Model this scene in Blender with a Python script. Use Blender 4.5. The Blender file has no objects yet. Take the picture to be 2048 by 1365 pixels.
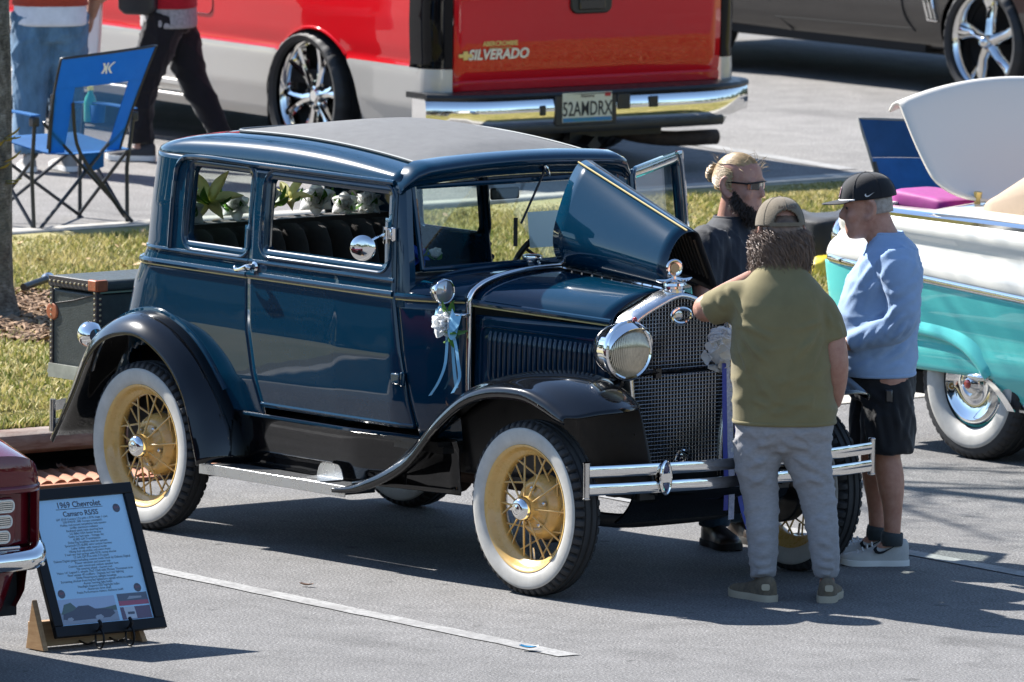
import bpy, bmesh, math, random
import numpy as np
from mathutils import Vector, Matrix
random.seed(7); rng = np.random.default_rng(11)
PI = math.pi
SC = bpy.context.scene
COL = SC.collection
# ------------------------------------------------------------------ camera
cam_d = bpy.data.cameras.new('camera'); cam = bpy.data.objects.new('camera', cam_d); COL.objects.link(cam)
cam_d.sensor_width = 36.0; cam_d.lens = 399.9; cam_d.clip_start = 1.0; cam_d.clip_end = 3000
def _axes(az, el, roll):
    f = Vector((math.cos(el)*math.cos(az), math.cos(el)*math.sin(az), math.sin(el)))
    r = f.cross(Vector((0,0,1))).normalized(); u = r.cross(f)
    c, s = math.cos(roll), math.sin(roll)
    return c*r+s*u, -s*r+c*u, f
_r, _u, _f = _axes(2.465, -0.109, 0.0100)
_m = Matrix((( _r.x,_u.x,-_f.x),(_r.y,_u.y,-_f.y),(_r.z,_u.z,-_f.z)))
cam.matrix_world = Matrix.Translation((36.125,-29.85,6.129)) @ _m.to_4x4()
cam_d.dof.use_dof = True; cam_d.dof.focus_distance = 46.6; cam_d.dof.aperture_fstop = 10.0
SC.camera = cam
# ------------------------------------------------------------------ sky and sun
SUN_EL = math.radians(41.5); SUN_DIR = Vector((-1.0, -0.20, 0)).normalized()     # horizontal direction towards the sun
w = bpy.data.worlds.new('World'); SC.world = w; w.use_nodes = True
nt = w.node_tree; nt.nodes.clear()
sky = nt.nodes.new('ShaderNodeTexSky'); sky.sky_type = 'NISHITA'; sky.sun_disc = False
sky.sun_elevation = SUN_EL; sky.sun_rotation = math.atan2(SUN_DIR.x, SUN_DIR.y)
sky.air_density = 1.0; sky.dust_density = 0.15; sky.ozone_density = 2.5
bg = nt.nodes.new('ShaderNodeBackground'); bg.inputs[1].default_value = 0.085
wo = nt.nodes.new('ShaderNodeOutputWorld')
nt.links.new(sky.outputs[0], bg.inputs[0]); nt.links.new(bg.outputs[0], wo.inputs[0])
sl = bpy.data.lights.new('sun', 'SUN'); sl.energy = 5.0; sl.angle = math.radians(0.55); sl.color = (1.0, 0.965, 0.915)
sun = bpy.data.objects.new('sun', sl); COL.objects.link(sun)
_L = -(SUN_DIR*math.cos(SUN_EL)+Vector((0,0,math.sin(SUN_EL))))
sun.rotation_euler = _L.to_track_quat('-Z','Y').to_euler()
SC.view_settings.view_transform = 'Standard'; SC.view_settings.look = 'None'
SC.view_settings.exposure = 1.42; SC.view_settings.gamma = 1.0
SC.cycles.max_bounces = 8; SC.cycles.transparent_max_bounces = 12; SC.cycles.caustics_reflective = False; SC.cycles.caustics_refractive = False
SC.cycles.sample_clamp_indirect = 6.0
# ------------------------------------------------------------------ geometry helpers: each returns (verts Nx3, faces)
def A(*p): return np.array(p, float)
def norm(v): v = np.asarray(v, float); return v/max(np.linalg.norm(v), 1e-12)
def join(*gs):
    V = []; Fc = []; n = 0
    for g in gs:
        if isinstance(g, list): g = join(*g)
        v, f = g
        V.append(np.asarray(v, float).reshape(-1,3)); Fc += [tuple(i+n for i in q) for q in f]; n += len(V[-1])
    return (np.concatenate(V) if V else np.zeros((0,3)), Fc)
def move(g, d): return (np.asarray(g[0])+np.asarray(d, float), g[1])
def xf(g, m):
    m = np.array(m); v = np.asarray(g[0]); return (v@m[:3,:3].T+(m[:3,3] if m.shape[0] == 4 else 0), g[1])
def rotz(a): c,s = math.cos(a),math.sin(a); return np.array([[c,-s,0],[s,c,0],[0,0,1.]])
def roty(a): c,s = math.cos(a),math.sin(a); return np.array([[c,0,s],[0,1,0],[-s,0,c]])
def rotx(a): c,s = math.cos(a),math.sin(a); return np.array([[1,0,0],[0,c,-s],[0,s,c]])
def mirror(g, ax=1):
    v = np.array(g[0]); v[:,ax] *= -1; return (v, [tuple(reversed(f)) for f in g[1]])
def grid(P, wu=False, wv=False, keep=None):
    P = np.asarray(P, float); n, m = P.shape[:2]; F = []
    for i in range(n if wu else n-1):
        for j in range(m if wv else m-1):
            if keep is not None and not keep(i,j): continue
            a=i*m+j; b=((i+1)%n)*m+j; c=((i+1)%n)*m+(j+1)%m; d=i*m+(j+1)%m
            F.append((a,b,c,d))
    return (P.reshape(-1,3), F)
def loft(rings, closed=True, caps=True):
    P = np.asarray(rings, float); n, m = P.shape[:2]
    v, f = grid(P, False, closed)
    if caps and closed:
        f = f+[tuple(range(m-1,-1,-1)) if False else tuple(range(m))[::1], tuple((n-1)*m+k for k in range(m-1,-1,-1))]
    return (v, f)
def box(c, s):
    c = A(*c); s = A(*s)/2
    v = [(c[0]+s[0]*i, c[1]+s[1]*j, c[2]+s[2]*k) for i in (-1,1) for j in (-1,1) for k in (-1,1)]
    return (np.array(v), [(0,1,3,2),(4,6,7,5),(0,4,5,1),(2,3,7,6),(0,2,6,4),(1,5,7,3)])
def bbox(a, b): a = A(*a); b = A(*b); return box((a+b)/2, np.abs(b-a))
def spl(pts, n=24):
    P = np.asarray(pts, float); k = len(P)
    d = np.r_[0, np.cumsum(np.maximum(np.linalg.norm(np.diff(P, axis=0), axis=1), 1e-6)**.5)]
    t = np.linspace(0, d[-1], n); Q = np.vstack([2*P[0]-P[1], P, 2*P[-1]-P[-2]]); D = np.r_[2*d[0]-d[1], d, 2*d[-1]-d[-2]]
    out = []
    for x in t:
        i = min(max(np.searchsorted(d, x, side='right')-1, 0), k-2)
        p0,p1,p2,p3 = Q[i:i+4]; t0,t1,t2,t3 = D[i:i+4]
        a1=(t1-x)/(t1-t0)*p0+(x-t0)/(t1-t0)*p1; a2=(t2-x)/(t2-t1)*p1+(x-t1)/(t2-t1)*p2; a3=(t3-x)/(t3-t2)*p2+(x-t2)/(t3-t2)*p3
        b1=(t2-x)/(t2-t0)*a1+(x-t0)/(t2-t0)*a2; b2=(t3-x)/(t3-t1)*a2+(x-t1)/(t3-t1)*a3
        out.append((t2-x)/(t2-t1)*b1+(x-t1)/(t2-t1)*b2)
    return np.array(out)
def frames(path, up=None, closed=False):
    P = np.asarray(path, float); n = len(P)
    T = np.zeros_like(P)
    for i in range(n):
        a = P[(i-1)%n] if (closed or i>0) else P[i]; b = P[(i+1)%n] if (closed or i<n-1) else P[i]
        T[i] = norm(b-a)
    if up is None:
        up = A(0,0,1) if abs(T[0][2])<.9 else A(1,0,0)
    N = []; u = norm(np.asarray(up, float)-np.dot(up,T[0])*T[0])
    for i in range(n):
        u = norm(u-np.dot(u,T[i])*T[i]); N.append(u)
    N = np.array(N); B = np.cross(T, N)
    return T, N, B
def tube(path, r, n=8, up=None, closed=False, caps=True, fixed=False):
    """r: scalar, list of scalars, or list of (rn, rb) pairs along N (up) and B."""
    P = np.asarray(path, float); m = len(P); T,N,B = frames(P, up, closed)
    if fixed:
        for i in range(m):
            u = np.asarray(up, float); u = norm(u-np.dot(u,T[i])*T[i]); N[i] = u; B[i] = np.cross(T[i],u)
    r = np.asarray(r, float)
    if r.ndim == 0: R = np.full((m,2), float(r))
    elif r.ndim == 1 and len(r) == m: R = np.stack([r,r],1)
    elif r.ndim == 1: R = np.tile(r,(m,1))
    else: R = r
    th = np.linspace(0,2*PI,n,endpoint=False)
    rings = [P[i]+R[i,0]*np.cos(th)[:,None]*N[i]+R[i,1]*np.sin(th)[:,None]*B[i] for i in range(m)]
    if closed: return grid(np.array(rings), True, True)
    return loft(rings, True, caps)
def cyl(a, b, r, n=12, r2=None, caps=True): return tube([a,b],[r, r if r2 is None else r2], n, caps=caps)
def lathe(prof, n=32, o=(0,0,0), ax=(0,0,1), caps=False, amp=None):
    """prof: list of (radius, height along ax)"""
    ax = norm(ax); ref = A(1,0,0) if abs(ax[0])<.9 else A(0,1,0)
    u = norm(np.cross(ax, ref)); v = np.cross(ax,u); th = np.linspace(0,2*PI,n,endpoint=False)
    rings = [np.asarray(o,float)+ax*h+r*(np.cos(th)[:,None]*u+np.sin(th)[:,None]*v) for r,h in prof]
    g = grid(np.array(rings), False, True)
    if caps: 
        f = g[1]+[tuple(range(n)), tuple((len(prof)-1)*n+k for k in range(n-1,-1,-1))]; g = (g[0], f)
    return g
def ell(c, r, n=16, m=10):
    th = np.linspace(0,2*PI,n,endpoint=False); ph = np.linspace(-PI/2+.02,PI/2-.02,m)
    P = np.array([[(c[0]+r[0]*math.cos(p)*math.cos(t), c[1]+r[1]*math.cos(p)*math.sin(t), c[2]+r[2]*math.sin(p)) for t in th] for p in ph])
    return loft(P)
def rrect(w, h, r, n=5):
    """outline of a rounded rectangle centred at 0, counter-clockwise; r may be 4 radii (br, tr, tl, bl)"""
    rr = (r,)*4 if np.isscalar(r) else r; out = []
    for (cx,cy,a0),q in zip(((w/2,-h/2,-PI/2),(w/2,h/2,0),(-w/2,h/2,PI/2),(-w/2,-h/2,PI)), rr):
        sx = -1 if cx>0 else 1; sy = -1 if cy>0 else 1
        for k in range(n):
            a = a0+PI/2*k/(n-1); out.append((cx+sx*q+q*math.cos(a), cy+sy*q+q*math.sin(a)))
    return np.array(out)
def prism(poly, d0, d1, to3):
    """extrude 2-d outline between depths d0,d1; to3(p, d) -> 3-d point"""
    a = [to3(p,d0) for p in poly]; b = [to3(p,d1) for p in poly]
    return loft([a,b])
def shell(P, t, wu=False, wv=False, keep=None):
    """give a grid of points thickness t along its normals"""
    P = np.asarray(P, float); du = np.gradient(P, axis=0); dv = np.gradient(P, axis=1)
    N = np.cross(du, dv); N /= np.maximum(np.linalg.norm(N,axis=2,keepdims=True),1e-9)
    Q = P-N*t; n,m = P.shape[:2]
    a = grid(P, wu, wv, keep); b = grid(Q, wu, wv, keep)
    g = join(a,(b[0],[tuple(reversed(f)) for f in b[1]]))
    f = list(g[1]); k = n*m
    if keep is None and not wv:
        for i in range(n-1):
            f.append((i*m,k+i*m,k+(i+1)*m,(i+1)*m)); f.append(((i+1)*m+m-1,k+(i+1)*m+m-1,k+i*m+m-1,i*m+m-1))
    if keep is None and not wu:
        for j in range(m-1 if not wv else m):
            j2=(j+1)%m
            f.append((j2,k+j2,k+j,j)); o=(n-1)*m; f.append((o+j,k+o+j,k+o+j2,o+j2))
    return (g[0], f)
def strip(path, side, width, t=0.002):
    """flat ribbon along path; side = direction of its width (or one per point)"""
    P = np.asarray(path,float); S = np.asarray(side,float); S = np.tile(S,(len(P),1)) if S.ndim==1 else S
    wd = np.broadcast_to(np.asarray(width,float),(len(P),))
    G = np.stack([P-S*wd[:,None]/2, P+S*wd[:,None]/2],1)
    return shell(G, t)
# ------------------------------------------------------------------ objects
def mesh(name, g, mt, smooth=35):
    v, f = g; me = bpy.data.meshes.new(name); me.from_pydata([tuple(p) for p in np.asarray(v)], [], f); me.validate()
    bm = bmesh.new(); bm.from_mesh(me); bmesh.ops.recalc_face_normals(bm, faces=bm.faces); bm.to_mesh(me); bm.free()
    if smooth:
        me.polygons.foreach_set('use_smooth', [True]*len(me.polygons))
        if smooth < 179: me.set_sharp_from_angle(angle=math.radians(smooth))
    if mt: me.materials.append(mt)
    return me
def tag(o, label=None, cat=None, group=None, kind=None):
    for k,v in (('label',label),('category',cat),('group',group),('kind',kind)):
        if v: o[k] = v
    return o
def ob(name, g, mt, parent=None, smooth=35, bevel=0, seg=2, sub=0, solid=0, label=None, cat=None, group=None, kind=None):
    me = g if isinstance(g, bpy.types.Mesh) else mesh(name, join(*g) if isinstance(g, list) else g, mt, smooth)
    o = bpy.data.objects.new(name, me); COL.objects.link(o)
    if parent: o.parent = parent
    if solid:
        m = o.modifiers.new('solid','SOLIDIFY'); m.thickness = solid; m.offset = -1
    if bevel:
        m = o.modifiers.new('bevel','BEVEL'); m.width = bevel; m.segments = seg; m.limit_method = 'ANGLE'; m.angle_limit = math.radians(40); m.harden_normals = False
    if sub:
        m = o.modifiers.new('sub','SUBSURF'); m.levels = sub; m.render_levels = sub
    return tag(o, label, cat, group, kind)
def thing(name, label, cat, loc=(0,0,0), rz=0, group=None, parent=None):
    o = bpy.data.objects.new(name, None); COL.objects.link(o); o.location = loc; o.rotation_euler = (0,0,rz); o.empty_display_size = .1
    if parent: o.parent = parent
    return tag(o, label, cat, group)
def copy_tree(o, parent=None):
    c = o.copy(); COL.objects.link(c); c.parent = parent
    for ch in o.children: copy_tree(ch, c)
    return c
def remesh(g, vox, smooth=6, lam=.5):
    """weld overlapping closed shapes into one continuous surface"""
    me = bpy.data.meshes.new('tmp'); me.from_pydata([tuple(p) for p in np.asarray(g[0])], [], g[1]); me.validate()
    bm = bmesh.new(); bm.from_mesh(me); bmesh.ops.recalc_face_normals(bm, faces=bm.faces); bm.to_mesh(me); bm.free()
    o = bpy.data.objects.new('tmp', me); COL.objects.link(o)
    m = o.modifiers.new('r','REMESH'); m.mode = 'VOXEL'; m.voxel_size = vox
    if smooth:
        s = o.modifiers.new('s','SMOOTH'); s.iterations = smooth; s.factor = lam
    dg = bpy.context.evaluated_depsgraph_get(); ev = o.evaluated_get(dg); r = bpy.data.meshes.new_from_object(ev)
    bpy.data.objects.remove(o); bpy.data.meshes.remove(me)
    V = np.zeros(len(r.vertices)*3); r.vertices.foreach_get('co', V); F = [tuple(p.vertices) for p in r.polygons]
    bpy.data.meshes.remove(r)
    return (V.reshape(-1,3), F)
_font = {}
def text(name, s, size, mt, parent, m, ext=0.001, align='CENTER', shear=0, bold=0, spacing=1.0):
    """flat lettering as a mesh; m: 4x4 that lays the text plane (x right, y up) into the parent's space"""
    cu = bpy.data.curves.new('t','FONT'); cu.body = s; cu.size = size; cu.align_x = align; cu.extrude = ext; cu.shear = shear; cu.offset = bold; cu.space_character = spacing; cu.resolution_u = 3
    o = bpy.data.objects.new('t', cu); COL.objects.link(o)
    dg = bpy.context.evaluated_depsgraph_get(); me = bpy.data.meshes.new_from_object(o.evaluated_get(dg)); bpy.data.objects.remove(o); bpy.data.curves.remove(cu)
    me.transform(Matrix([list(map(float,r)) for r in m])); me.name = name; me.materials.clear(); me.materials.append(mt)
    q = bpy.data.objects.new(name, me); COL.objects.link(q); q.parent = parent
    return q
def plane_m(o, ex, ey):
    ex = norm(ex); ey = norm(np.asarray(ey,float)-np.dot(ey,ex)*ex); ez = np.cross(ex,ey); m = np.eye(4); m[:3,0]=ex; m[:3,1]=ey; m[:3,2]=ez; m[:3,3]=o
    return m
# ------------------------------------------------------------------ materials
def nodes(name):
    m = bpy.data.materials.new(name); m.use_nodes = True; t = m.node_tree; b = t.nodes['Principled BSDF']; return m, t, b
def _noise(t, scale, detail=4, rough=.6, coord='Object', stretch=None, dist=0):
    tc = t.nodes.new('ShaderNodeTexCoord'); src = tc.outputs[coord]
    if stretch:
        mp = t.nodes.new('ShaderNodeMapping'); mp.inputs['Scale'].default_value = stretch; t.links.new(src, mp.inputs[0]); src = mp.outputs[0]
    n = t.nodes.new('ShaderNodeTexNoise'); n.inputs['Scale'].default_value = scale; n.inputs['Detail'].default_value = detail; n.inputs['Roughness'].default_value = rough; n.inputs['Distortion'].default_value = dist
    t.links.new(src, n.inputs['Vector']); return n.outputs['Fac']
def _ramp(t, fac, stops):
    r = t.nodes.new('ShaderNodeValToRGB'); e = r.color_ramp.elements
    while len(e) < len(stops): e.new(.5)
    for k,(p,c) in enumerate(stops):
        e[k].position = p; e[k].color = (c,c,c,1) if np.isscalar(c) else (*c,1)
    t.links.new(fac, r.inputs[0]); return r.outputs[0]
def _mix(t, a, b, fac, mode='MIX'):
    m = t.nodes.new('ShaderNodeMix'); m.data_type = 'RGBA'; m.blend_type = mode
    for s,v in ((m.inputs[0],fac),(m.inputs[6],a),(m.inputs[7],b)):
        if hasattr(v,'links') or isinstance(v, bpy.types.NodeSocket): t.links.new(v, s)
        else: s.default_value = v if np.isscalar(v) else (*v,1)
    return m.outputs[2]
def _bump(t, b, h, strength=.3, dist=.01):
    n = t.nodes.new('ShaderNodeBump'); n.inputs['Strength'].default_value = strength; n.inputs['Distance'].default_value = dist
    t.links.new(h, n.inputs['Height']); t.links.new(n.outputs[0], b.inputs['Normal'])
def mat(name, c, rough=.5, metal=0, coat=0, spec=.5, var=.0, vscale=8, bump=0, bscale=60, bdist=.004, rvar=0, stretch=None, sheen=0, c2=None, sub=0, coatr=.03, bstretch=None, bdetail=4):
    m, t, b = nodes(name)
    b.inputs['Base Color'].default_value = (*c,1); b.inputs['Roughness'].default_value = rough; b.inputs['Metallic'].default_value = metal
    b.inputs['Coat Weight'].default_value = coat; b.inputs['Coat Roughness'].default_value = coatr; b.inputs['Specular IOR Level'].default_value = spec
    if sheen: b.inputs['Sheen Weight'].default_value = sheen
    if sub:
        b.inputs['Subsurface Weight'].default_value = sub; b.inputs['Subsurface Radius'].default_value = (.02,.008,.004); b.inputs['Subsurface Scale'].default_value = .3
    if var or c2:
        n = _noise(t, vscale, 5, .65, stretch=stretch); cc = c2 if c2 else tuple(max(0,x*(1-var)) for x in c); ch = c if c2 else tuple(x*(1+var) for x in c)
        t.links.new(_ramp(t, n, [(.3,cc),(.7,ch)]), b.inputs['Base Color'])
    if rvar:
        n = _noise(t, vscale*2.3, 6, .7, stretch=stretch); t.links.new(_ramp(t, n, [(.3,max(0,rough-rvar)),(.7,min(1,rough+rvar))]), b.inputs['Roughness'])
    if bump: _bump(t, b, _noise(t, bscale, bdetail, .6, stretch=bstretch), bump, bdist)
    return m
def glass(name, tint=(1,1,1), refl=1.0, rough=.0):
    m, t, b = nodes(name); t.nodes.remove(b); out = t.nodes['Material Output']
    tr = t.nodes.new('ShaderNodeBsdfTransparent'); tr.inputs[0].default_value = (*tint,1)
    gl = t.nodes.new('ShaderNodeBsdfGlossy'); gl.inputs['Roughness'].default_value = rough
    # two-sided Schlick reflectance, so that the far face of a thin pane does not mirror
    ge = t.nodes.new('ShaderNodeNewGeometry'); dt = t.nodes.new('ShaderNodeVectorMath'); dt.operation = 'DOT_PRODUCT'; t.links.new(ge.outputs['Normal'], dt.inputs[0]); t.links.new(ge.outputs['Incoming'], dt.inputs[1])
    def mth(op, a, b):
        q = t.nodes.new('ShaderNodeMath'); q.operation = op
        for k, v in ((0,a),(1,b)):
            if v is None: continue
            if np.isscalar(v): q.inputs[k].default_value = v
            else: t.links.new(v, q.inputs[k])
        return q.outputs[0]
    f5 = mth('POWER', mth('SUBTRACT', 1.0, mth('ABSOLUTE', dt.outputs['Value'], None)), 5.0)
    mu = t.nodes.new('ShaderNodeMath'); mu.operation = 'MULTIPLY'; mu.inputs[1].default_value = refl; t.links.new(mth('ADD', mth('MULTIPLY', f5, .96), .04), mu.inputs[0])
    mx = t.nodes.new('ShaderNodeMixShader'); t.links.new(mu.outputs[0], mx.inputs[0]); t.links.new(tr.outputs[0], mx.inputs[1]); t.links.new(gl.outputs[0], mx.inputs[2]); t.links.new(mx.outputs[0], out.inputs[0])
    return m
def paint(name, c, flake=0, dust=.25, rough=.25, metal=0, orange=.02):
    """car paint: coloured base under clear coat, with faint dust"""
    m, t, b = nodes(name)
    b.inputs['Roughness'].default_value = rough; b.inputs['Metallic'].default_value = metal; b.inputs['Coat Weight'].default_value = 1.0; b.inputs['Coat Roughness'].default_value = .02; b.inputs['Coat IOR'].default_value = 1.5; b.inputs['Specular IOR Level'].default_value = .04
    base = (*c,1); b.inputs['Base Color'].default_value = base
    n = _noise(t, 14, 6, .75); d = _ramp(t, n, [(.48,0.0),(.75,dust)])
    sp = _noise(t, 260, 2, .5); s2 = _ramp(t, sp, [(.68,0.0),(.76,dust)])
    a = _mix(t, c, (.30,.29,.27), d, 'MIX'); 
    mm = t.nodes.new('ShaderNodeMath'); mm.operation='MULTIPLY'; mm.inputs[1].default_value=.12; t.links.new(d, mm.inputs[0])
    a = _mix(t, c, (.30,.29,.27), mm.outputs[0]); mm2 = t.nodes.new('ShaderNodeMath'); mm2.operation='MULTIPLY'; mm2.inputs[1].default_value=.35; t.links.new(s2, mm2.inputs[0])
    a = _mix(t, a, (.35,.34,.32), mm2.outputs[0])
    t.links.new(a, b.inputs['Base Color'])
    t.links.new(_ramp(t, n, [(.4,.015),(.8,.015+.10*dust)]), b.inputs['Coat Roughness'])
    if orange:
        tc = t.nodes.new('ShaderNodeBump'); tc.inputs['Strength'].default_value = orange; tc.inputs['Distance'].default_value=.05
        t.links.new(_noise(t, 3.0, 2, .4), tc.inputs['Height']); t.links.new(tc.outputs[0], b.inputs['Coat Normal'])
    return m
MT = {}
MT['chrome'] = mat('chrome', (.78,.78,.77), .06, 1, rvar=.03, vscale=6)
MT['chrome_worn'] = mat('worn_chrome', (.62,.61,.59), .16, 1, rvar=.08, vscale=9, var=.12)
MT['blue'] = paint('dark_blue_paint', (.0004,.0235,.051), dust=.06)
MT['black'] = paint('black_fender_paint', (.0022,.0026,.0036), dust=.04)
MT['satin'] = mat('satin_black', (.012,.012,.013), .4, rvar=.15)
MT['frame_black'] = mat('black_frame', (.006,.006,.007), .45, spec=.25)
MT['rubber'] = mat('tyre_rubber', (.022,.022,.023), .72, var=.25, vscale=22, bump=.3, bscale=160)
MT['white_rubber'] = mat('whitewall_rubber', (.47,.455,.415), .55, var=.13, vscale=14)
MT['cream'] = mat('cream_enamel', (.62,.395,.125), .3, coat=.5, var=.06, vscale=14, rvar=.1)
MT['pinstripe'] = mat('cream_pinstripe', (.62,.48,.2), .4)
MT['glass'] = glass('window_glass', (.90,.94,.92), 1.1)
MT['dark_glass'] = mat('smoked_lamp', (.003,.003,.004), .05, spec=.22)
MT['mohair'] = mat('brown_mohair', (.020,.012,.008), .95, sheen=.25, var=.3, vscale=40, bump=.3, bscale=300)
MT['topfab'] = mat('grey_top_fabric', (.115,.116,.118), .9, var=.10, vscale=18, bump=.5, bscale=420, bdist=.003)
MT['silver_plate'] = mat('running_board_trim', (.55,.55,.54), .3, .9, rvar=.1)
MT['ribmat'] = mat('ribbed_rubber_mat', (.035,.036,.038), .75, var=.3, vscale=30)
MT['steel'] = mat('zinc_steel', (.42,.43,.39), .45, .8, var=.2, vscale=12)
MT['rust_steel'] = mat('rusty_frame_steel', (.055,.035,.026), .8, .2, var=.45, vscale=14)
MT['white'] = mat('white_plain', (.78,.78,.76), .6)
MT['red_lens'] = mat('red_lens', (.35,.01,.01), .15, coat=1)
# ================================================================== the setting
def asphalt(name, lo, hi, tint=(1,1,.98), rough=.85):
    m, t, b = nodes(name)
    fine = _noise(t, 95, 3, .7); mid = _noise(t, 4.5, 5, .7); big = _noise(t, .35, 4, .6)
    c = _ramp(t, fine, [(.30,tuple(lo*k*.45 for k in tint)),(.46,tuple(lo*k for k in tint)),(.60,tuple(hi*k for k in tint)),(.72,tuple(hi*2.1*k for k in tint))])
    c = _mix(t, c, _ramp(t, mid, [(.3,.80),(.7,1.12)]), 1.0, 'MULTIPLY'); c = _mix(t, c, _ramp(t, big, [(.3,.86),(.7,1.10)]), 1.0, 'MULTIPLY')
    # oil and tyre stains
    st = _noise(t, 1.1, 3, .55, stretch=(.6,1.6,1)); c = _mix(t, c, _ramp(t, st, [(.58,1.0),(.74,.70)]), 1.0, 'MULTIPLY'); sp = _noise(t, 7, 2, .4); c = _mix(t, c, _ramp(t, sp, [(.70,1.0),(.76,.55)]), 1.0, 'MULTIPLY')
    # hairline cracks
    v = t.nodes.new('ShaderNodeTexVoronoi'); v.feature = 'DISTANCE_TO_EDGE'; v.inputs['Scale'].default_value = .42
    tc = t.nodes.new('ShaderNodeTexCoord'); dn = t.nodes.new('ShaderNodeTexNoise'); dn.inputs['Scale'].default_value = 1.6; dn.inputs['Detail'].default_value = 5
    va = t.nodes.new('ShaderNodeVectorMath'); va.operation = 'MULTIPLY_ADD'; va.inputs[1].default_value = (1.1,1.1,0); t.links.new(tc.outputs['Object'], dn.inputs['Vector']); t.links.new(dn.outputs['Color'], va.inputs[0]); t.links.new(tc.outputs['Object'], va.inputs[2]); t.links.new(va.outputs[0], v.inputs['Vector'])
    c = _mix(t, c, _ramp(t, v.outputs['Distance'], [(.0025,.86),(.006,1.0)]), 1.0, 'MULTIPLY')
    t.links.new(c, b.inputs['Base Color']); b.inputs['Roughness'].default_value = rough; b.inputs['Specular IOR Level'].default_value = .35
    _bump(t, b, fine, .9, .006)
    return m
MT['asphalt'] = asphalt('worn_asphalt', .115, .215, (1.0,.97,.945))
MT['asphalt2'] = asphalt('pale_asphalt', .165, .26, (1.0,.955,.905))
MT['concrete'] = mat('weathered_concrete', (.36,.34,.30), .85, var=.25, vscale=9, bump=.4, bscale=90)
def line_mat():
    m, t, b = nodes('worn_road_paint')
    n = _noise(t, 40, 5, .8); n2 = _noise(t, 5, 4, .6)
    c = _mix(t, (.29,.285,.275), (.15,.147,.143), _ramp(t, n, [(.46,0.0),(.62,.9)])); c = _mix(t, c, (.165,.16,.155), _ramp(t, n2, [(.46,0.0),(.66,.8)]))
    t.links.new(c, b.inputs['Base Color']); b.inputs['Roughness'].default_value = .8; return m
MT['line'] = line_mat()
KX0, KX1, ZU = -4.95, -10.05, .40
def island_z(x, y=0):
    k = np.clip((KX0-x)/(KX0-KX1),0,1); return .185+(.392-.185)*k+.055*np.sin(k*PI)**1.0*np.clip((1-k)*6,0,1)
def sheet(name, x0, x1, y0, y1, z, m): return ob(name, (np.array([(x0,y0,z),(x1,y0,z),(x1,y1,z),(x0,y1,z)]), [(0,1,2,3)]), m, kind='structure', smooth=0)
sheet('parking_lot', KX0-.4, 900, -900, 900, 0, MT['asphalt'])
sheet('upper_parking_lot', -900, KX1+.1, -900, 900, ZU, MT['asphalt2'])
def paint_line(name, a, b, w, z, label):
    a = A(*a,z); b = A(*b,z); d = norm(b-a); s = A(-d[1],d[0],0)*w/2; n = 40
    L = [a+(b-a)*k/n-s+rng.normal(0,.003,3)*A(1,1,0) for k in range(n+1)]; R = [a+(b-a)*k/n+s+rng.normal(0,.003,3)*A(1,1,0) for k in range(n+1)]
    o = ob(name, grid(np.stack([L,R],1)), MT['line'], smooth=0, kind='structure'); return o
paint_line('painted_line', (-4.4,-1.30), (1.52,-1.755), .105, .004, '')
paint_line('painted_line', (-4.4,1.79), (4.2,1.12), .105, .004, '')
paint_line('painted_line', (-15.5,10.6), (-10.3,9.74), .12, ZU+.004, '')
# island soil sheet
MT['soil'] = mat('grass_thatch', (.20,.19,.06), .95, c2=(.32,.27,.12), vscale=3.2, bump=.6, bscale=40)
xs = np.linspace(KX1+.08, KX0-.17, 30); ys = np.r_[-200,-60,np.linspace(-6,18,40),60,200]
P = np.array([[(x,y,island_z(x)+.012*math.sin(3.1*x+1.7*y)) for y in ys] for x in xs])
ob('grass_island', grid(P), MT['soil'], kind='structure')
# kerbs (real steps); the near one breaks for the drain inlet
def kerb(y0, y1, x0, x1, z0, z1):
    return bbox((x0,y0,z0),(x1,y1,z1))
kb = ob('kerb', [kerb(-200,-1.5,KX0-.17,KX0,-.1,.165), kerb(1.35,200,KX0-.17,KX0,-.1,.165)], MT['concrete'], kind='structure', bevel=.03, seg=3)
ob('gutter', [(np.array([(KX0,1.35,.005),(KX0+.42,1.35,.005),(KX0+.42,120,.005),(KX0,120,.005)]),[(0,1,2,3)]),(np.array([(KX0,-120,.005),(KX0+.42,-120,.005),(KX0+.42,-1.5,.005),(KX0,-1.5,.005)]),[(0,1,2,3)])], MT['concrete'], kind='structure', smooth=0)
ob('kerb', kerb(-200,200,KX1-.06,KX1+.10,.1,.412), MT['concrete'], kind='structure', bevel=.03, seg=3)
# grass blades: nobody could count them
def grass_mat():
    m, t, b = nodes('grass_blades')
    g = t.nodes.new('ShaderNodeNewGeometry'); rnd = g.outputs['Random Per Island']
    col = _ramp(t, rnd, [(0,(.13,.16,.035)),(.30,(.22,.235,.055)),(.55,(.34,.31,.095)),(.8,(.48,.40,.17)),(1,(.60,.50,.27))])
    pt = _noise(t, .9, 4, .6); col = _mix(t, col, (.46,.38,.17), _ramp(t, pt, [(.45,0.0),(.68,.6)]))
    t.links.new(col, b.inputs['Base Color']); b.inputs['Roughness'].default_value = .65; b.inputs['Specular IOR Level'].default_value = .25
    tl = t.nodes.new('ShaderNodeBsdfTranslucent'); t.links.new(col, tl.inputs[0]); mx = t.nodes.new('ShaderNodeMixShader'); mx.inputs[0].default_value = .3
    t.links.new(b.outputs[0], mx.inputs[1]); t.links.new(tl.outputs[0], mx.inputs[2]); t.links.new(mx.outputs[0], t.nodes['Material Output'].inputs[0])
    return m
MT['grass'] = grass_mat()
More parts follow.
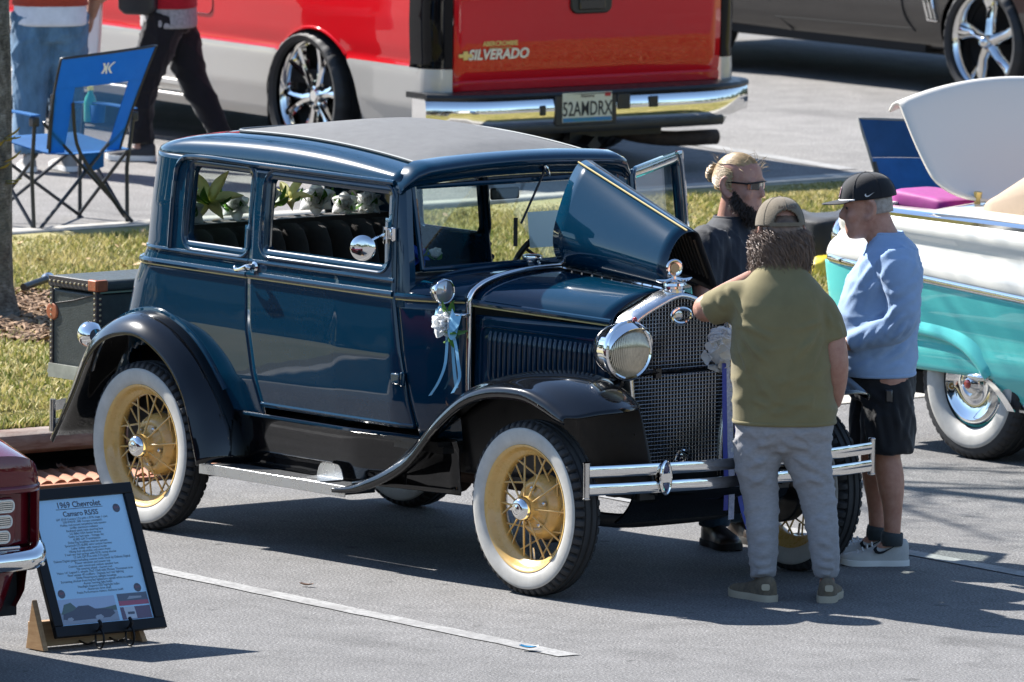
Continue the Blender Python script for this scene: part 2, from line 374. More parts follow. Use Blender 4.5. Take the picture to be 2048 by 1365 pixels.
def grass_field(name, n, x0, x1, y0, y1, hmin, hmax, avoid):
    x = rng.uniform(x0,x1,n); y = rng.uniform(y0,y1,n)
    clump = np.sin(2.7*x+1.1*np.sin(1.9*y))+np.sin(3.3*y+1.7*np.sin(2.3*x))+.7*np.sin(9*x+4*y)
    keep = avoid(x,y); x,y,clump = x[keep],y[keep],clump[keep]; n = len(x)
    h = rng.uniform(hmin,hmax,n)*(1+.22*clump)*np.clip((x-x0)/.5+.25,.25,1); wd = rng.uniform(.004,.009,n); a = rng.uniform(0,2*PI,n); ln = rng.uniform(.2,1.1,n)*h; la = rng.uniform(0,2*PI,n)
    z = island_z(x)-.006; B = np.stack([x,y,z],1); S = np.stack([np.cos(a),np.sin(a),np.zeros(n)],1)*wd[:,None]
    T = B+np.stack([ln*np.cos(la),ln*np.sin(la),h],1); Mi = B+(T-B)*.55+np.stack([np.zeros(n),np.zeros(n),h*.10],1)
    V = np.stack([B-S,B+S,Mi+S*.7,T,Mi-S*.7],1).reshape(-1,3)
    me = bpy.data.meshes.new(name); me.vertices.add(len(V)); me.vertices.foreach_set('co', V.ravel())
    i = np.arange(n)[:,None]*5; L = np.concatenate([i+np.array([[0,1,2,4]]), i+np.array([[4,2,3]])],1).ravel()
    me.loops.add(n*7); me.loops.foreach_set('vertex_index', L.astype(np.int32)); me.polygons.add(2*n)
    ls = np.stack([np.arange(n)*7, np.arange(n)*7+4],1).ravel().astype(np.int32); me.polygons.foreach_set('loop_start', ls)
    me.update(calc_edges=True); me.validate(); me.materials.append(MT['grass'])
    o = bpy.data.objects.new(name, me); COL.objects.link(o); return tag(o, 'short sunlit lawn grass with dry straw patches on the island', 'grass', kind='stuff')
TREE = (-7.30,1.88)
def _avoid(x, y):
    d = np.hypot(x-TREE[0]-.1,(y-TREE[1]-.25)); return rng.uniform(0,1,len(x)) < np.clip((d-.5)/.45,0.02,1)
grass_field('lawn_grass', 260000, KX1+.1, KX0-.16, -1.2, 12.5, .018, .050, _avoid)
ob('inlet_top', bbox((KX0-.0,-1.5,.10),(KX0+.335,1.35,.178)), MT['soil'], kind='structure', smooth=0)
grass_field('inlet_grass', 14000, KX0-.17, KX0+.36, -1.45, 1.30, .018, .045, lambda x,y: x>-99)
# mulch and dry needles round the tree
MT['mulch'] = mat('dry_mulch', (.20,.115,.065), .9, c2=(.34,.22,.13), vscale=30)
def chips(n, c, rad, zf, smin, smax):
    gs = []
    V = []; F = []
    for k in range(n):
        a = random.uniform(0,2*PI); r = rad*math.sqrt(random.random()); x = c[0]+r*math.cos(a); y = c[1]+r*math.sin(a); l = random.uniform(smin,smax); wdt = l*random.uniform(.12,.35); an = random.uniform(0,2*PI); t = random.uniform(-.4,.4)
        d = A(math.cos(an),math.sin(an),t)*l/2; s = A(-math.sin(an),math.cos(an),random.uniform(-.5,.5))*wdt/2; z = zf(x)+random.uniform(.004,.03); p = A(x,y,z); i = len(V)
        V += [p-d-s,p+d-s,p+d+s,p-d+s,p+A(0,0,.006)]; F += [(i,i+1,i+4),(i+1,i+2,i+4),(i+2,i+3,i+4),(i+3,i,i+4)]
    return (np.array(V),F)
ob('mulch', chips(6500,(TREE[0]+.1,TREE[1]+.2),.85,island_z,.02,.09), MT['mulch'], smooth=0, kind='stuff', label='brown dry mulch and pine needles round the tree foot', cat='mulch')
# ------------------------------------------------------------------ storm drain inlet
MT['rust'] = mat('rusted_cast_iron', (.155,.060,.030), .85, .1, c2=(.060,.030,.020), vscale=16, bump=.5, bscale=60)
MT['rust_paint'] = mat('rusted_inlet_beam', (.115,.048,.030), .75, c2=(.30,.25,.21), vscale=11, stretch=(1,.35,2.2), bump=.5, bscale=50)
MT['void'] = mat('dark_pit', (.006,.005,.005), .95)
MT['grate'] = mat('orange_rust_grate', (.42,.17,.085), .8, c2=(.24,.10,.055), vscale=20, bump=.4, bscale=90)
dr = thing('storm_drain', 'rusty storm drain inlet set in the kerb behind the vintage car', 'storm drain', (KX0+.47,0,0))
prof = [(0,.205),(.06,.205),(.095,.19),(.11,.16),(.105,.125),(.08,.105),(0,.10),(-.14,.10),(-.14,.19)]
P = np.array([[(x-.0,y,z) for x,z in prof] for y in np.linspace(-1.5,1.35,24)])
ob('inlet_beam', loft(P), MT['rust_paint'], dr, smooth=40)
ob('inlet_recess', [bbox((-.47,-1.5,-.02),(-.0,1.35,.004)),bbox((-.47,-1.5,.004),(-.40,1.35,.10))], MT['void'], dr, smooth=0)
ob('grate_frame', [bbox((.02,-.62,0.001),(.06,1.32,.018)),bbox((.46,-.62,.001),(.50,1.32,.018)),bbox((.06,-.62,.001),(.46,-.58,.018)),bbox((.06,1.28,.001),(.46,1.32,.018))], MT['grate'], dr, bevel=.004)
ob('grate_pit', bbox((.06,-.58,-.01),(.46,1.28,.003)), MT['void'], dr, smooth=0)
vp = [(-.034,.004),(-.02,.018),(.0,.028),(.02,.026),(.03,.015),(.033,.004)]
vm = mesh('vane', loft([[(x, y, z) for y,z in vp] for x in np.linspace(-.19,.19,6)]), MT['grate'], 50)
for i,cx in enumerate((.26,)):
    for k in range(24):
        o = ob('vane', vm, None, dr); o.location = (cx,-.53+.0745*k,.002); o.rotation_euler = (0,0,-.35)
# crumbs of litter on the asphalt
def flake(name, p, l, wd, ang, m, label, cat, curl=.01):
    n = 6; t = np.linspace(-.5,.5,n)
    P = np.array([[(l*a, wd*b*(1-1.6*a*a), .006+curl*(abs(b)*1.4+a*a*2)) for b in (-.5,-.2,.2,.5)] for a in t])
    o = ob(name, shell(P,.0012), m, label=label, cat=cat); o.location = p; o.rotation_euler = (0,0,ang); return o
MT['leaf_dry'] = mat('dead_leaf', (.13,.06,.03), .8, var=.3, vscale=60)
MT['wrap'] = mat('blue_wrapper', (.02,.24,.45), .3, coat=.5, var=.4, vscale=50)
flake('candy_wrapper', (1.32,-1.80,.006), .075,.028,.5, MT['wrap'], 'crumpled blue wrapper at the end of the painted line', 'wrapper', .012)
flake('dead_leaf', (-.73,-1.33,0), .06,.02,.4, MT['leaf_dry'], 'curled brown leaf on the asphalt above the painted line', 'leaf')
flake('dead_leaf', (-1.20,-2.02,0), .05,.03,1.2, MT['leaf_dry'], 'brown leaf close by the right edge of the framed board', 'leaf')
flake('scrap_paper', (-4.12,.22,.03), .10,.06,.2, MT['white'], 'white scrap of paper lying on the rusty drain grate', 'paper scrap', .015)
flake('dead_leaf', (-4.30,.05,.03), .12,.035,-.4, MT['leaf_dry'], 'long brown leaf lying on the rusty drain grate', 'leaf', .02)

# ------------------------------------------------------------------ woods round the lot (seen only in the cars' reflections)
MT['woods'] = mat('woodland_foliage', (.050,.075,.022), .8, c2=(.022,.038,.014), vscale=.35)
def woods():
    r = np.random.default_rng(5); V = []; F = []
    for k in range(150):
        a = 2*PI*k/150+r.uniform(-.02,.02); R = r.uniform(78,98); cx, cy = 8+R*math.cos(a), R*math.sin(a); H = r.uniform(7,13); wd = r.uniform(3.0,4.6)
        for q in range(90):
            d = r.normal(0,1,3); d /= np.linalg.norm(d); rr = r.uniform(.55,1.0); c = np.array([cx+d[0]*wd*rr, cy+d[1]*wd*rr, H*.52+d[2]*H*.5*rr]); u = r.normal(0,1,3); u /= np.linalg.norm(u); v = np.cross(u,r.normal(0,1,3)); v /= np.linalg.norm(v); s = r.uniform(.5,1.1); i = len(V)
            V += [c-u*s-v*s*.6, c+u*s*.4-v*s, c+u*s+v*s*.5, c-u*s*.5+v*s]; F.append((i,i+1,i+2,i+3))
    return (np.array(V),F)
ob('far_woods', woods(), MT['woods'], smooth=0, kind='stuff', label='belt of dark green trees far round the parking lot', cat='woods')
# ================================================================== the vintage car (origin: ground under its front axle, +x forward, +y its left)
car = thing('vintage_car', 'dark blue vintage sedan with black fenders, cream wire wheels and raised hood', 'car')
def Wp(x): return np.interp(x, [-3.1,-2.6,-2.0,-1.4,-1.02,-.95,-.86,-.78,-.715], [.650,.660,.666,.664,.655,.640,.600,.548,.492])
def vz(z): return np.interp(z, [.45,.56,.7,.9,1.13,1.2,1.4,1.62], [-.045,-.015,.004,.009,0,-.010,-.026,-.052])
def S(x, z, off=0, s=-1): return (x, s*(Wp(x)+vz(z)+off), z)
def xd(z): return np.interp(z, [.5,.60,.75,.95,1.16,1.61], [-1.90,-1.918,-1.962,-2.0,-2.012,-2.028])
def dxf(z): return np.interp(z, [.5,.60,1.14,1.61], [-.895,-.912,-1.015,-1.062])
def xrear(z): return np.interp(z, [.5,.7,.9,1.05,1.13,1.2,1.62], [-3.0,-3.02,-3.005,-2.965,-2.925,-2.89,-2.87])
def inhole(x, z, h): return h[0]+.006 < x < h[1]-.006 and h[2]+.006 < z < h[3]-.006
QW = (-2.470,-2.045,1.247,1.575); DW = (-1.918,-1.098,1.262,1.570)
def quarter(s):
    R = .22; zs = np.linspace(.52,1.612,56); P = []; na, nb, nc = 34, 12, 8
    for z in zs:
        row = []; xr = xrear(z); x0 = xd(z)-.003; x1 = xr+R
        for k in range(na): x = x0+(x1-x0)*k/(na-1); row.append(S(x,z,0,s))
        wy = row[-1][1]
        for k in range(1,nb+1): a = PI/2*k/nb; row.append((x1-R*math.sin(a), s*(abs(wy)-R+R*math.cos(a)), z))
        y1 = abs(row[-1][1])
        for k in range(1,nc+1): row.append((xr-.03*math.sin(PI/2*k/nc)*(1.2-z if z<1.1 else .1), s*y1*(1-k/nc), z))
        P.append(row)
    P = np.array(P)
    def keep(i,j):
        c = P[i:i+2,j:j+2].reshape(-1,3).mean(0)
        if j < na-1 and inhole(c[0],c[2],QW): return False
        if j < na+4 and math.hypot(c[0]+2.629,c[2]-.362) < .44: return False
        if j > na+nb-3 and 1.25 < c[2] < 1.545 and abs(c[1])<.42: return False      # rear window
        return True
    return grid(P, keep=keep)
def reveal(h, s, rad, pro=.004, mid=.0):
    w_, h_ = h[1]-h[0], h[3]-h[2]; cx, cz = (h[0]+h[1])/2, (h[2]+h[3])/2; L = []
    for dw, off in ((.076,-.004),(.074,pro),(.062,pro+.003),(.052,pro),(.040,-.002),(.030,-.012),(.018,-.012),(.012,-.004),(.004,-.006),(0,-.016),(-.004,-.034)):
        L.append([S(cx+p[0],cz+p[1],off,s) for p in rrect(w_+dw,h_+dw,max(rad+dw/2,.01),7)])
    return grid(np.array(L), False, True)
def pane(h, s, off): 
    w_, h_ = h[1]-h[0], h[3]-h[2]; cx, cz = (h[0]+h[1])/2, (h[2]+h[3])/2
    o = rrect(w_+.01,h_+.01,.04,5); a=[S(cx+p[0],cz+p[1],off,s) for p in o]; b=[S(cx+p[0],cz+p[1],off-.005,s) for p in o]; return loft([a,b])
def bead(pts, r, n=8): return tube(pts, r, n)
for s in (-1,1):
    q = ob('quarter_panel', quarter(s), MT['blue'], car, solid=.012)
    ob('window_frame', reveal(QW,s,.045), MT['blue'], q)
    ob('window_pane', pane(QW,s,-.026), MT['glass'], q)
    # belt beads and pinstripe round the tail
    zs = []
    def belt(z, off, x0):
        R=.22; xr=xrear(z); L=[S(x,z,off,s) for x in np.linspace(x0,xr+R,14)]; wy=abs(L[-1][1])
        for k in range(1,9): a=PI/2*k/8; L.append((xr+R-(R+0*off)*math.sin(a)-(off if k==8 else off*math.sin(a)), s*(wy-R+R*math.cos(a)), z))
        L.append((xr-off, 0, z)); return L
    ob('belt_moulding', [bead(belt(1.148,.003,-2.018),.0135), bead(belt(1.205,-.001,-2.018),.010)], MT['blue'], q)
    ob('pinstripe', bead(belt(1.134,.0025,-2.018),.0036,6), MT['pinstripe'], q)
    ob('corner_moulding', bead([S(-2.585,z,.002,s) for z in np.linspace(1.215,1.50,10)],.011), MT['blue'], q)
    ob('drip_moulding', bead(spl([S(-2.578,1.50,.004,s),S(-2.572,1.56,.006,s),S(-2.535,1.60,.008,s),S(-2.46,1.612,.01,s),S(-2.0,1.614,.012,s),S(-1.5,1.614,.012,s),S(-1.075,1.612,.01,s)],40),.011), MT['blue'], q)
# doors
def door_geo(s):
    zs = np.linspace(.592,1.600,52); P = []
    for z in zs:
        a, b = xd(z)+.004, dxf(z)-.004; P.append([S(a+(b-a)*t,z,.004,s) for t in np.linspace(0,1,46)])
    P = np.array(P)
    return grid(P, keep=lambda i,j: not inhole(*P[i:i+2,j:j+2].reshape(-1,3).mean(0)[[0,2]],DW))
def door(s, closed):
    d = ob('door', door_geo(s), MT['blue'], car, solid=.03, bevel=0)
    ob('window_frame', reveal(DW,s,.04,.008), MT['blue'], d)
    if s > 0: ob('window_pane', pane((DW[0],DW[1],DW[2],DW[3]),s,-.03), MT['glass'], d)
    ob('inner_panel', grid(np.array([[S(x,z,-.055,s) for x in np.linspace(xd(z)+.03,dxf(z)-.03,6)] for z in np.linspace(.62,1.25,6)])), MT['mohair'], d, solid=.012)
    ob('belt_moulding', [bead([S(x,1.150,.007,s) for x in np.linspace(xd(1.15)+.006,dxf(1.15)-.006,16)],.0135), bead([S(x,1.206,.003,s) for x in np.linspace(xd(1.2)+.006,dxf(1.2)-.006,16)],.010)], MT['blue'], d)
    ob('pinstripe', bead([S(x,1.136,.0065,s) for x in np.linspace(xd(1.14)+.006,dxf(1.14)-.006,12)],.0036,6), MT['pinstripe'], d)
    ob('sill_moulding', bead([S(x,.606,.004,s) for x in np.linspace(xd(.606)+.006,dxf(.606)-.006,12)],.008), MT['blue'], d)
    y = abs(S(-1.985,1.178)[1])
    hd = join(lathe([(.0,.0),(.022,.002),(.024,.006),(.014,.012),(.011,.03),(.013,.036)],14,(-1.965,s*(y+.002),1.185),(0,s,0)),
              tube(spl([(-1.945,s*(y+.042),1.180),(-1.965,s*(y+.046),1.186),(-2.0,s*(y+.05),1.176),(-2.04,s*(y+.046),1.168),(-2.062,s*(y+.04),1.182)],14),[.008,.012,.014,.013,.011,.010,.009,.0085,.009,.010,.010,.010,.009,.005],10))
    ob('door_handle', hd, MT['chrome'], d)
    for z in (.80,1.40):
        ob('door_hinge', [box((dxf(z)-.035,s*(abs(S(dxf(z)-.03,z)[1])+.015),z),(.055,.018,.045)),cyl((dxf(z)+.002,s*(abs(S(dxf(z),z)[1])+.016),z-.03),(dxf(z)+.002,s*(abs(S(dxf(z),z)[1])+.016),z+.03),.011,10)], MT['blue'] if z<1 else MT['chrome'], d, bevel=.005)
    if not closed:
        piv = Vector((dxf(1.1)+.0, s*.662, 0)); d.matrix_basis = Matrix.Translation(piv)@Matrix.Rotation(math.radians(-52),4,'Z')@Matrix.Translation(-piv)
    return d
dr_r = door(-1, True); dr_l = door(1, False); tag(dr_l, label='dark blue far door swung open')
# roof
def plan_out(w, xr, R, x0=-1.05):
    L = [(x,-w) for x in np.linspace(x0,xr+R,26)]
    for k in range(1,11): a=PI/2*k/10; L.append((xr+R-R*math.sin(a), -(w-R+R*math.cos(a))))
    y1 = L[-1][1]
    for k in range(1,7): L.append((xr, y1*(1-k/6)))
    return np.array(L)
def ztop(x): return np.where(x>-1.95, 1.728-.058*((x+1.95)/.9)**2, 1.728-.03*((x+1.95)/.7)**2)
rings = []
for o_, f_ in ((0,0),(0,.12),(.003,.30),(.012,.48),(.028,.65),(.05,.79),(.08,.90),(.112,.97),(.14,1.0)):
    pl = plan_out(.608-o_, -2.868+o_*2.6, .22+.3*o_); z = 1.607+(ztop(pl[:,0])-1.607)*f_
    r_ = np.c_[pl, z]; l_ = r_[::-1][1:].copy(); l_[:,1] *= -1; rings.append(np.r_[r_, l_])
rf = ob('roof', grid(np.array(rings)), MT['blue'], car, solid=.01, smooth=60)
edge = rings[-1][:42]
cr = lambda x: .060*np.clip((x+2.50)/.6,0,1)*np.clip((-.95-x)/.35+.35,.35,1)
P = []
for p in edge:
    P.append([(p[0], p[1]*k, p[2]+.004+cr(p[0])*(1-k*k)) for k in np.linspace(1,-1,19)])
ob('fabric_top', grid(np.array(P)), MT['topfab'], rf, smooth=60)
ob('top_edge_welt', [tube(np.r_[edge,(edge[::-1]*A(1,-1,1))[1:]]+A(0,0,.005),.0065,6)], mat('welt',(.10,.11,.115),.5,.5), rf)
# windscreen header
H = []
for y in np.linspace(-1,1,25):
    e = 1-.55*max(0,(abs(y)-.86)/.14)**1.6; zc = 1.600+.030*(1-y*y)-(.03*max(0,(abs(y)-.86)/.14)**2)
    H.append([(-1.055+dx*e, y*.612, zc+dz*e) for dx,dz in ((-.03,.0),(.02,-.012),(.045,-.006),(.05,.004),(.042,.012),(.062,.022),(.085,.036),(.090,.052),(.080,.068),(.052,.080),(.01,.088),(-.03,.088))])
ob('windscreen_header', loft(H), MT['blue'], car, smooth=60)
def xw(z): return np.interp(z,[1.2,1.62],[-.962,-1.052])
for s in (-1,1):
    L = []
    for z in np.linspace(1.10,1.615,8):
        yo = abs(S(-1.05,z)[1])-.002; xa = dxf(z)+.004; xb = xw(z)+.012
        L.append([(xa,s*yo,z),(xb-.02,s*(yo-.004),z),(xb,s*(yo-.02),z),(xb,s*(yo-.05),z),(xb-.03,s*(yo-.06),z),(xa,s*(yo-.06),z)])
    ob('windscreen_pillar', loft(L), MT['blue'], car, smooth=50)
wf = []
for a,b in (((-.545,1.592),(.545,1.592)),((-.545,1.252),(.545,1.252)),((-.545,1.252),(-.545,1.592)),((.545,1.252),(.545,1.592))):
    wf.append(tube([(xw(a[1])+.004,a[0],a[1]),(xw(b[1])+.004,b[0],b[1])],(.010,.016),8))
wsf = ob('windscreen_frame', wf, MT['blue'], car)
ob('windscreen_glass', shell(np.array([[(xw(z),y,z) for y in np.linspace(-.54,.54,3)] for z in (1.25,1.60)]),.005), MT['glass'], wsf, smooth=0)
wp = ob('wiper', [tube([(-1.02,.155,1.655),(-.985,.10,1.60),(-.955,-.03,1.42)],.005,6), box((-.955,-.06,1.385),(.008,.016,.12))], MT['satin'], car)
wp.data.transform(Matrix.Identity(4))
ob('wiper_handle', ell((0,0,0),(.010,.010,.035),10,8), MT['chrome'], wp).matrix_basis = Matrix.Translation((-.998,.14,1.635))@Matrix.Rotation(.5,4,'X')
# cowl
def sup(t, n): c, s_ = math.cos(t), math.sin(t); return math.copysign(abs(c)**(2/n),c), abs(s_)**(2/n)
def cowl_geo():
    gs = []
    for s in (-1,1):
        gs.append(grid(np.array([[S(a,z,0,s) for a in np.linspace(dxf(z)+.004,-.722,14)] for z in np.linspace(.56,1.13,16)])))
    P = []
    for x in np.linspace(-1.012,-.722,14):
        w_ = float(Wp(x)); zt = np.interp(x,[-1.0,-.722],[1.243,1.252]); row = []
        for t in np.linspace(0,PI,41):
            c,s_ = sup(t,2.7); row.append((x,-w_*c,1.13+(zt-1.13)*s_))
        P.append(row)
    gs.append(grid(np.array(P))); return join(*gs)
cw = ob('cowl', cowl_geo(), MT['blue'], car, smooth=60, solid=.006)
for s in (-1,1):
    ob('belt_moulding', [bead([S(x,1.146,.004,s) for x in np.linspace(-1.008,-.73,14)],.0125)], MT['blue'], cw)
    ob('pinstripe', bead([S(x,1.132,.002,s) for x in np.linspace(-1.008,-.73,14)],.0036,6), MT['pinstripe'], cw)
ob('cowl_moulding', bead(spl([(-.985,-.52,1.20),(-.93,-.40,1.236),(-.90,-.2,1.252),(-.895,0,1.256),(-.90,.2,1.252),(-.93,.40,1.236),(-.985,.52,1.20)],30),.010), MT['blue'], cw)
# chrome cowl band at the hood joint
def hw(x): return np.interp(x,[-.72,0.02],[.486,.268])
def hn(x): return float(np.interp(x,[-.72,-.2,.02],[2.4,2.1,1.75]))
def hzb(x): return np.interp(x,[-.72,.02],[1.125,1.085])
def hzt(x): return np.interp(x,[-.72,.02],[1.250,1.216])
bp = [(-.718,-.494,z) for z in np.linspace(.70,1.12,8)]+[(-.718,-.494*sup(t,2.5)[0],1.13+.128*sup(t,2.5)[1]) for t in np.linspace(.03,PI-.03,36)]+[(-.718,.494,z) for z in np.linspace(1.12,.70,8)]
ob('cowl_band', tube(bp,(.013,.015),10,up=(0,-1,0)), MT['chrome'], car, smooth=60)
ob('fuel_cap', [lathe([(.0,.0),(.034,0),(.036,.008),(.030,.014),(.030,.020),(.042,.024),(.044,.032),(.042,.040),(.03,.045),(0,.046)],24,(-.89,-.02,1.25))], MT['chrome'], car)
# hood: closed right half
P = []
for x in np.linspace(-.706,-.035,12): P.append([(x,-hw(x)*sup(t,hn(x))[0],hzb(x)+(hzt(x)-hzb(x))*sup(t,hn(x))[1]) for t in np.linspace(0,PI/2-.012,20)])
hd = ob('hood_top', grid(np.array(P)), MT['blue'], car, smooth=60, solid=.005); tag(hd, label='closed right half of the blue hood')
ob('belt_moulding', [bead([(x,-hw(x)-.003,hzb(x)+.012) for x in np.linspace(-.704,-.037,12)],.0125)], MT['blue'], hd)
ob('pinstripe', bead([(x,-hw(x)-.004,hzb(x)-.004) for x in np.linspace(-.704,-.037,12)],.0036,6), MT['pinstripe'], hd)
def hs(x,z,off=0): return (x,-(hw(x)-.012+off+.02*(1.1-z)),z)
sd = ob('hood_side', grid(np.array([[hs(x,z) for x in np.linspace(-.704,-.035,14)] for z in np.linspace(.62,1.0,10).tolist()+[1.06,hzb(-.3)-.02]])), MT['blue'], car, solid=.005)
rr = rrect(.60,.27,.035,6); ob('louvre_border', tube([hs(-.372+p[0],.905+p[1]-.045*(p[0]+.3)*.9,.002) for p in rr],.006,6,closed=True), MT['blue'], sd)
lv = []
for zt_ in np.linspace(0,1,8): pass
prof = [(-.0105,0),(-.009,.008),(-.003,.013),(.004,.013),(.009,.006),(.0105,0)]
def louvre():
    L = []
    for k in np.linspace(0,1,9):
        sc = math.sin(min(1,k/.08)*PI/2)*math.sin(min(1,(1-k)/.10)*PI/2); L.append([(a*(.6+.4*sc),-b*max(sc,.02)-.001,-.105+.21*k) for a,b in prof])
    return loft(L)
lm = mesh('louvre', louvre(), MT['blue'], 60)
for k in range(22):
    x = -.628+.0243*k; o = ob('louvre', lm, None, sd); o.location = hs(x,.905-.045*(x+.372)*.9); o.rotation_euler = (0,0,math.atan2(.186,.74))
# raised left half
def panel(A0, A1, n=12, m=20):
    a = spl(A0,m); b = spl(A1,m); return np.array([a+(b-a)*t for t in np.linspace(0,1,n)])
R0 = [(-.706,y,z) for y,z in ((.0,1.255),(-.045,1.305),(-.060,1.385),(-.03,1.50),(.03,1.63),(.075,1.688),(.115,1.700))]
F0 = [(.012,y,z) for y,z in ((.0,1.222),(-.028,1.260),(-.034,1.310),(-.012,1.385),(.035,1.442),(.075,1.460),(.112,1.460))]
rh = ob('raised_hood_panel', grid(panel(R0,F0)), MT['blue'], car, smooth=60, solid=.005); tag(rh, label='left half of the blue hood raised and folded')
ob('pinstripe', bead([A(*R0[5])+(A(*F0[5])-A(*R0[5]))*t+A(0,-.001,.005) for t in np.linspace(0,1,4)],.0040,6), MT['pinstripe'], rh)
R1 = [(-.706,y,z) for y,z in ((.115,1.700),(.150,1.694),(.170,1.675),(.26,1.50),(.36,1.30))]
F1 = [(.012,y,z) for y,z in ((.112,1.460),(.135,1.452),(.146,1.436),(.20,1.32),(.26,1.19))]
fs = ob('folded_hood_side', grid(panel(R1,F1,12,16)), MT['satin'], rh, smooth=60, solid=.005)
for k in range(20):
    t = .12+.80*k/19; a = A(*R1[3])+(A(*F1[3])-A(*R1[3]))*t; b = A(*R1[4])+(A(*F1[4])-A(*R1[4]))*t; c = A(*R1[2])+(A(*F1[2])-A(*R1[2]))*t
    ob('folded_louvre', tube([c+(a-c)*.3+A(0,-.006,0),a+A(0,-.008,0),a+(b-a)*.6+A(0,-.006,0)],(.007,.009),6), MT['satin'], rh)
kn = [tube([(x,0,hzt(x)+.002),(x+.055,0,hzt(x+.055)+.002)],.0085,8) for x in np.arange(-.70,-.05,.066)]
ob('hood_hinge', kn+[tube([(-.71,0,1.252),(-.03,0,1.221)],.005,6)], MT['chrome'], car)
# engine block glimpsed under the open hood
ob('engine', [box((-.36,.03,.80),(.56,.22,.5)), box((-.36,.03,1.06),(.50,.16,.05)), cyl((-.09,.03,.92),(-.06,.03,.92),.15,20)], MT['rust_steel'], car, bevel=.02)
ob('firewall', box((-.73,0,.86),(.02,.92,.60)), MT['satin'], car)
# radiator shell, grille
SH = spl([(0,1.218),(.05,1.209),(.12,1.182),(.19,1.153),(.243,1.125),(.272,1.09),(.284,1.04),(.286,.98),(.278,.86),(.258,.70),(.240,.56),(.235,.46)],30)
full = np.r_[(SH[::-1])*A(-1,1), SH[1:]]
def sc_o(k, dx): 
    c = A(0,.82); return [(dx, c[0]+(p[0]-c[0])*k[0], c[1]+(p[1]-c[1])*k[1]) for p in full]
ob_sh = ob('radiator_shell', grid(np.array([sc_o((1.00,1.0),-.060),sc_o((1.02,1.008),-.05),sc_o((1.028,1.013),-.02),sc_o((1.03,1.015),.02),sc_o((1.015,1.005),.055),sc_o((.98,.985),.072),sc_o((.94,.965),.077),sc_o((.905,.945),.074),sc_o((.89,.935),.062),sc_o((.89,.935),.035)])), mat('nickel_shell',(.74,.74,.73),.22,1,rvar=.05,vscale=8), car, smooth=60)
def shell_half(z): return float(np.interp(z, SH[::-1,1], SH[::-1,0]))*.90
wires = []
ztp = lambda y: float(np.interp(abs(y), SH[:,0], SH[:,1]))-.022
for y in np.arange(-.256,.257,.0170):
    a = .47; zt_ = ztp(min(abs(y)/.895,.286)); 
    # verticals stop where the shell narrows
    zl = .47
    for zz in np.arange(.47,1.2,.01):
        if shell_half(zz) >= abs(y): zl = zz; break
    wires.append(tube([(.052,y,zl),(.052,y,zt_)],(.0019,.0019),4))
for z in np.arange(.475,1.205,.0158):
    h_ = shell_half(z); wires.append(tube([(.0535,-h_,z),(.0535,h_,z)],(.0019,.0019),4))
ob('grille_mesh', wires, mat('grille_steel',(.42,.42,.42),.22,1), ob_sh, smooth=0)
ob('radiator_core', loft([sc_o((.93,.955),.005),sc_o((.93,.955),.025)]), mat('radiator_core',(.008,.009,.012),.8), ob_sh)
em = ell((0,0,0),(.006,.056,.034),28,8)
th = np.linspace(0,2*PI,40,endpoint=False)
badge = ob('radiator_badge', [tube([(.0,.050*math.cos(t),.031*math.sin(t)) for t in th],(.0085,.0085),8,closed=True)], MT['chrome'], ob_sh); badge.location = (.085,-.012,1.122)
ob('badge_disc', [ell((-.006,-.012,.002),(.004,.026,.022),20,8)], MT['chrome_worn'], badge)
ob('crank_hole_ring', [tube([(.088,.032*math.cos(t),.515+.045*math.sin(t)) for t in th],(.008,.008),8,closed=True), ell((.078,0,.515),(.006,.03,.042),20,8)], MT['chrome'], ob_sh)
cap = ob('radiator_cap', [lathe([(.0,0),(.045,0),(.047,.012),(.04,.018),(.04,.026),(.046,.03),(.044,.04),(.02,.045),(.012,.055),(0,.056)],24,(.02,0,1.212)), tube(spl([(.02,-.095,1.268),(.02,-.05,1.262),(.02,0,1.272),(.02,.05,1.262),(.02,.095,1.268)],16),[.004,.007,.009,.010,.010,.009,.008,.008,.008,.008,.009,.010,.010,.009,.007,.004],8)], MT['chrome'], ob_sh)
ob('moto_meter', [lathe([(0,-.014),(.032,-.014),(.037,-.007),(.037,.007),(.032,.014),(.026,.012),(0,.012)],28,(.02,0,1.315),(.9,-.35,0)), cyl((.02,0,1.26),(.02,0,1.285),.010,10)], MT['chrome'], cap)
ob('meter_dial', lathe([(0,.0),(.020,.0)],24,(.034,-.0058,1.315),(.9,-.35,0)), mat('dial_cream',(.45,.33,.17),.5), cap)
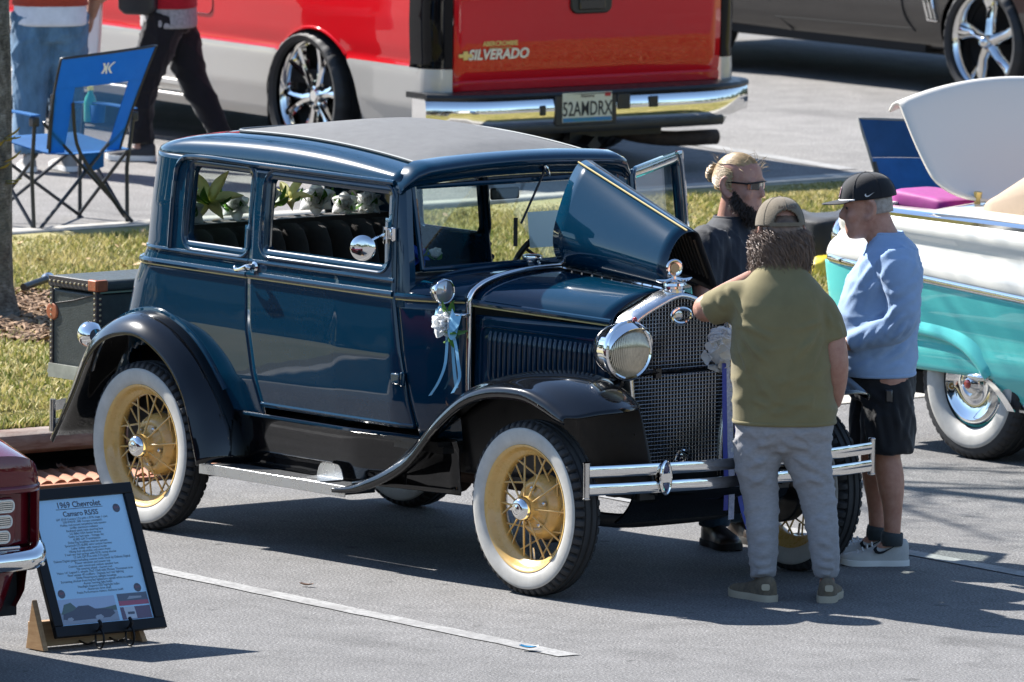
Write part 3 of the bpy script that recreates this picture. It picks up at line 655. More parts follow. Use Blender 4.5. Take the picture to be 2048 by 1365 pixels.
# headlamps
MT['lens'] = mat('fluted_lamp_lens', (.52,.45,.33), .12, .45, coat=1, var=.2, vscale=30, bstretch=(1,40,1))
def headlamp(y):
    h = ob('headlamp', lathe([(.0,-.165),(.03,-.163),(.07,-.145),(.098,-.10),(.112,-.05),(.117,-.01),(.120,0)],36,(0,0,0),(1,0,0)), MT['chrome'], car); h.location = (.215,y,1.012)
    ob('lamp_rim', lathe([(.117,-.012),(.124,-.010),(.127,.002),(.124,.013),(.115,.018),(.107,.014),(.106,.006)],40,(0,0,0),(1,0,0)), MT['chrome'], h)
    ln = []
    for k in range(27):
        yy = -.104+.008*k; hh = math.sqrt(max(.107**2-yy*yy,0)); xx = .010+.022*(1-(yy/.107)**2)
        ln.append(tube([(xx*.35,yy,-hh),(xx*.85+.004,yy,-hh*.5),(xx+.006,yy,0),(xx*.85+.004,yy,hh*.5),(xx*.35,yy,hh)],(.0048,.0045),5))
    ob('lamp_lens', ln, MT['lens'], h, smooth=60)
    L = [[(.020+.045*math.sin(t)*k, .112*math.cos(t), .018+.096*math.sin(t)-.018*k) for t in np.linspace(.12,PI-.12,16)] for k in np.linspace(0,1,5)]
    ob('lamp_visor', shell(np.array(L),.003), MT['chrome'], h, smooth=60)
    ob('lamp_jewel', ell((-.02,-.055*np.sign(y),.123),(.012,.010,.012),12,8), MT['red_lens'], h)
    ob('lamp_post', [tube(spl([(-.03,0,-.105),(-.04,0,-.14),(-.06,-.02*np.sign(-y),-.17),(-.12,.04*np.sign(y),-.20)],10),.015,8)], MT['black'], h)
    return h
headlamp(-.405); headlamp(.405)
ob('headlamp_bar', [tube(spl([(.175,-.36,.895),(.15,-.30,.900),(.125,-.18,.900),(.115,0,.896),(.125,.18,.900),(.15,.30,.900),(.175,.36,.895)],24),.012,8), tube(spl([(.17,-.38,.90),(.10,-.46,.86),(.02,-.55,.83),(-.02,-.60,.84)],10),.014,8), tube(spl([(.17,.38,.90),(.10,.46,.86),(.02,.55,.83),(-.02,.60,.84)],10),.014,8), box((.125,-.17,.895),(.02,.03,.04)), box((.125,.17,.895),(.02,.03,.04))], MT['black'], car)
# front bumper
bx = lambda y: .505-.10*(abs(y)/.76)**2.2
bm_ = ob('bumper_bracket', [tube(spl([(.05,s*.33,.50),(.30,s*.33,.505),(.44,s*.36,.515),(.488,s*.42,.515)],10),(.022,.010),8) for s in (-1,1)]+[box((bx(s*.42)-.012,s*.42,.515),(.014,.06,.10)) for s in (-1,1)], MT['black'], car)
for zc in (.552,.478):
    P = [[(bx(y)+dx,y,zc+dz) for dx,dz in ((-.004,-.0235),(.003,-.0235),(.0050,-.019),(.0062,-.008),(.0062,.008),(.0050,.019),(.003,.0235),(-.004,.0235))] for y in np.linspace(-.76,.76,33)]
    ob('bumper_bar', loft(P), MT['chrome'], car, smooth=35)
for s in (-1,1):
    ob('bumper_end_pin', [cyl((bx(.76)-.004,s*.765,.445),(bx(.76)-.004,s*.765,.585),.014,12), ell((bx(.76)-.004,s*.765,.588),(.017,.017,.008),12,6), ell((bx(.76)-.004,s*.765,.442),(.017,.017,.008),12,6)], MT['chrome_worn'], car)
    e = ob('bumper_medallion', [tube([(0,.026*math.cos(t),.066*math.sin(t)) for t in th],(.007,.007),8,closed=True), box((.003,0,0),(.008,.05,.036)), ell((-.004,0,0),(.004,.026,.064),20,8)], MT['chrome'], car); e.location = (bx(.40)+.012,s*.42,.515); e.rotation_euler=(0,0,-s*.06)
    for zz in (.036,-.036): ob('medallion_enamel', ell((.0,0,zz),(.004,.020,.022),16,6), mat('blue_enamel',(.015,.02,.09),.3,coat=1), e)
# fenders
def smoothcols(rows, m): return np.array([spl(r, m) for r in rows])
def resample(L, n): return spl(L, n)
def front_fender(s):
    cx = resample([(-1.22,.338),(-1.10,.368),(-.988,.432),(-.735,.626),(-.57,.762),(-.421,.842),(-.233,.891),(-.043,.911),(.143,.903),(.267,.874),(.36,.832),(.425,.790)],44)
    lp = resample([(-1.22,.318),(-1.11,.325),(-1.003,.345),(-.734,.462),(-.53,.64),(-.358,.755),(-.206,.806),(-.032,.823),(.069,.818),(.18,.788),(.26,.762),(.315,.750)],44)
    inn = resample([(-1.22,-.635),(-1.10,-.62),(-.98,-.585),(-.80,-.53),(-.60,-.475),(-.40,-.435),(-.2,-.405),(0,-.385),(.10,-.375),(.17,-.368),(.215,-.362),(.235,-.36)],44)
    rows = []
    for (a,b),(c,d),(e,f) in zip(cx,lp,inn):
        h = b-d
        rows.append([(e if e>-5 else a, f, b-.10*h-.012), (a*.6+e*.4, f-.08, b-.01*h), (a,-.60,b), (a*.75+c*.25,-.70,b-.16*h), (a*.4+c*.6,-.775,b-.46*h), (c,-.818,d+.035*min(1,h/.08)), (c,-.826,d+.004), (c,-.818,d-.006)])
    P = smoothcols(rows,26); P[:,:,1] *= -s
    return P
for s in (-1,1):
    P = front_fender(s); ff = ob('front_fender', grid(P), MT['black'], car, smooth=60, solid=.006)
    # apron below the inner edge
    I = P[:,0,:]; Q = np.array([[I[i]+(A(I[i][0],I[i][1]*(.94),.42)-I[i])*t+A(.10*max(0,(i-34)/9)*t**.8,0,0) for t in np.linspace(0,1,10)] for i in range(14,44)])
    ob('fender_apron', grid(Q), MT['satin'], ff, smooth=60, solid=.005)
    L = np.array([P[i,-1] for i in range(44)]); ob('fender_lip', tube(L,.0042,6), MT['black'], ff)
def rear_fender(s):
    cr_ = resample([(-3.30,.338),(-3.235,.45),(-3.17,.58),(-3.07,.745),(-2.97,.845),(-2.82,.915),(-2.64,.938),(-2.47,.895),(-2.33,.815),(-2.225,.715),(-2.14,.595),(-2.075,.45),(-2.05,.335)],44)
    lp = resample([(-3.195,.338),(-3.12,.445),(-3.045,.556),(-2.934,.733),(-2.834,.811),(-2.690,.851),(-2.565,.847),(-2.434,.794),(-2.331,.720),(-2.245,.608),(-2.201,.484),(-2.165,.38),(-2.150,.335)],44)
    rows = []
    for (a,b),(c,d) in zip(cr_,lp):
        rows.append([(a,-.50,b-.004),(a,-.58,b+.002),(a,-.655,b),(a*.82+c*.18,-.725,b*.82+d*.18+.006),(a*.45+c*.55,-.788,b*.45+d*.55+.006),(a*.08+c*.92,-.822,b*.08+d*.92),(c,-.828,d-.004),(c+(.006 if c<-2.6 else -.006),-.820,d-.010)])
    P = smoothcols(rows,24); P[:,:,1] *= -s
    return P
for s in (-1,1):
    P = rear_fender(s); fo = ob('rear_fender', grid(P), MT['black'], car, smooth=60, solid=.006)
    ob('fender_lip', tube(P[:,-1],.0042,6), MT['black'], fo)
    ob('fender_welt', tube(np.array([P[i,0]*A(1,0,1)+A(0,s*abs(S(P[i,0,0],P[i,0,2])[1]),.006)+A(0,s*.004,0) for i in range(8,40) if P[i,0,2]>.6]),.011,6), MT['blue'], fo)
    ob('wheel_well', [bbox((-3.1,s*.48,.30),(-2.12,s*.47,.86))], MT['satin'], fo)
    # running board, mat, trim, splash apron
    rb = ob('running_board', bbox((-2.16,s*.635,.300),(-1.16,s*.795,.328)), MT['black'], car, bevel=.004)
    ribs = [bbox((-2.14,s*(.650+.0085*k),.328),(-1.17,s*(.6545+.0085*k),.3325)) for k in range(16)]
    ob('ribbed_mat', [bbox((-2.145,s*.645,.3285),(-1.165,s*.788,.3300))]+ribs, MT['ribmat'], rb, smooth=0)
    ob('edge_trim', [bbox((-2.165,s*.797,.292),(-1.155,s*.803,.338)),bbox((-2.165,s*.785,.3335),(-1.155,s*.803,.3385))], MT['silver_plate'], rb, bevel=.002)
    Q = np.array([[(x,s*(y+np.interp(x,[-1.3,-.75],[0,-.10])),z) for y,z in ((.632,.325),(.628,.345),(.632,.38),(.638,.46),(.640,.52),(.650,.545),(.655,.56))] for x in np.linspace(-2.12,-.72,24)])
    ap = ob('splash_apron', grid(Q), MT['black'], car, smooth=60, solid=.006)
    ob('sill_bead', [tube([(x,s*(.650+np.interp(x,[-1.3,-.75],[0,-.10])),.552) for x in np.linspace(-2.05,-.86,16)],.009,6)], MT['blue'], ap)
st = ob('step_plate', [bbox((-1.52,-.795,.334),(-1.34,-.67,.340))], MT['silver_plate'], car, bevel=.002); tag(st, label='small bright step plate on the running board')
ob('kick_plate', shell(np.array([[(x,-.668+.006*abs(x+1.43)*0,.338+.062*t*(1-(abs(x+1.43)/.092)**6)) for t in np.linspace(0,1,5)] for x in np.linspace(-1.52,-1.34,15)]),.004), MT['silver_plate'], st)
# chassis, axles, exhaust
ob('chassis', [bbox((-3.1,.32,.40),(.30,.40,.50)),bbox((-3.1,-.40,.40),(.30,-.32,.50)),bbox((-2.9,-.6,.50),(-.75,.6,.53)),bbox((-.02,-.32,.38),(.04,.32,.46)),bbox((-2.95,-.5,.5),(-2.9,.5,.8))], MT['satin'], car)
ob('front_axle', [tube(spl([(0,-.62,.36),(0,-.52,.33),(0,-.3,.28),(0,0,.27),(0,.3,.28),(0,.52,.33),(0,.62,.36)],20),(.03,.02),8)], MT['satin'], car)
ob('rear_axle', [cyl((-2.629,-.62,.362),(-2.629,.62,.362),.045,12), ell((-2.629,0,.362),(.16,.14,.16),16,10)], MT['satin'], car)
ob('splash_pan', shell(np.array([[(.28-.12*t*t+.02*math.cos(3*y),y,.44-.15*t) for y in np.linspace(-.42,.42,9)] for t in np.linspace(0,1,7)]),.01), MT['black'], car, smooth=60)
ob('exhaust_pipe', [cyl((-2.9,.05,.30),(-.6,-.10,.33),.03,10), cyl((-1.9,0,.30),(-1.35,-.03,.31),.07,14)], MT['rust_steel'], car)
# wheels
def tyre_geo(Ro, wd, Rin, n, lug):
    h = wd/2
    prof = [(Rin,-h*.72,0),(Rin+.02,-h*.93,0),((Rin+Ro)/2,-h*1.03,0),(Ro-.038,-h*1.0,0),(Ro-.026,-h*.97,0),(Ro-.020,-h*.95,1),(Ro-.010,-h*.86,1),(Ro-.004,-h*.74,1),(Ro-.001,-h*.56,1),(Ro-.001,-h*.54,0),(Ro-.008,-h*.50,0),(Ro-.008,-h*.46,0),(Ro,-h*.42,0),(Ro,-h*.12,0),(Ro-.008,-h*.08,0),(Ro-.008,h*.08,0),(Ro,h*.12,0),(Ro,h*.42,0),(Ro-.008,h*.46,0),(Ro-.008,h*.50,0),(Ro-.001,h*.54,0),(Ro-.001,h*.56,1),(Ro-.004,h*.74,1),(Ro-.010,h*.86,1),(Ro-.020,h*.95,1),(Ro-.026,h*.97,0),(Ro-.038,h*1.0,0),((Ro+Rin)/2,h*1.03,0),(Rin+.02,h*.93,0),(Rin,h*.72,0)]
    th_ = np.linspace(0,2*PI,n,endpoint=False); P = []
    for r,y,l in prof:
        row = []
        for k,t in enumerate(th_):
            notch = lug if (l and k%4 >= 3) else 0; tt = t+(.010*(abs(y)/h) if l else 0)
            row.append(((r-notch)*math.cos(tt), y*(1-.02*(notch>0)), (r-notch)*math.sin(tt)))
        P.append(row)
    return grid(np.array(P), False, True)
def wire_wheel():
    wh = ob('wheel', lathe([(.262,-.050),(.266,-.056),(.264,-.062),(.257,-.060),(.250,-.050),(.243,-.036),(.236,-.026),(.222,-.020),(.216,-.008),(.216,.010),(.222,.022),(.236,.03),(.25,.05),(.264,.06),(.262,.052)],64,(0,0,0),(0,1,0)), MT['cream'], car, smooth=60)
    ob('tyre', tyre_geo(.362,.128,.258,224,.017), MT['rubber'], wh, smooth=24)
    for s in (-1,1):
        ob('whitewall', lathe([(.259,s*.054),(.270,s*.0625),(.285,s*.0675),(.305,s*.0695),(.322,s*.0690),(.330,s*.0675),(.333,s*.0640)],96,(0,0,0),(0,1,0)), MT['white_rubber'], wh, smooth=60)
    ob('hub_drum', [lathe([(.046,-.070),(.050,-.060),(.052,-.030),(.060,-.020),(.075,-.012),(.085,-.006),(.093,-.012),(.105,-.010),(.112,.0),(.126,.012),(.134,.030),(.136,.060),(.120,.064)],56,(0,0,0),(0,1,0))], MT['cream'], wh, smooth=50)
    ob('brake_drum', lathe([(.03,.055),(.142,.058),(.150,.064),(.152,.11),(.145,.116),(.03,.118)],40,(0,0,0),(0,1,0)), MT['satin'], wh)
    ob('hub_cap', [lathe([(.0,-.106),(.014,-.106),(.018,-.1035),(.022,-.104),(.024,-.1045),(.034,-.101),(.044,-.092),(.049,-.080),(.051,-.066)],36,(0,0,0),(0,1,0))], MT['chrome'], wh, smooth=50)
    ob('cap_emblem', [box((0,-.1065,0),(.004,.002,.018)),box((.006,-.1062,-.004),(.004,.002,.010)),box((-.006,-.1062,-.004),(.004,.002,.010))], MT['chrome_worn'], wh)
    spm = {}
    def spoke(key, a, b):
        spm[key] = mesh('spoke', tube([a,b],.0043,6), MT['cream'], 60)
    spoke('o', (.050*1,-.050,0), (.226,-.004,.0)); spoke('ia', (.128*math.cos(.0),.020,0), (.222*math.cos(.42),-.008,.222*math.sin(.42))); spoke('ib', (.130,.044,0), (.222*math.cos(-.42),.006,.222*math.sin(-.42)))
    for k in range(10):
        o = ob('spoke', spm['o'], None, wh); o.rotation_euler = (0,2*PI*k/10,0)
        o = ob('spoke', spm['ia'], None, wh); o.rotation_euler = (0,2*PI*(k+.3)/10,0)
        o = ob('spoke', spm['ib'], None, wh); o.rotation_euler = (0,2*PI*(k+.7)/10,0)
    nm = mesh('lug_nut', ell((0,0,0),(.011,.014,.011),10,8), MT['chrome_worn'], 60)
    for k in range(5):
        a = 2*PI*k/5+.3; o = ob('lug_nut', nm, None, wh); o.location = (.082*math.cos(a),-.018,.082*math.sin(a))
    ob('valve_stem', [cyl((0,-.004,-.214),(0,-.012,-.165),.005,8)], MT['chrome_worn'], wh)
    return wh
w0 = wire_wheel(); w0.location = (0,-.705,.362)
for x,y,rz,ry in ((-2.629,-.705,0,.5),(0,.705,PI,.2),(-2.629,.705,PI,.9)):
    c = copy_tree(w0, car); c.location = (x,y,.362); c.rotation_euler = (0,ry,rz) if rz==0 else (0,0,0)
    if rz: c.rotation_euler = (0,0,PI)
# interior
def pleats(y0, y1, n, x, z0, z1, dep, lean):
    P = []
    for t in np.linspace(0,1,12):
        z = z0+(z1-z0)*t; row = []
        for k in np.linspace(0,1,n*8+1):
            ph = (k*n)%1; b = math.sqrt(max(0,1-(2*ph-1)**2*.92)); top = math.sqrt(max(0,1-max(0,(t-.82)/.18)**2))
            row.append((x-lean*t+dep*b*top-.10*(1-top), y0+(y1-y0)*k, z))
        P.append(row)
    return grid(np.array(P))
ob('rear_seat', [pleats(-.56,.56,9,-2.44,.75,1.305,.055,.14), box((-2.66,0,1.02),(.10,1.14,.56)), box((-2.2,0,.72),(.55,1.12,.20))], MT['mohair'], car, smooth=60)
for y in (-.30,.30):
    ob('front_seat', [pleats(y-.25,y+.25,4,-1.62,.75,1.13,.04,.10), box((-1.70,y,.95),(.06,.48,.40)), box((-1.42,y,.72),(.48,.48,.16))], MT['mohair'], car, smooth=60)
ob('floor', bbox((-2.9,-.62,.53),(-.76,.62,.55)), MT['satin'], car)
ob('headliner', grid(np.array([[(x,y,1.60+.02*(1-(y/.58)**2)) for y in np.linspace(-.58,.58,8)] for x in np.linspace(-2.75,-1.08,8)])), mat('tan_headliner',(.16,.12,.085),.9), car)
ob('dashboard', [bbox((-1.06,-.6,1.02),(-.98,.6,1.235))], MT['satin'], car, bevel=.02)
sw = ob('steering_wheel', [tube([(.19*math.sin(t)*.45,.19*math.cos(t),.19*math.sin(t)*.9) for t in th],.013,8,closed=True)]+[tube([(0,0,0),(.19*math.sin(t)*.45,.19*math.cos(t),.19*math.sin(t)*.9)],.008,6) for t in (.5,2.6,4.71)]+[cyl((0,0,0),(.42,0,-.3),.018,8)], MT['satin'], car); sw.location = (-1.22,.33,1.20)
ob('rear_view_mirror', [box((-1.13,.02,1.53),(.02,.15,.05))], MT['satin'], car, bevel=.008)
# outside mirror, cowl lamps
mr = ob('door_mirror', [tube(spl([(-1.075,-.672,1.395),(-1.05,-.72,1.392),(-1.045,-.765,1.375),(-1.04,-.80,1.360)],10),.0065,8), cyl((-1.075,-.66,1.36),(-1.075,-.66,1.43),.012,10), lathe([(0,-.012),(.03,-.011),(.050,-.005),(.0545,0),(.0545,.005)],32,(-1.03,-.815,1.352),(-.62,.75,0))], MT['chrome'], car)
ob('mirror_glass', lathe([(.0,.004),(.053,.004)],32,(-1.03,-.815,1.352),(-.62,.75,0)), MT['chrome'], mr)
for s in (-1,1):
    cl = ob('cowl_lamp', [lathe([(.0,-.075),(.022,-.07),(.040,-.045),(.0475,-.01),(.050,0)],28,(-.735,s*.615,1.185),(1,0,-.05)), lathe([(.050,-.006),(.054,-.003),(.054,.006),(.049,.011),(.046,.008)],28,(-.735,s*.615,1.185),(1,0,-.05)), tube(spl([(-.76,s*.612,1.135),(-.755,s*.608,1.11),(-.735,s*.58,1.09),(-.715,s*.53,1.082),(-.712,s*.49,1.083)],12),.0085,8)], MT['chrome'], car, smooth=60)
    ob('lamp_lens', lathe([(0,.016),(.025,.013),(.046,.004)],24,(-.735,s*.615,1.185),(1,0,-.05)), mat('clear_lens',(.4,.42,.44),.08,.6,coat=1), cl)
# tail: lamp, rack, rear bumper
tl = ob('tail_lamp', [lathe([(.0,.07),(.03,.065),(.052,.035),(.058,0),(.055,-.01)],28,(-3.14,-.66,.79),(.9,-.2,0)), tube([(-3.09,-.655,.79),(-3.06,-.60,.77)],.016,8)], MT['chrome'], car)
ob('lamp_glass', lathe([(0,-.02),(.05,-.012),(.055,-.006)],24,(-3.14,-.66,.79),(.9,-.2,0)), MT['red_lens'], tl)
for zc in (.475,.395):
    for s in (-1,1):
        P = [[(-3.40+.16*(abs(y)/.78)**3+dx,y*s,zc+dz) for dx,dz in ((-.005,-.022),(.004,-.022),(.004,.022),(-.005,.022))] for y in np.linspace(.40,.775,8)]
        ob('rear_bumper_bar', loft(P), MT['chrome_worn'], car, bevel=.002)
for s in (-1,1):
    ob('rear_bumper_end', [cyl((-3.245,s*.78,.365),(-3.245,s*.78,.505),.015,12)], MT['chrome_worn'], car)
    ob('rack_arm', [tube([(-3.0,s*.42,.63),(-3.3,s*.42,.60),(-3.68,s*.42,.575)],(.012,.02),6), tube([(-3.30,s*.47,.59),(-3.20,s*.49,.70)],(.004,.016),6), bbox((-3.68,s*.475,.545),(-3.36,s*.485,.605)), box((-3.34,s*.48,.585),(.03,.02,.03))], MT['steel'], car)
ob('rack_shelf', [bbox((-3.70,-.475,.560),(-3.02,.475,.575))], MT['steel'], car)
# ================================================================== the other cars
def side_grid(xs, zs, yf, arches=(), drop=None):
    P = np.array([[(x,0.,z) for x in xs] for z in zs]); cell = max(abs(xs[1]-xs[0]),abs(zs[1]-zs[0]))
    for cx,cz,R in arches:
        dx = P[:,:,0]-cx; dz = P[:,:,2]-cz; d = np.hypot(dx,dz); m = (np.abs(d-R) < cell*.75)
        k = np.where(m, R/np.maximum(d,1e-6), 1.0); P[:,:,0] = cx+dx*k; P[:,:,2] = cz+dz*k
    for i in range(P.shape[0]):
        for j in range(P.shape[1]): P[i,j,1] = yf(P[i,j,0],P[i,j,2])
    def keep(i,j):
        c = P[i:i+2,j:j+2].reshape(-1,3).mean(0)
        if drop and drop(c[0],c[2]): return False
        return all(math.hypot(c[0]-a[0],c[2]-a[1]) > a[2] for a in arches)
    return grid(P, keep=keep)
def modern_tyre(R, wd, Rin, n=128): 
    h = wd/2; prof = [(Rin,-h*.8),(Rin+.006,-h*.95),((R+Rin)/2,-h*1.02),(R-.02,-h*.97),(R-.006,-h*.84),(R,-h*.7),(R,-h*.42),(R-.008,-h*.40),(R-.008,-h*.36),(R,-h*.34),(R,-h*.04),(R-.008,-h*.02),(R-.008,h*.02),(R,h*.04),(R,h*.34),(R-.008,h*.36),(R-.008,h*.40),(R,h*.42),(R,h*.7),(R-.006,h*.84),(R-.02,h*.97),((R+Rin)/2,h*1.02),(Rin,h*.8)]
    th_ = np.linspace(0,2*PI,n,endpoint=False)
    P = [[((r-(.006 if (k%4==0 and r>R-.022) else 0))*math.cos(t),y,(r-(.006 if (k%4==0 and r>R-.022) else 0))*math.sin(t)) for k,t in enumerate(th_)] for r,y in prof]
    return grid(np.array(P),False,True)
MT['red'] = paint('bright_red_paint', (.55,.004,.010), dust=.12, rough=.35)
MT['silver'] = paint('silver_metallic', (.46,.44,.41), dust=.1, rough=.35, metal=.35)
MT['taupe'] = paint('dark_taupe_metallic', (.035,.030,.027), dust=.1, rough=.4, metal=.4)
MT['aqua'] = paint('turquoise_paint', (.12,.60,.55), dust=.08, rough=.3)
MT['ivory'] = paint('ivory_paint', (.80,.77,.68), dust=.05, rough=.3)
MT['maroon'] = paint('maroon_paint', (.12,.004,.010), dust=.05, rough=.3)
MT['tyre2'] = mat('smooth_tyre', (.02,.02,.021), .6, var=.2, vscale=15)
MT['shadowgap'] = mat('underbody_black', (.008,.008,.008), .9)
# ------------------------------------------------------------------ red and silver pickup
tk = thing('pickup_truck', 'red over silver pickup truck with smoked tail lamps and chrome bumper', 'pickup truck', (-12.15,7.48,ZU), math.radians(-4.5))
def tky(x, z):
    b = np.interp(z,[.20,.26,.40,.57,.60,.62,.70,.85,1.0,1.1,1.25,1.34],[.07,.03,.004,0,.004,.012,.004,.0,.004,.014,.03,.06])
    return b+.012*max(0,(x-.6))**2
zs_ = np.arange(.22,1.185,.0225); xs_ = np.arange(-4.6,1.09,.0225)
ARCH = (.05,.28,.462)
gU = side_grid(xs_, zs_[zs_>.60].tolist(), tky, [ARCH,(-3.45,.29,.455)])
ts = ob('bed_side', gU, MT['red'], tk, smooth=60)
gL = side_grid(xs_, zs_[zs_<=.615].tolist(), lambda x,z: tky(x,z)-.003, [ARCH,(-3.45,.29,.455)])
ob('lower_side', gL, MT['silver'], tk, smooth=60)
ob('side_moulding', [box((-2.6,-.008,.345),(3.2,.02,.035)), box((-2.6,-.006,.275),(3.2,.015,.02))], MT['silver'], tk, bevel=.006)
ob('fuel_door', tube([(-1.05+.11*p[0]/.5,tky(-1,.8)-.001,.84+.10*p[1]/.5) for p in rrect(1,1,.25,6)],.003,6,closed=True), MT['maroon'], tk)
arc = [(ARCH[0]+ARCH[2]*math.cos(t),0,ARCH[1]+ARCH[2]*math.sin(t)) for t in np.linspace(-.15,PI+.15,40)]
ob('arch_lip', [tube([(p[0],tky(p[0],p[2])+.002,p[2]) for p in arc if p[2]>.605],.010,6)], MT['red'], tk)
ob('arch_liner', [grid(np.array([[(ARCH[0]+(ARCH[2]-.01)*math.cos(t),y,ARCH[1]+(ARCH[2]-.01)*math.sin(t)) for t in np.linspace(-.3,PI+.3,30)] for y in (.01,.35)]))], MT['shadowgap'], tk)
# rear: corner posts, tailgate
def corner(z0, z1, m, name, y_in=.128, s=1, x_side=1.075):
    W_ = 2.0; L = []
    for z in np.linspace(z0,z1,10):
        o = tky(x_side,z)-.003; r = [(x_side-.01,o,z)]
        for t in np.linspace(0,PI/2,9): r.append((1.10+.115*math.sin(t)-.02*max(0,z-1.0), o+.115-.115*math.cos(t),z))
        r.append((1.216,y_in,z)); r.append((1.15,y_in,z)); L.append(r)
    P = np.array(L)
    if s < 0: P[:,:,1] = W_-P[:,:,1]
    return ob(name, grid(P), m, tk, smooth=50)
for s in (1,-1):
    lm_ = corner(.60,1.04,MT['dark_glass'],'tail_lamp',s=s,x_side=1.0)
    corner(.24,.597,MT['silver'],'corner_panel',s=s); corner(1.04,1.175,MT['red'],'bed_corner',s=s)
tgp = [(1.150,.405),(1.185,.412),(1.190,.455),(1.194,.470),(1.205,.480),(1.208,.520),(1.198,.532),(1.204,.545),(1.212,.60),(1.218,.75),(1.219,.93),(1.214,1.02),(1.205,1.10),(1.18,1.155),(1.10,1.175)]
tg = ob('tailgate', grid(np.array([[(x+.006*math.sin(PI*(y-.14)/1.72),y,z) for y in np.linspace(.138,1.862,24)] for x,z in tgp])), MT['red'], tk, smooth=40, solid=.02)
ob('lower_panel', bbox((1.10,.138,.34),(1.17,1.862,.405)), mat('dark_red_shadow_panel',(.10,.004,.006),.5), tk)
hnd = ob('tailgate_handle', [prism(rrect(.265,.15,.045,6),0,.02,lambda p,d:(1.222+d,1.005+p[0],.94+p[1]))], MT['satin'], tk, bevel=.008)
ob('handle_pull', [box((1.246,1.005,.925),(.012,.17,.075)),box((1.252,1.005,.955),(.016,.17,.03))], mat('handle_gloss_black',(.006,.006,.007),.2,coat=.6), hnd, bevel=.006)
Mx = lambda y,z,x=1.2195: plane_m((x+.003,y,z),(0,1,0),(0,0,1))
MT['badge'] = mat('badge_silver', (.62,.60,.56), .3, .6); MT['gold'] = mat('badge_gold', (.62,.46,.16), .35, .5)
MT['badge_dark'] = mat('badge_outline', (.05,.02,.02), .5)
text('badge_lettering','SILVERADO',.075,MT['badge'],tk,Mx(.415,.645),.003,shear=.22,bold=.0025)
text('badge_lettering','ABERCROMBIE',.034,MT['gold'],tk,Mx(.43,.715),.001,bold=.001)
text('badge_lettering','HARTSELLE ALABAMA',.015,MT['gold'],tk,Mx(.43,.697),.001)
ob('bow_tie_badge', [prism(np.array([(-.055,-.012),(-.018,-.012),(-.022,-.030),(.018,-.030),(.022,-.012),(.060,-.012),(.055,.012),(.018,.012),(.022,.030),(-.018,.030),(-.022,.012),(-.060,.012)]),0,.006,lambda p,d:(1.2215+d,.205+p[0]*.75,.668+p[1]*.8))], MT['gold'], tk, bevel=.002)
# bumper
def bump_x(y): return 1.40-.16*max(0,(abs(y-1.0)-.62)/.43)**2.2-.02*((y-1.0)/1.0)**2
ys_ = np.linspace(-.045,2.045,40)
bu = ob('rear_bumper', loft([[(bump_x(y)-.13,y,.30),(bump_x(y)-.01,y,.285+.05*max(0,(abs(y-1)-.7)/.35)**2),(bump_x(y),y,.315),(bump_x(y)+.004,y,.38),(bump_x(y)-.004,y,.435),(bump_x(y)-.02,y,.45),(bump_x(y)-.13,y,.45)] for y in ys_]), MT['chrome'], tk, smooth=40)
ob('step_pad', loft([[(bump_x(y)-.19,y,.445),(bump_x(y)+.006,y,.442),(bump_x(y)+.012,y,.455),(bump_x(y)+.004,y,.470),(bump_x(y)-.03,y,.476),(bump_x(y)-.19,y,.476)] for y in ys_]), MT['satin'], bu, smooth=40)
ob('lower_valance', loft([[(bump_x(y)-.16,y,.255),(bump_x(y)+.0,y,.25),(bump_x(y)+.008,y,.275),(bump_x(y)+.002,y,.30),(bump_x(y)-.16,y,.30)] for y in np.linspace(.28,1.78,24)]), MT['satin'], bu, smooth=40)
ob('plate_recess', bbox((1.392,.66,.285),(1.4065,1.06,.462)), MT['satin'], bu, bevel=.01)
pl_ = ob('licence_plate', bbox((1.4075,.705,.305),(1.4105,1.025,.462)), mat('plate_cream',(.62,.56,.36),.45,c2=(.66,.62,.48),vscale=6), tk, bevel=.003)
ob('plate_scenery', [bbox((1.4106,.708,.307),(1.4112,1.022,.329))], mat('plate_blue',(.03,.16,.42),.5,c2=(.05,.22,.18),vscale=30), pl_, smooth=0)
ob('plate_sticker', bbox((1.4106,.978,.437),(1.4114,1.016,.459)), mat('sticker_red',(.45,.02,.02),.5), pl_, smooth=0)
pm_ = plane_m((1.4118,.865,.340),(0,1,0),(0,0,1)); pm_[:3,0] *= .66; text('plate_number','52AMDRX',.108,mat('plate_black',(.015,.015,.015),.5),pl_,pm_,.0006,spacing=1.0,bold=.0012)
text('plate_state','Alabama',.026,MT['badge_dark'],pl_,plane_m((1.4118,.865,.436),(0,1,0),(0,0,1)),.0004)
ob('bumper_notch', [box((1.402,1.105,.405),(.012,.085,.085))], MT['satin'], bu, bevel=.006)
ob('bumper_notch', [box((1.402,1.30,.395),(.012,.06,.06))], MT['satin'], bu, bevel=.012)
ob('bumper_notch', [box((1.403,.585,.375),(.012,.035,.055))], MT['satin'], bu, bevel=.01)
ob('hitch_receiver', [tube([(1.0,.99,.175),(1.30,.99,.165)],(.045,.045),4), bbox((1.02,.45,.19),(1.12,1.55,.25)), bbox((1.14,.90,.17),(1.20,1.08,.28))], MT['satin'], tk)
ob('exhaust_pipe', [tube(spl([(.4,1.25,.26),(.85,1.30,.23),(1.0,1.45,.18),(1.06,1.62,.155),(1.08,1.94,.152)],16),.042,14,caps=False)], MT['rust_steel'], tk, solid=.004)
ob('underbody', [bbox((-4.4,.25,.26),(.98,1.75,.40)),bbox((-4.4,.06,1.13),(1.08,.12,1.17)),bbox((-4.4,1.88,.3),(1.08,1.99,1.16)),bbox((-1.0,.1,.42),(1.1,1.9,.5))], MT['shadowgap'], tk)
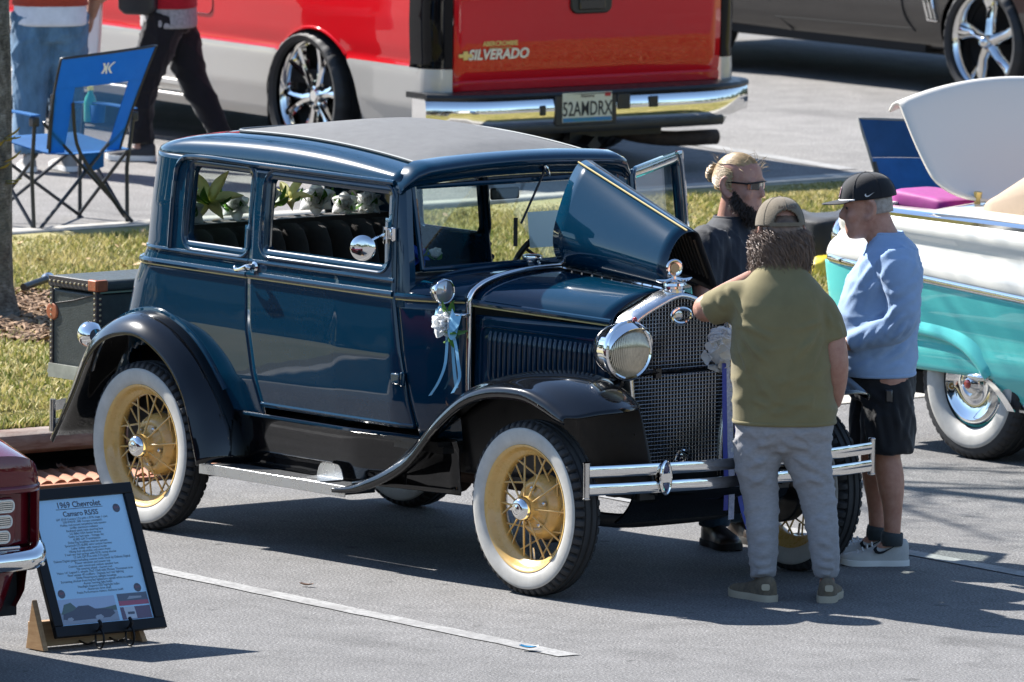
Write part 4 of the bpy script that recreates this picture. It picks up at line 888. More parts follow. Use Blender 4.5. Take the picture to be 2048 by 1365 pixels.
ob('rear_axle', [cyl((.02,.2,.37),(.02,1.8,.37),.05,10), ell((.02,1.0,.37),(.17,.15,.17),14,8)], MT['satin'], tk)
# cab (reaches out of the picture to the left)
ob('cab', [loft([[(x0,.02,1.14),(x1,.10,1.50),(x2,.18,1.86),(x2,1.82,1.86),(x1,1.90,1.50),(x0,1.98,1.14)] for x0,x1,x2 in ((-1.15,-1.22,-1.32),(-2.9,-2.5,-2.25))]), bbox((-4.9,.10,.5),(-2.9,1.9,1.22))], MT['red'], tk, bevel=.03)
def snow_wheel(y, s):
    wh = ob('wheel', lathe([(.270,s*.08),(.276,s*-.055),(.288,s*-.075),(.298,s*-.082),(.300,s*-.074),(.293,s*-.06)],64,(0,0,0),(0,1,0)), MT['chrome'], tk, smooth=40); wh.location = (-.045,y,.362)
    ob('tyre', modern_tyre(.365,.27,.295), MT['tyre2'], wh, smooth=40)
    ob('rim_barrel', lathe([(.275,s*.02),(.15,s*.04),(.05,s*.045)],40,(0,0,0),(0,1,0)), MT['shadowgap'], wh)
    for k in range(6):
        a = 2*PI*k/6+.2; g = []
        for b, r1 in ((-.20,.287),(.20,.287)):
            ea = a+b; g.append(loft([[((r*math.cos(aa)-w_*q*math.sin(aa)), s*(-yy)+s*(0 if q in (-1,1) else 0)+s*dy, r*math.sin(aa)+w_*q*math.cos(aa)) for q,dy in ((-1,.02),(-.7,-.006),(0,-.012),(.7,-.006),(1,.02))] for r,aa,w_,yy in ((.05,a,.030,.045),(.13,a+b*.18,.026,.040),(.20,a+b*.6,.024,.046),(r1,ea,.026,.058))]))
        ob('wheel_spoke', g, MT['chrome'], wh, smooth=30)
    ob('hub', [lathe([(0,s*-.062),(.03,s*-.062),(.036,s*-.056),(.055,s*-.05),(.085,s*-.046),(.09,s*-.03)],28,(0,0,0),(0,1,0))], MT['chrome'], wh)
    for k in range(6):
        a = 2*PI*(k+.5)/6+.2; ob('lug_nut', cyl((.066*math.cos(a),s*-.045,.066*math.sin(a)),(.066*math.cos(a),s*-.062,.066*math.sin(a)),.012,8), MT['satin'], wh)
    return wh
snow_wheel(.135,1); snow_wheel(1.865,-1)
# ------------------------------------------------------------------ dark coupe, far right
dk = thing('dark_coupe', 'dark taupe classic coupe with chrome five spoke wheel beyond the lawn', 'car', (-13.12,13.15,ZU))
def dky(x, z): return np.interp(z,[.24,.29,.34,.37,.385,.5,.62,.75,.9],[.10,.035,.012,.006,.0,-.012,-.005,.02,.07])
xs_ = np.arange(-4.3,1.02,.025); zs_ = np.arange(.265,.93,.0225)
ob('body_side', side_grid(xs_,zs_,dky,[(0,.33,.375),(-2.75,.33,.375)]), MT['taupe'], dk, smooth=60)
ob('sill_line', [tube([(x,dky(x,.375)-.001,.375+.012*(x+.6)) for x in (-1.86,-1.2,-.62)],.004,6)], MT['shadowgap'], dk)
ob('door_gap', [tube(spl([(-.75,dky(0,.9)-.001,.93),(-.72,dky(0,.6)-.001,.60),(-.68,dky(0,.5)-.001,.45),(-.60,dky(0,.37)-.001,.36)],12),.004,6), tube(spl([(-2.0,dky(0,.9)-.001,.9),(-1.95,dky(0,.6)-.001,.55),(-1.86,dky(0,.37)-.001,.39),(-1.72,dky(0,.3)-.002,.29)],12),.004,6)], MT['shadowgap'], dk)
for k in range(3):
    x = -.515+.035*k; ob('fender_gill', [tube(spl([(x,dky(x,.70)-.004,.70),(x+.01,dky(x,.55)-.006,.56),(x+.045,dky(x,.44)-.006,.445)],8),(.006,.009),6)], MT['chrome'], dk)
ob('gill_foot', tube([(-.475,dky(0,.44)-.006,.436),(-.385,dky(0,.44)-.006,.434)],(.006,.006),6), MT['chrome'], dk)
P = np.array([[(x,y,.92+.10*math.sin(PI*(y-.07)/1.7)) for y in np.linspace(.07,1.77,8)] for x in np.linspace(-4.3,1.0,6)])
ob('upper_body', [grid(P), loft([[(x0,.20,.95),(x1,.36,1.32),(x1,1.48,1.32),(x0,1.64,.95)] for x0,x1 in ((-.55,-1.1),(-3.4,-2.3))]), bbox((-4.3,1.70,.28),(1.0,1.78,.93)), bbox((.96,.08,.3),(1.0,1.76,.93)), bbox((-4.3,.08,.3),(-4.26,1.76,.93))], MT['taupe'], dk)
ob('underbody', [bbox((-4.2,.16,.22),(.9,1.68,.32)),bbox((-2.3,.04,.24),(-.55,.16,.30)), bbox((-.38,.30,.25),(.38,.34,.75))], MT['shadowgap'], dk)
def five_spoke(x, y, s, R, rin, nm):
    wh = ob('wheel', lathe([(rin-.02,s*.09),(rin-.012,s*-.04),(rin-.002,s*-.075),(rin+.010,s*-.085),(rin+.012,s*-.07)],64,(0,0,0),(0,1,0)), MT['chrome'], dk, smooth=40); wh.location = (x,y,R)
    ob('tyre', modern_tyre(R,.25,rin+.004), MT['tyre2'], wh, smooth=40)
    ob('rim_barrel', lathe([(rin-.02,s*.02),(.15,s*.07),(.05,s*.07)],40,(0,0,0),(0,1,0)), MT['shadowgap'], wh)
    for k in range(5):
        a = 2*PI*k/5+.35; ob('wheel_spoke', loft([[((r*math.cos(aa)-w_*q*math.sin(aa)), s*(-yy+dy), r*math.sin(aa)+w_*q*math.cos(aa)) for q,dy in ((-1,.03),(-.8,-.004),(0,-.02),(.8,-.004),(1,.03))] for r,aa,w_,yy in ((.04,a,.034,.06),(.11,a,.030,.05),(.19,a+.05,.036,.03),(rin-.012,a+.10,.058,.045))]), MT['chrome'], wh, smooth=60)
    ob('hub', [lathe([(0,s*-.115),(.022,s*-.11),(.034,s*-.09),(.04,s*-.06),(.06,s*-.055),(.065,s*-.03)],24,(0,0,0),(0,1,0))], MT['chrome'], wh, smooth=60)
five_spoke(0,.10,1,.340,.272,''); five_spoke(-2.75,.10,1,.340,.272,'')
dk2 = copy_tree(dk); dk2.location = (-9.15,-4.85,0); dk2.rotation_euler = (0,0,PI); dk2['label'] = 'dark taupe coupe left of the picture, mirrored in the blue door'
# ------------------------------------------------------------------ turquoise and ivory convertible
tq = thing('convertible', 'turquoise and ivory convertible with open trunk and whitewall tyres', 'car', (-2.54,3.84,0))
# local: x along the car, y=0 near flank plane, +y across
def tqd(x, z):
    d = np.interp(z,[.22,.27,.33,.385,.40,.47,.53,.60,.70,.80,.835,.865,.90,.935,.97,1.02,1.05,1.075],[.10,.06,.035,.012,.008,.004,.010,.012,.002,-.004,-.006,-.010,-.006,.022,.034,.018,.030,.060])
    e = max(0,(-.70-x)/.30); return d+.035*min(e,1.15)**2.6
def tqend(z): return np.interp(z,[.3,.39,.6,.78,.85,.92,.945,1.0,1.05,1.08],[-.91,-.95,-.985,-1.02,-1.03,-.995,-.965,-.955,-.94,-.90])
def tqw(x, z): return z-.075*np.clip((x+.99)/1.4,0,2.0)*np.interp(z,[.45,.78,.88,1.06],[0,1,1,0])
def tq_side(z0,z1,n,m,name,cut=True):
    zs = np.linspace(z0,z1,n); rows = []
    for z in zs:
        a = tqend(z); rows.append([(x, tqd(x,z), tqw(x,z)) for x in np.r_[np.linspace(a,-.5,22),np.linspace(-.48,.42,42),np.linspace(.46,3.9,30)]])
    P = np.array(rows)
    # stretch the tail rows so that they end on the rounded tail line
    def keep(i,j):
        c = P[i:i+2,j:j+2].reshape(-1,3).mean(0)
        if not cut: return True
        if c[2] < .388 and -.62 < c[0] < .17+.9*max(0,.33-c[2])*0: return False
        if c[2] < .388 and c[0] < -.62: return False
        if math.hypot(c[0]-2.85,c[2]-.34) < .36: return False
        return True
    return ob(name, grid(P,keep=keep), m, tq, smooth=60, solid=.01)
tq_side(.845,1.078,16,MT['ivory'],'upper_flank',False)
lo = tq_side(.235,.826,40,MT['aqua'],'lower_flank')
st_ = [(x,tqd(x,.836)-.010,.836) for x in np.r_[np.linspace(-.985,-.5,10),np.linspace(-.4,3.9,14)]]
tz = lambda x: np.interp(x,[-1,.42,3.9],[.838,.772,.62])
# chrome side spear drops gently forward
gs = []
for x in np.r_[np.linspace(-.99,-.5,12),np.linspace(-.45,3.9,20)]:
    d = tqd(x,.838); z = tqw(x,.838); gs.append([(x,d+.004,z-.020),(x,d-.014,z-.014),(x,d-.018,z+.002),(x,d-.012,z+.016),(x,d+.004,z+.020)])
ob('side_spear', loft(gs), MT['chrome'], tq, smooth=50)
ob('top_rail', loft([[(x,tqd(x,1.07)-.010,1.062),(x,tqd(x,1.07)-.012,1.078),(x,tqd(x,1.07)+.01,1.092),(x,tqd(x,1.07)+.05,1.092),(x,tqd(x,1.07)+.06,1.075)] for x in np.linspace(-.92,.58,24)]), MT['chrome'], tq, smooth=50)
# fender skirt bulge
sk = spl([(-.93,.555),(-.7,.552),(-.35,.545),(-.12,.525),(.02,.48),(.10,.42),(.14,.375)],40)
SKP = []
for x,z in sk: SKP.append((x,tqd(x,z),z))
SKP = np.array(SKP); T_,N_,B_ = frames(SKP,(0,-1,0))
out = np.array([norm(np.cross(T_[i],A(0,-1,0)))*(1 if np.cross(T_[i],A(0,-1,0))[2]>0 else -1) for i in range(40)])
ob('skirt_flare', grid(np.array([[SKP[i]+out[i]*a+A(0,b,0) for a,b in ((.085,.002),(.06,-.010),(.035,-.024),(.012,-.030),(0,-.024),(-.006,-.006),(-.008,.004))] for i in range(40)])), MT['aqua'], tq, smooth=60)
ob('fender_skirt', grid(np.array([[(x,tqd(x,z)-.006*min(1,(zt-z)/.03+.2),z) for z in np.linspace(.392,zt,7)] for x,zt in [(a,float(np.interp(a,SKP[:,0],SKP[:,2]))-.012) for a in np.linspace(-.93,.125,30)]])), MT['aqua'], tq, smooth=60, solid=.012)
ob('gravel_shield', shell(np.array([[(x+.05*(t-.5),tqd(x,.36)-.020,z-.0) for t in (0,1)] for x,z in spl([(.05,.40),(.12,.385),(.20,.345),(.27,.29),(.31,.25)],12)]),.006), MT['chrome'], tq, smooth=60)
ob('gravel_shield_flare', ell((.08,tqd(.1,.38)-.012,.385),(.075,.022,.018),16,8), MT['chrome'], tq)
ob('rocker_trim', loft([[(x,tqd(x,.28)-.004,.235),(x,tqd(x,.28)-.016,.245),(x,tqd(x,.28)-.016,.278),(x,tqd(x,.28)-.002,.288)] for x in np.linspace(.27,2.4,10)]), MT['chrome_worn'], tq)
# tail end cap with lamp ring, rear face, far flank
cap_ = []
for z in np.linspace(.39,1.075,24):
    x = tqend(z); y = tqd(x,z); cap_.append([(x,y,z),(x-.02,y+.03,z),(x-.03,y+.10,z),(x-.02,y+.2,z),(x+.02,y+.3,z),(x+.04,.95,z)])
ob('tail_panel', grid(np.array(cap_)), MT['ivory'], tq, smooth=60)
ob('tail_lamp', [lathe([(.095,.06),(.108,.02),(.11,-.01),(.10,-.03),(.085,-.035)],36,(-1.0,.165,.93),(1,0,0))], MT['chrome'], tq, smooth=60)
ob('far_flank', [grid(np.array([[(x,1.86-tqd(x,z),z) for x in np.r_[np.linspace(-.92,-.5,8),np.linspace(-.4,3.9,12)]] for z in np.linspace(.3,1.075,14)])), grid(np.array(cap_)*A(1,-1,1)+A(0,1.86,0))], MT['ivory'], tq, smooth=60)
# deck with trunk opening, boot
dkx = np.linspace(-.90,.62,39); dky_ = np.linspace(.06,1.80,40); zD = lambda x,y: 1.072+.05*math.sin(PI*(y-.06)/1.74)-.015*max(0,-x-.5)
def dkeep(i,j): 
    x = (dkx[i]+dkx[i+1])/2; y = (dky_[j]+dky_[j+1])/2
    if -.88 < x < -.48 and .24 < y < 1.62: return False
    return not (x > -.42 and ((x-.50)/.92)**2+((y-.93)/.62)**2 < 1)
ob('rear_deck', grid(np.array([[(x,y,zD(x,y)) for y in dky_] for x in dkx]),keep=dkeep), MT['ivory'], tq, smooth=60, solid=.01)
ob('front_deck', [grid(np.array([[(x,y,1.05+.05*math.sin(PI*(y-.06)/1.74)-.03*max(0,x-1.9)) for y in np.linspace(.06,1.80,10)] for x in np.linspace(1.9,3.9,10)]))], MT['ivory'], tq, smooth=60, solid=.01)
tr_ = [(-.60+.26*p[0]/.52*1.0,.93+1.26*p[1]/1.26*1.0,0) for p in rrect(.52,1.26,.12,7)]
ob('trunk_well', [bbox((-.90,.22,.62),(-.46,1.64,.64)), bbox((-.92,.22,.641),(-.90,1.64,1.04)), bbox((-.46,.22,.641),(-.44,1.64,1.04)), bbox((-.90,.20,.641),(-.46,.22,1.04)), bbox((-.90,1.64,.641),(-.46,1.66,1.04))], mat('trunk_lining',(.03,.05,.06),.9), tq)
# raised trunk lid: curved sheet hinged along its front edge
pv = spl([(-.43,1.120),(-.50,1.150),(-.60,1.225),(-.71,1.35),(-.79,1.46),(-.835,1.525),(-.86,1.548),(-.905,1.540),(-.935,1.505)],26)
L = []
for i,(x,z) in enumerate(pv):
    t = i/25; hwid = .66-.20*max(0,1-t/.30)**2.0-.02*t; row = []
    for k in np.linspace(-1,1,25): row.append((x+.035*(k*k)*t*0+.03*(1-k*k)*(-1)*t, .96+hwid*k, z+.085*(1-k*k)*min(1,t*1.2)+.0))
    L.append(row)
ob('trunk_lid', grid(np.array(L)), mat('lid_white_paint',(.70,.65,.57),.45,coat=.35,coatr=.15), tq, smooth=60, solid=.014)
ob('lid_strut', [tube([(-.47,.46,1.06),(-.46,.46,1.16)],(.010,.020),6)], MT['gold'], tq)
# folded soft top under its tan boot
B = []
for t in np.linspace(0,1,22):
    x = -.40+1.30*t; h = .02+min(.44,.80*(1.30*t)); e = min(1,t/.08+.02)**.35; tap = 1-.25*min(1,t/.5)
    B.append([(x,.95+.62*e*math.copysign(abs(math.cos(a))**.8,math.cos(a))*(1-(1-tap)*max(0,math.sin(a))**2),1.075+h*max(0,math.sin(a))**.55) for a in np.linspace(.001,PI-.001,25)])
ob('top_boot', grid(np.array(B)), mat('tan_boot_cloth',(.36,.27,.19),.85,var=.06,vscale=10,bump=.2,bscale=200), tq, smooth=60)
ob('boot_rail', tube(spl([(.65,.28,1.095),(.2,.30,1.10),(-.12,.40,1.105),(-.34,.60,1.112),(-.43,.95,1.118),(-.34,1.30,1.112),(-.12,1.48,1.105)],30),(.012,.016),8), MT['chrome'], tq)
ob('rail_end', [lathe([(0,-.02),(.012,-.02),(.015,-.01),(.012,0),(.016,.008),(.012,.016),(0,.018)],14,(.60,tqd(.6,1.07)+.02,1.085),(1,0,0))], MT['chrome'], tq)
ob('cabin_side', [bbox((.95,.05,.9),(1.9,.12,1.07)),bbox((.95,1.74,.9),(1.9,1.80,1.07)),bbox((1.9,.15,1.05),(1.94,1.7,1.10))], MT['ivory'], tq)
ob('seat', [bbox((.75,.2,.6),(.95,1.65,1.2))], MT['ivory'], tq, bevel=.05)
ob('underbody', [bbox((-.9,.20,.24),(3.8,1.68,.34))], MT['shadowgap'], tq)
def whitewall_wheel(x, y, s):
    wh = ob('wheel', lathe([(.205,s*.06),(.208,s*-.05),(.198,s*-.062),(.190,s*-.055),(.186,s*-.058)],48,(0,0,0),(0,1,0)), MT['aqua'], tq, smooth=60); wh.location = (x,y,.345)
    ob('tyre', tyre_geo(.347,.185,.20,200,.006), MT['rubber'], wh, smooth=32)
    ob('whitewall', lathe([(.203,s*-.070),(.215,s*-.088),(.245,s*-.0965),(.275,s*-.0985),(.290,s*-.0965),(.294,s*-.092)],80,(0,0,0),(0,1,0)), MT['white_rubber'], wh, smooth=60)
    ob('wheel_cover', lathe([(0,s*-.105),(.012,s*-.105),(.03,s*-.100),(.05,s*-.080),(.056,s*-.088),(.064,s*-.086),(.072,s*-.070),(.10,s*-.066),(.135,s*-.074),(.155,s*-.088),(.165,s*-.092),(.178,s*-.084),(.188,s*-.066)],64,(0,0,0),(0,1,0)), MT['chrome'], wh, smooth=45)
    ob('cover_centre', ell((0,s*-.104,0),(.022,.008,.022),20,8), mat('cover_red',(.35,.03,.02),.3,coat=1), wh)
for x,y,s in ((0,.115,1),(2.85,.115,1),(0,1.745,-1),(2.85,1.745,-1)): whitewall_wheel(x,y,s)
# ------------------------------------------------------------------ maroon muscle car, near left corner
cm = thing('muscle_car', 'glossy maroon muscle car nose with louvred lamp covers and chrome bumper', 'car', (.70,-4.565,0))
# local: +x forward (nose at 0), y +/- .92
def cmx(y, z): # nose plan curve
    a = abs(y)/.92; return -.02-.05*a*a-.10*max(0,(a-.80)/.20)**3
HP = []
for t in np.linspace(0,1,22):
    x0 = -4.4*t; row = []
    for k in np.linspace(-1,1,41):
        a = abs(k); zt = .893+.03*math.cos(k*PI/2)-.13*max(0,(a-.55)/.45)**2.0-.060*max(0,1-t/.05)**2+.03*min(1,t*3); y = .915*math.sin(k*PI/2*.98)/math.sin(PI/2*.98)
        row.append((cmx(y,.8)+x0+.0, y, zt))
    HP.append(row)
ob('hood', grid(np.array(HP)), MT['maroon'], cm, smooth=60)
ob('nose_panel', grid(np.array([[(p[0]+.012*math.sin(PI*u), p[1], p[2]+(min(.700,p[2]-.008)-p[2])*u) for u in np.linspace(0,1,7)] for p in HP[0]])), MT['maroon'], cm, smooth=60)
SD = lambda s: grid(np.array([[(cmx(.91,.7)-.0-4.35*t, s*(.918+np.interp(z,[.2,.3,.5,.62,.70,.76],[-.10,-.03,.0,.012,.004,-.01])-.035*max(0,1-t/.03)), z) for t in np.r_[np.linspace(0,.05,6),np.linspace(.06,1,60)]] for z in np.linspace(.24,.735,24)]), keep=None)
sg = []
for s in (-1,1):
    P = np.array(SD(s)[0]).reshape(24,66,3)
    sg.append(grid(P, keep=lambda i,j: math.hypot(P[i:i+2,j:j+2].reshape(-1,3).mean(0)[0]+.80,P[i:i+2,j:j+2].reshape(-1,3).mean(0)[2]-.34) > .37))
ob('fender', sg, MT['maroon'], cm, smooth=60)
# nose frame: lip, fender end, lamp bay
for s in (-1,1):
    ob('nose_fender_end', grid(np.array([[(cmx(y,.7)+dx, s*y, z) for y,dx in ((.918,-.05),(.914,-.01),(.900,.014),(.885,.018),(.870,.006),(.858,-.03))] for z in np.linspace(.495,.715,14)])), MT['maroon'], cm, smooth=60)
    ob('lamp_bay', grid(np.array([[(cmx(y,.7)-.05-.03*math.sin(PI*(y-.52)/.34), s*y, z) for y in np.linspace(.50,.865,12)] for z in (.49,.56,.63,.695)])), MT['maroon'], cm, smooth=60)
    ob('lamp_cover_panel', prism(rrect(.30,.190,.03,5),0,.02,lambda p,d:(cmx(.62,.7)-.03+d,s*.585+p[0],.595+p[1])), MT['maroon'], cm, bevel=.006)
    for k in range(3):
        zc = .655-.060*k; yc = s*(.605-.010*k); o_ = rrect(.235,.044,(.018,.018,.018,.018),5)
        lv = ob('lamp_louvre', tube([(cmx(.62,.7)-.006,yc+p[0],zc+p[1]) for p in o_],(.0045,.0045),6,closed=True), MT['ivory'], cm)
        ob('louvre_glass', prism(rrect(.228,.040,.016,5),0,.004,lambda p,d:(cmx(.62,.7)-.011+d,yc+p[0],zc+p[1])), mat('louvre_glass_%d'%k,(.10,.12,.12),.1,.8), lv)
        ob('louvre_bar', [box((cmx(.62,.7)-.004,yc,zc-.016+.008*q),(.004,.22,.0028)) for q in range(5)], MT['chrome'], lv)
ob('nose_lip', [tube([(cmx(y,.8)+.006,y,.712+.012*math.cos(y*1.5)) for y in np.linspace(-.915,.915,40)],(.016,.012),8)], MT['maroon'], cm, smooth=60)
ob('grille_recess', [bbox((-.16,-.50,.48),(-.12,.50,.70)), bbox((-.5,-.85,.20),(-.2,.85,.45))], MT['shadowgap'], cm)
ob('bumper', loft([[(cmx(y,.5)+.02+dx*(1-.4*max(0,(abs(y)-.85)/.1)),y,.445+.028*max(0,(abs(y)-.80)/.14)+dz*(1-.30*max(0,(abs(y)-.86)/.1))) for dx,dz in ((-.03,-.042),(.03,-.040),(.052,-.020),(.055,.004),(.045,.026),(.015,.040),(-.03,.040))] for y in np.linspace(-.945,.945,50)]), MT['chrome'], cm, smooth=60)
ob('bumper_bolt', lathe([(0,.008),(.008,.007),(.011,0)],12,(.035,.80,.432),(1,0,0)), MT['chrome'], cm)
ob('valance', grid(np.array([[(cmx(y,.4)-.03-.10*t-.25*max(0,(abs(y)-.7)/.25)**2,y,.405-.20*t) for y in np.linspace(-.90,.90,30)] for t in np.linspace(0,1,6)])), MT['maroon'], cm, smooth=60, solid=.01)
ob('marker_lamp', bbox((cmx(.6,.5)-.0,.52,.489),(cmx(.6,.5)+.014,.74,.499)), MT['chrome_worn'], cm, bevel=.003)
ob('cabin', [loft([[(x0,-.80,.92),(x1,-.60,1.30),(x1,.60,1.30),(x0,.80,.92)] for x0,x1 in ((-1.5,-2.0),(-3.6,-3.2))]), bbox((-4.45,-.88,.3),(-4.38,.88,.9))], mat('cabin_dark',(.01,.01,.011),.2,coat=.6), cm, bevel=.04)
for x,s in ((-.80,-1),(-.80,1),(-3.55,-1),(-3.55,1)):
    wh = ob('wheel', lathe([(.19,-s*.08),(.205,s*.06),(.215,s*.075),(.218,s*.06)],40,(0,0,0),(0,1,0)), MT['chrome'], cm, smooth=50); wh.location = (x,s*.80,.335)
    ob('tyre', modern_tyre(.335,.22,.212,96), MT['tyre2'], wh, smooth=40)
    for k in range(5):
        a = 2*PI*k/5; ob('wheel_spoke', tube([(.03*math.cos(a),s*.03,.03*math.sin(a)),(.20*math.cos(a),s*.04,.20*math.sin(a))],(.02,.03),8), MT['satin'], wh)
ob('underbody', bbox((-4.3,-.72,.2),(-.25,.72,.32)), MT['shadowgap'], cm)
# ================================================================== people
def vnorm(g):
    V, F = g; N = np.zeros_like(V)
    for k in (3,4):
        f = np.array([q for q in F if len(q)==k])
        if len(f)==0: continue
        n = np.cross(V[f[:,1]]-V[f[:,0]], V[f[:,2]]-V[f[:,0]])
        for c in range(k): np.add.at(N, f[:,c], n)
    return N/np.maximum(np.linalg.norm(N,axis=1,keepdims=True),1e-12)
def wrinkle(g, amp, scale, stretch=(1,1,1), seed=0, mask=None):
    """cloth folds: sharpened travelling waves along the normals"""
    r = np.random.default_rng(seed); V, F = g; N = vnorm(g); P = V*np.array(stretch); d = np.zeros(len(V))
    for k in range(5):
        q = r.normal(0,1,3); q /= np.linalg.norm(q); w_ = r.normal(0,1,3); w_ /= np.linalg.norm(w_)
        f = scale*r.uniform(.6,1.6); ph = r.uniform(0,6); wob = 1.3*np.sin(P@w_*scale*.35+ph*2)
        s = np.sin(P@q*f+ph+wob); d += (1-np.abs(s))**3*np.clip(np.sin(P@w_*scale*.27+ph)+.35,0,1)
    d = d/2.2
    if mask is not None: d = d*mask(V)
    return (V+N*(amp*d)[:,None], F)
def creases(g, segs, mask=None):
    """single folds: ridges (amp > 0) and grooves along line segments on the cloth: (p0, p1, width, amp)"""
    V, F = g; N = vnorm(g); d = np.zeros(len(V))
    for p0,p1,w_,a in segs:
        p0 = A(*p0); p1 = A(*p1); e = p1-p0; L2 = float(e@e); t = np.clip(((V-p0)@e)/L2,0,1); q = p0+t[:,None]*e; ds = np.linalg.norm(V-q,axis=1); bow = .012*np.sin(t*PI)
        pr = np.exp(-((ds-.0)/w_)**2)-.55*np.exp(-((ds-1.7*w_)/(w_*.9))**2); d += a*pr*np.sin(np.clip(t*.86+.07,0,1)*PI)**.6
    if mask is not None: d = d*mask(V)
    return (V+N*d[:,None], F)
def rad(r, m): 
    x = np.linspace(0,1,len(r)); t = np.linspace(0,1,m); R = np.asarray(r,float)
    return np.interp(t,x,R) if R.ndim==1 else np.stack([np.interp(t,x,R[:,0]),np.interp(t,x,R[:,1])],1)
def limb(pts, r, m=18, n=16, up=(1,0,0)): return tube(spl(pts,m), rad(r,m), n, up=up)
def rings(spec, n=24, p=2.3):
    """spec rows: z, xc, yc, rx, ry -> closed body loft"""
    S_ = spl(np.array(spec,float), max(20,len(spec)*4)); L = []
    for z,xc,yc,rx,ry in S_:
        L.append([(xc+rx*math.copysign(abs(math.cos(t))**(2/p),math.cos(t)), yc+ry*math.copysign(abs(math.sin(t))**(2/p),math.sin(t)), z) for t in np.linspace(0,2*PI,n,endpoint=False)])
    return loft(L)
def head_geo(sc=1.0, jaw=1.0, full=False):
    k = 1.0
    g = [rings([(-.122,.050,0,.022,.022),(-.112,.045,0,.044,.036*jaw),(-.095,.036,0,.062,.050*jaw),(-.07,.022,0,.077,.060*jaw),(-.04,.010,0,.087,.066),(-.005,.003,0,.092,.070),(.03,-.002,0,.096,.074),(.06,-.006,0,.096,.076),(.085,-.010,0,.088,.071),(.105,-.012,0,.070,.058),(.118,-.012,0,.045,.038),(.124,-.012,0,.018,.016)],26,2.1)]
    g.append(tube(spl([(.086,0,.022),(.098,0,.0),(.108,0,-.022),(.104,0,-.034)],8),[.008,.009,.010,.012,.014,.015,.014,.009],10))
    for s in (-1,1):
        g += [ell((.095,s*.011,-.031),(.011,.009,.008),10,8), ell((.078,s*.030,.030),(.018,.028,.010),12,8), ell((.060,s*.046,-.022),(.028,.020,.026),12,8),
              tube(spl([(-.002,s*.074,.034),(-.024,s*.090,.036),(-.034,s*.096,.008),(-.022,s*.091,-.024),(-.002,s*.082,-.040),(.008,s*.075,-.028)],12),[.007,.010,.0105,.0105,.0105,.0105,.0105,.0105,.0105,.012,.011,.007],8), ell((-.012,s*.078,-.002),(.014,.008,.026),10,8)]
    g += [tube(spl([(.074,-.024,-.063),(.090,-.010,-.058),(.092,0,-.060),(.090,.010,-.058),(.074,.024,-.063)],8),.0065,8), tube(spl([(.074,-.022,-.068),(.088,-.008,-.073),(.089,0,-.073),(.088,.008,-.073),(.074,.022,-.068)],8),.0070,8), ell((.072,0,-.104),(.022,.022,.018),12,8)]
    v,f = join(*g); return (v*sc, f)
def hand_geo(m4, curl=.5, s=1, spread=1.0):
    """local: wrist at 0, fingers along +x, palm facing -z, thumb on +y*s"""
    g = [rings([(0,0,0,.017,.024),(.03,0,0,.017,.034),(.065,0,0,.015,.040),(.088,0,0,.012,.040)],16,2.6)]
    g[0] = (g[0][0][:,[2,1,0]]*A(1,1,1), g[0][1])
    for k,(y,l,b) in enumerate(((.030,.070,.088),(.010,.080,.092),(-.011,.074,.090),(-.031,.058,.084))):
        a = curl*(1+.12*k); p = A(b-.012,y*s,0); L = [p]; ang = 0; seg = l/3
        for q in range(3): ang += a*(.7 if q==0 else 1.0); p = p+A(math.cos(ang),.05*(1.5-k)*spread*.2*s,-math.sin(ang))*seg*(1.15-.15*q); L.append(p)
        g.append(tube(spl(L,9),[.0095,.0095,.009,.0088,.0085,.008,.0078,.007,.004],10))
    g.append(tube(spl([(.018,.022*s,-.004),(.042,.046*s,-.012),(.064,.056*s,-.022),(.082,.056*s,-.032)],8),[.014,.013,.0115,.0105,.010,.0095,.0085,.005],10))
    return xf(join(*g), m4)
def hand_m(wrist, direction, palm):
    ex = norm(direction); ez = -norm(np.asarray(palm,float)-np.dot(palm,ex)*ex); ey = np.cross(ez,ex); m = np.eye(4); m[:3,0]=ex; m[:3,1]=ey; m[:3,2]=ez; m[:3,3]=wrist; return m
def shoe(name, loc, yaw, L, W, H, m_up, m_sole, parent, toe=.5, sole=.028, flare=0, label=None):
    o = thing(name, None, None, loc, yaw, parent=parent)
    xs = np.linspace(0,1,18); R = []
    def half(t): return W/2*np.interp(t,[0,.06,.2,.4,.62,.8,.92,.98,1],[.35,.66,.80,.74,.98,.96,.72,.40,.12])
    def top(t): return np.interp(t,[0,.05,.15,.32,.45,.65,.85,.96,1],[H*.8,H*1.02,H,H*.92,H*.70,H*.50,H*.40,H*.26,H*.12])
    def out(k,off): return [(L*(t-.28)-(off if t<.02 else 0)+(off if t>.98 else 0), s*(half(t)*k+off), 0) for s,ts in ((1,xs),(-1,xs[::-1])) for t in ts]
    base = np.array(out(1.0,.002)); S1 = [base+A(0,0,.0), base+A(0,0,sole*.3), base*A(1.0,1.02,1)+A(0,0,sole*.6), base*A(1,.99,1)+A(0,0,sole+0)]
    for q in S1: q[:,2] += .010*np.clip((q[:,0]/L-.52)/.2,0,1)**2*1.0
    so = ob('sole', loft(S1), m_sole, o, smooth=50)
    G = []
    for t in np.linspace(.0,1,22):
        w_ = half(t)*.97; h = top(t); z0 = sole*.7+.010*max(0,(t-.8)/.2)**2; G.append([(L*(t-.28), w_*math.copysign(abs(math.cos(a))**.75,math.cos(a))*(1-.18*(math.sin(a)>0)*abs(math.sin(a))**3), z0+h*(max(0,math.sin(a))**.8)+(-.008 if math.sin(a)<0 else 0)) for a in np.linspace(0,2*PI,20,endpoint=False)])
    ob('upper', remesh(loft(G),.007,4), m_up, o, smooth=180)
    if label: o['label'] = label
    return o
def skin_mat(name, c, c2):
    m = mat(name, c, .5, c2=c2, vscale=26, bump=.25, bscale=190, bdist=.002, sub=.12, spec=.4); return m
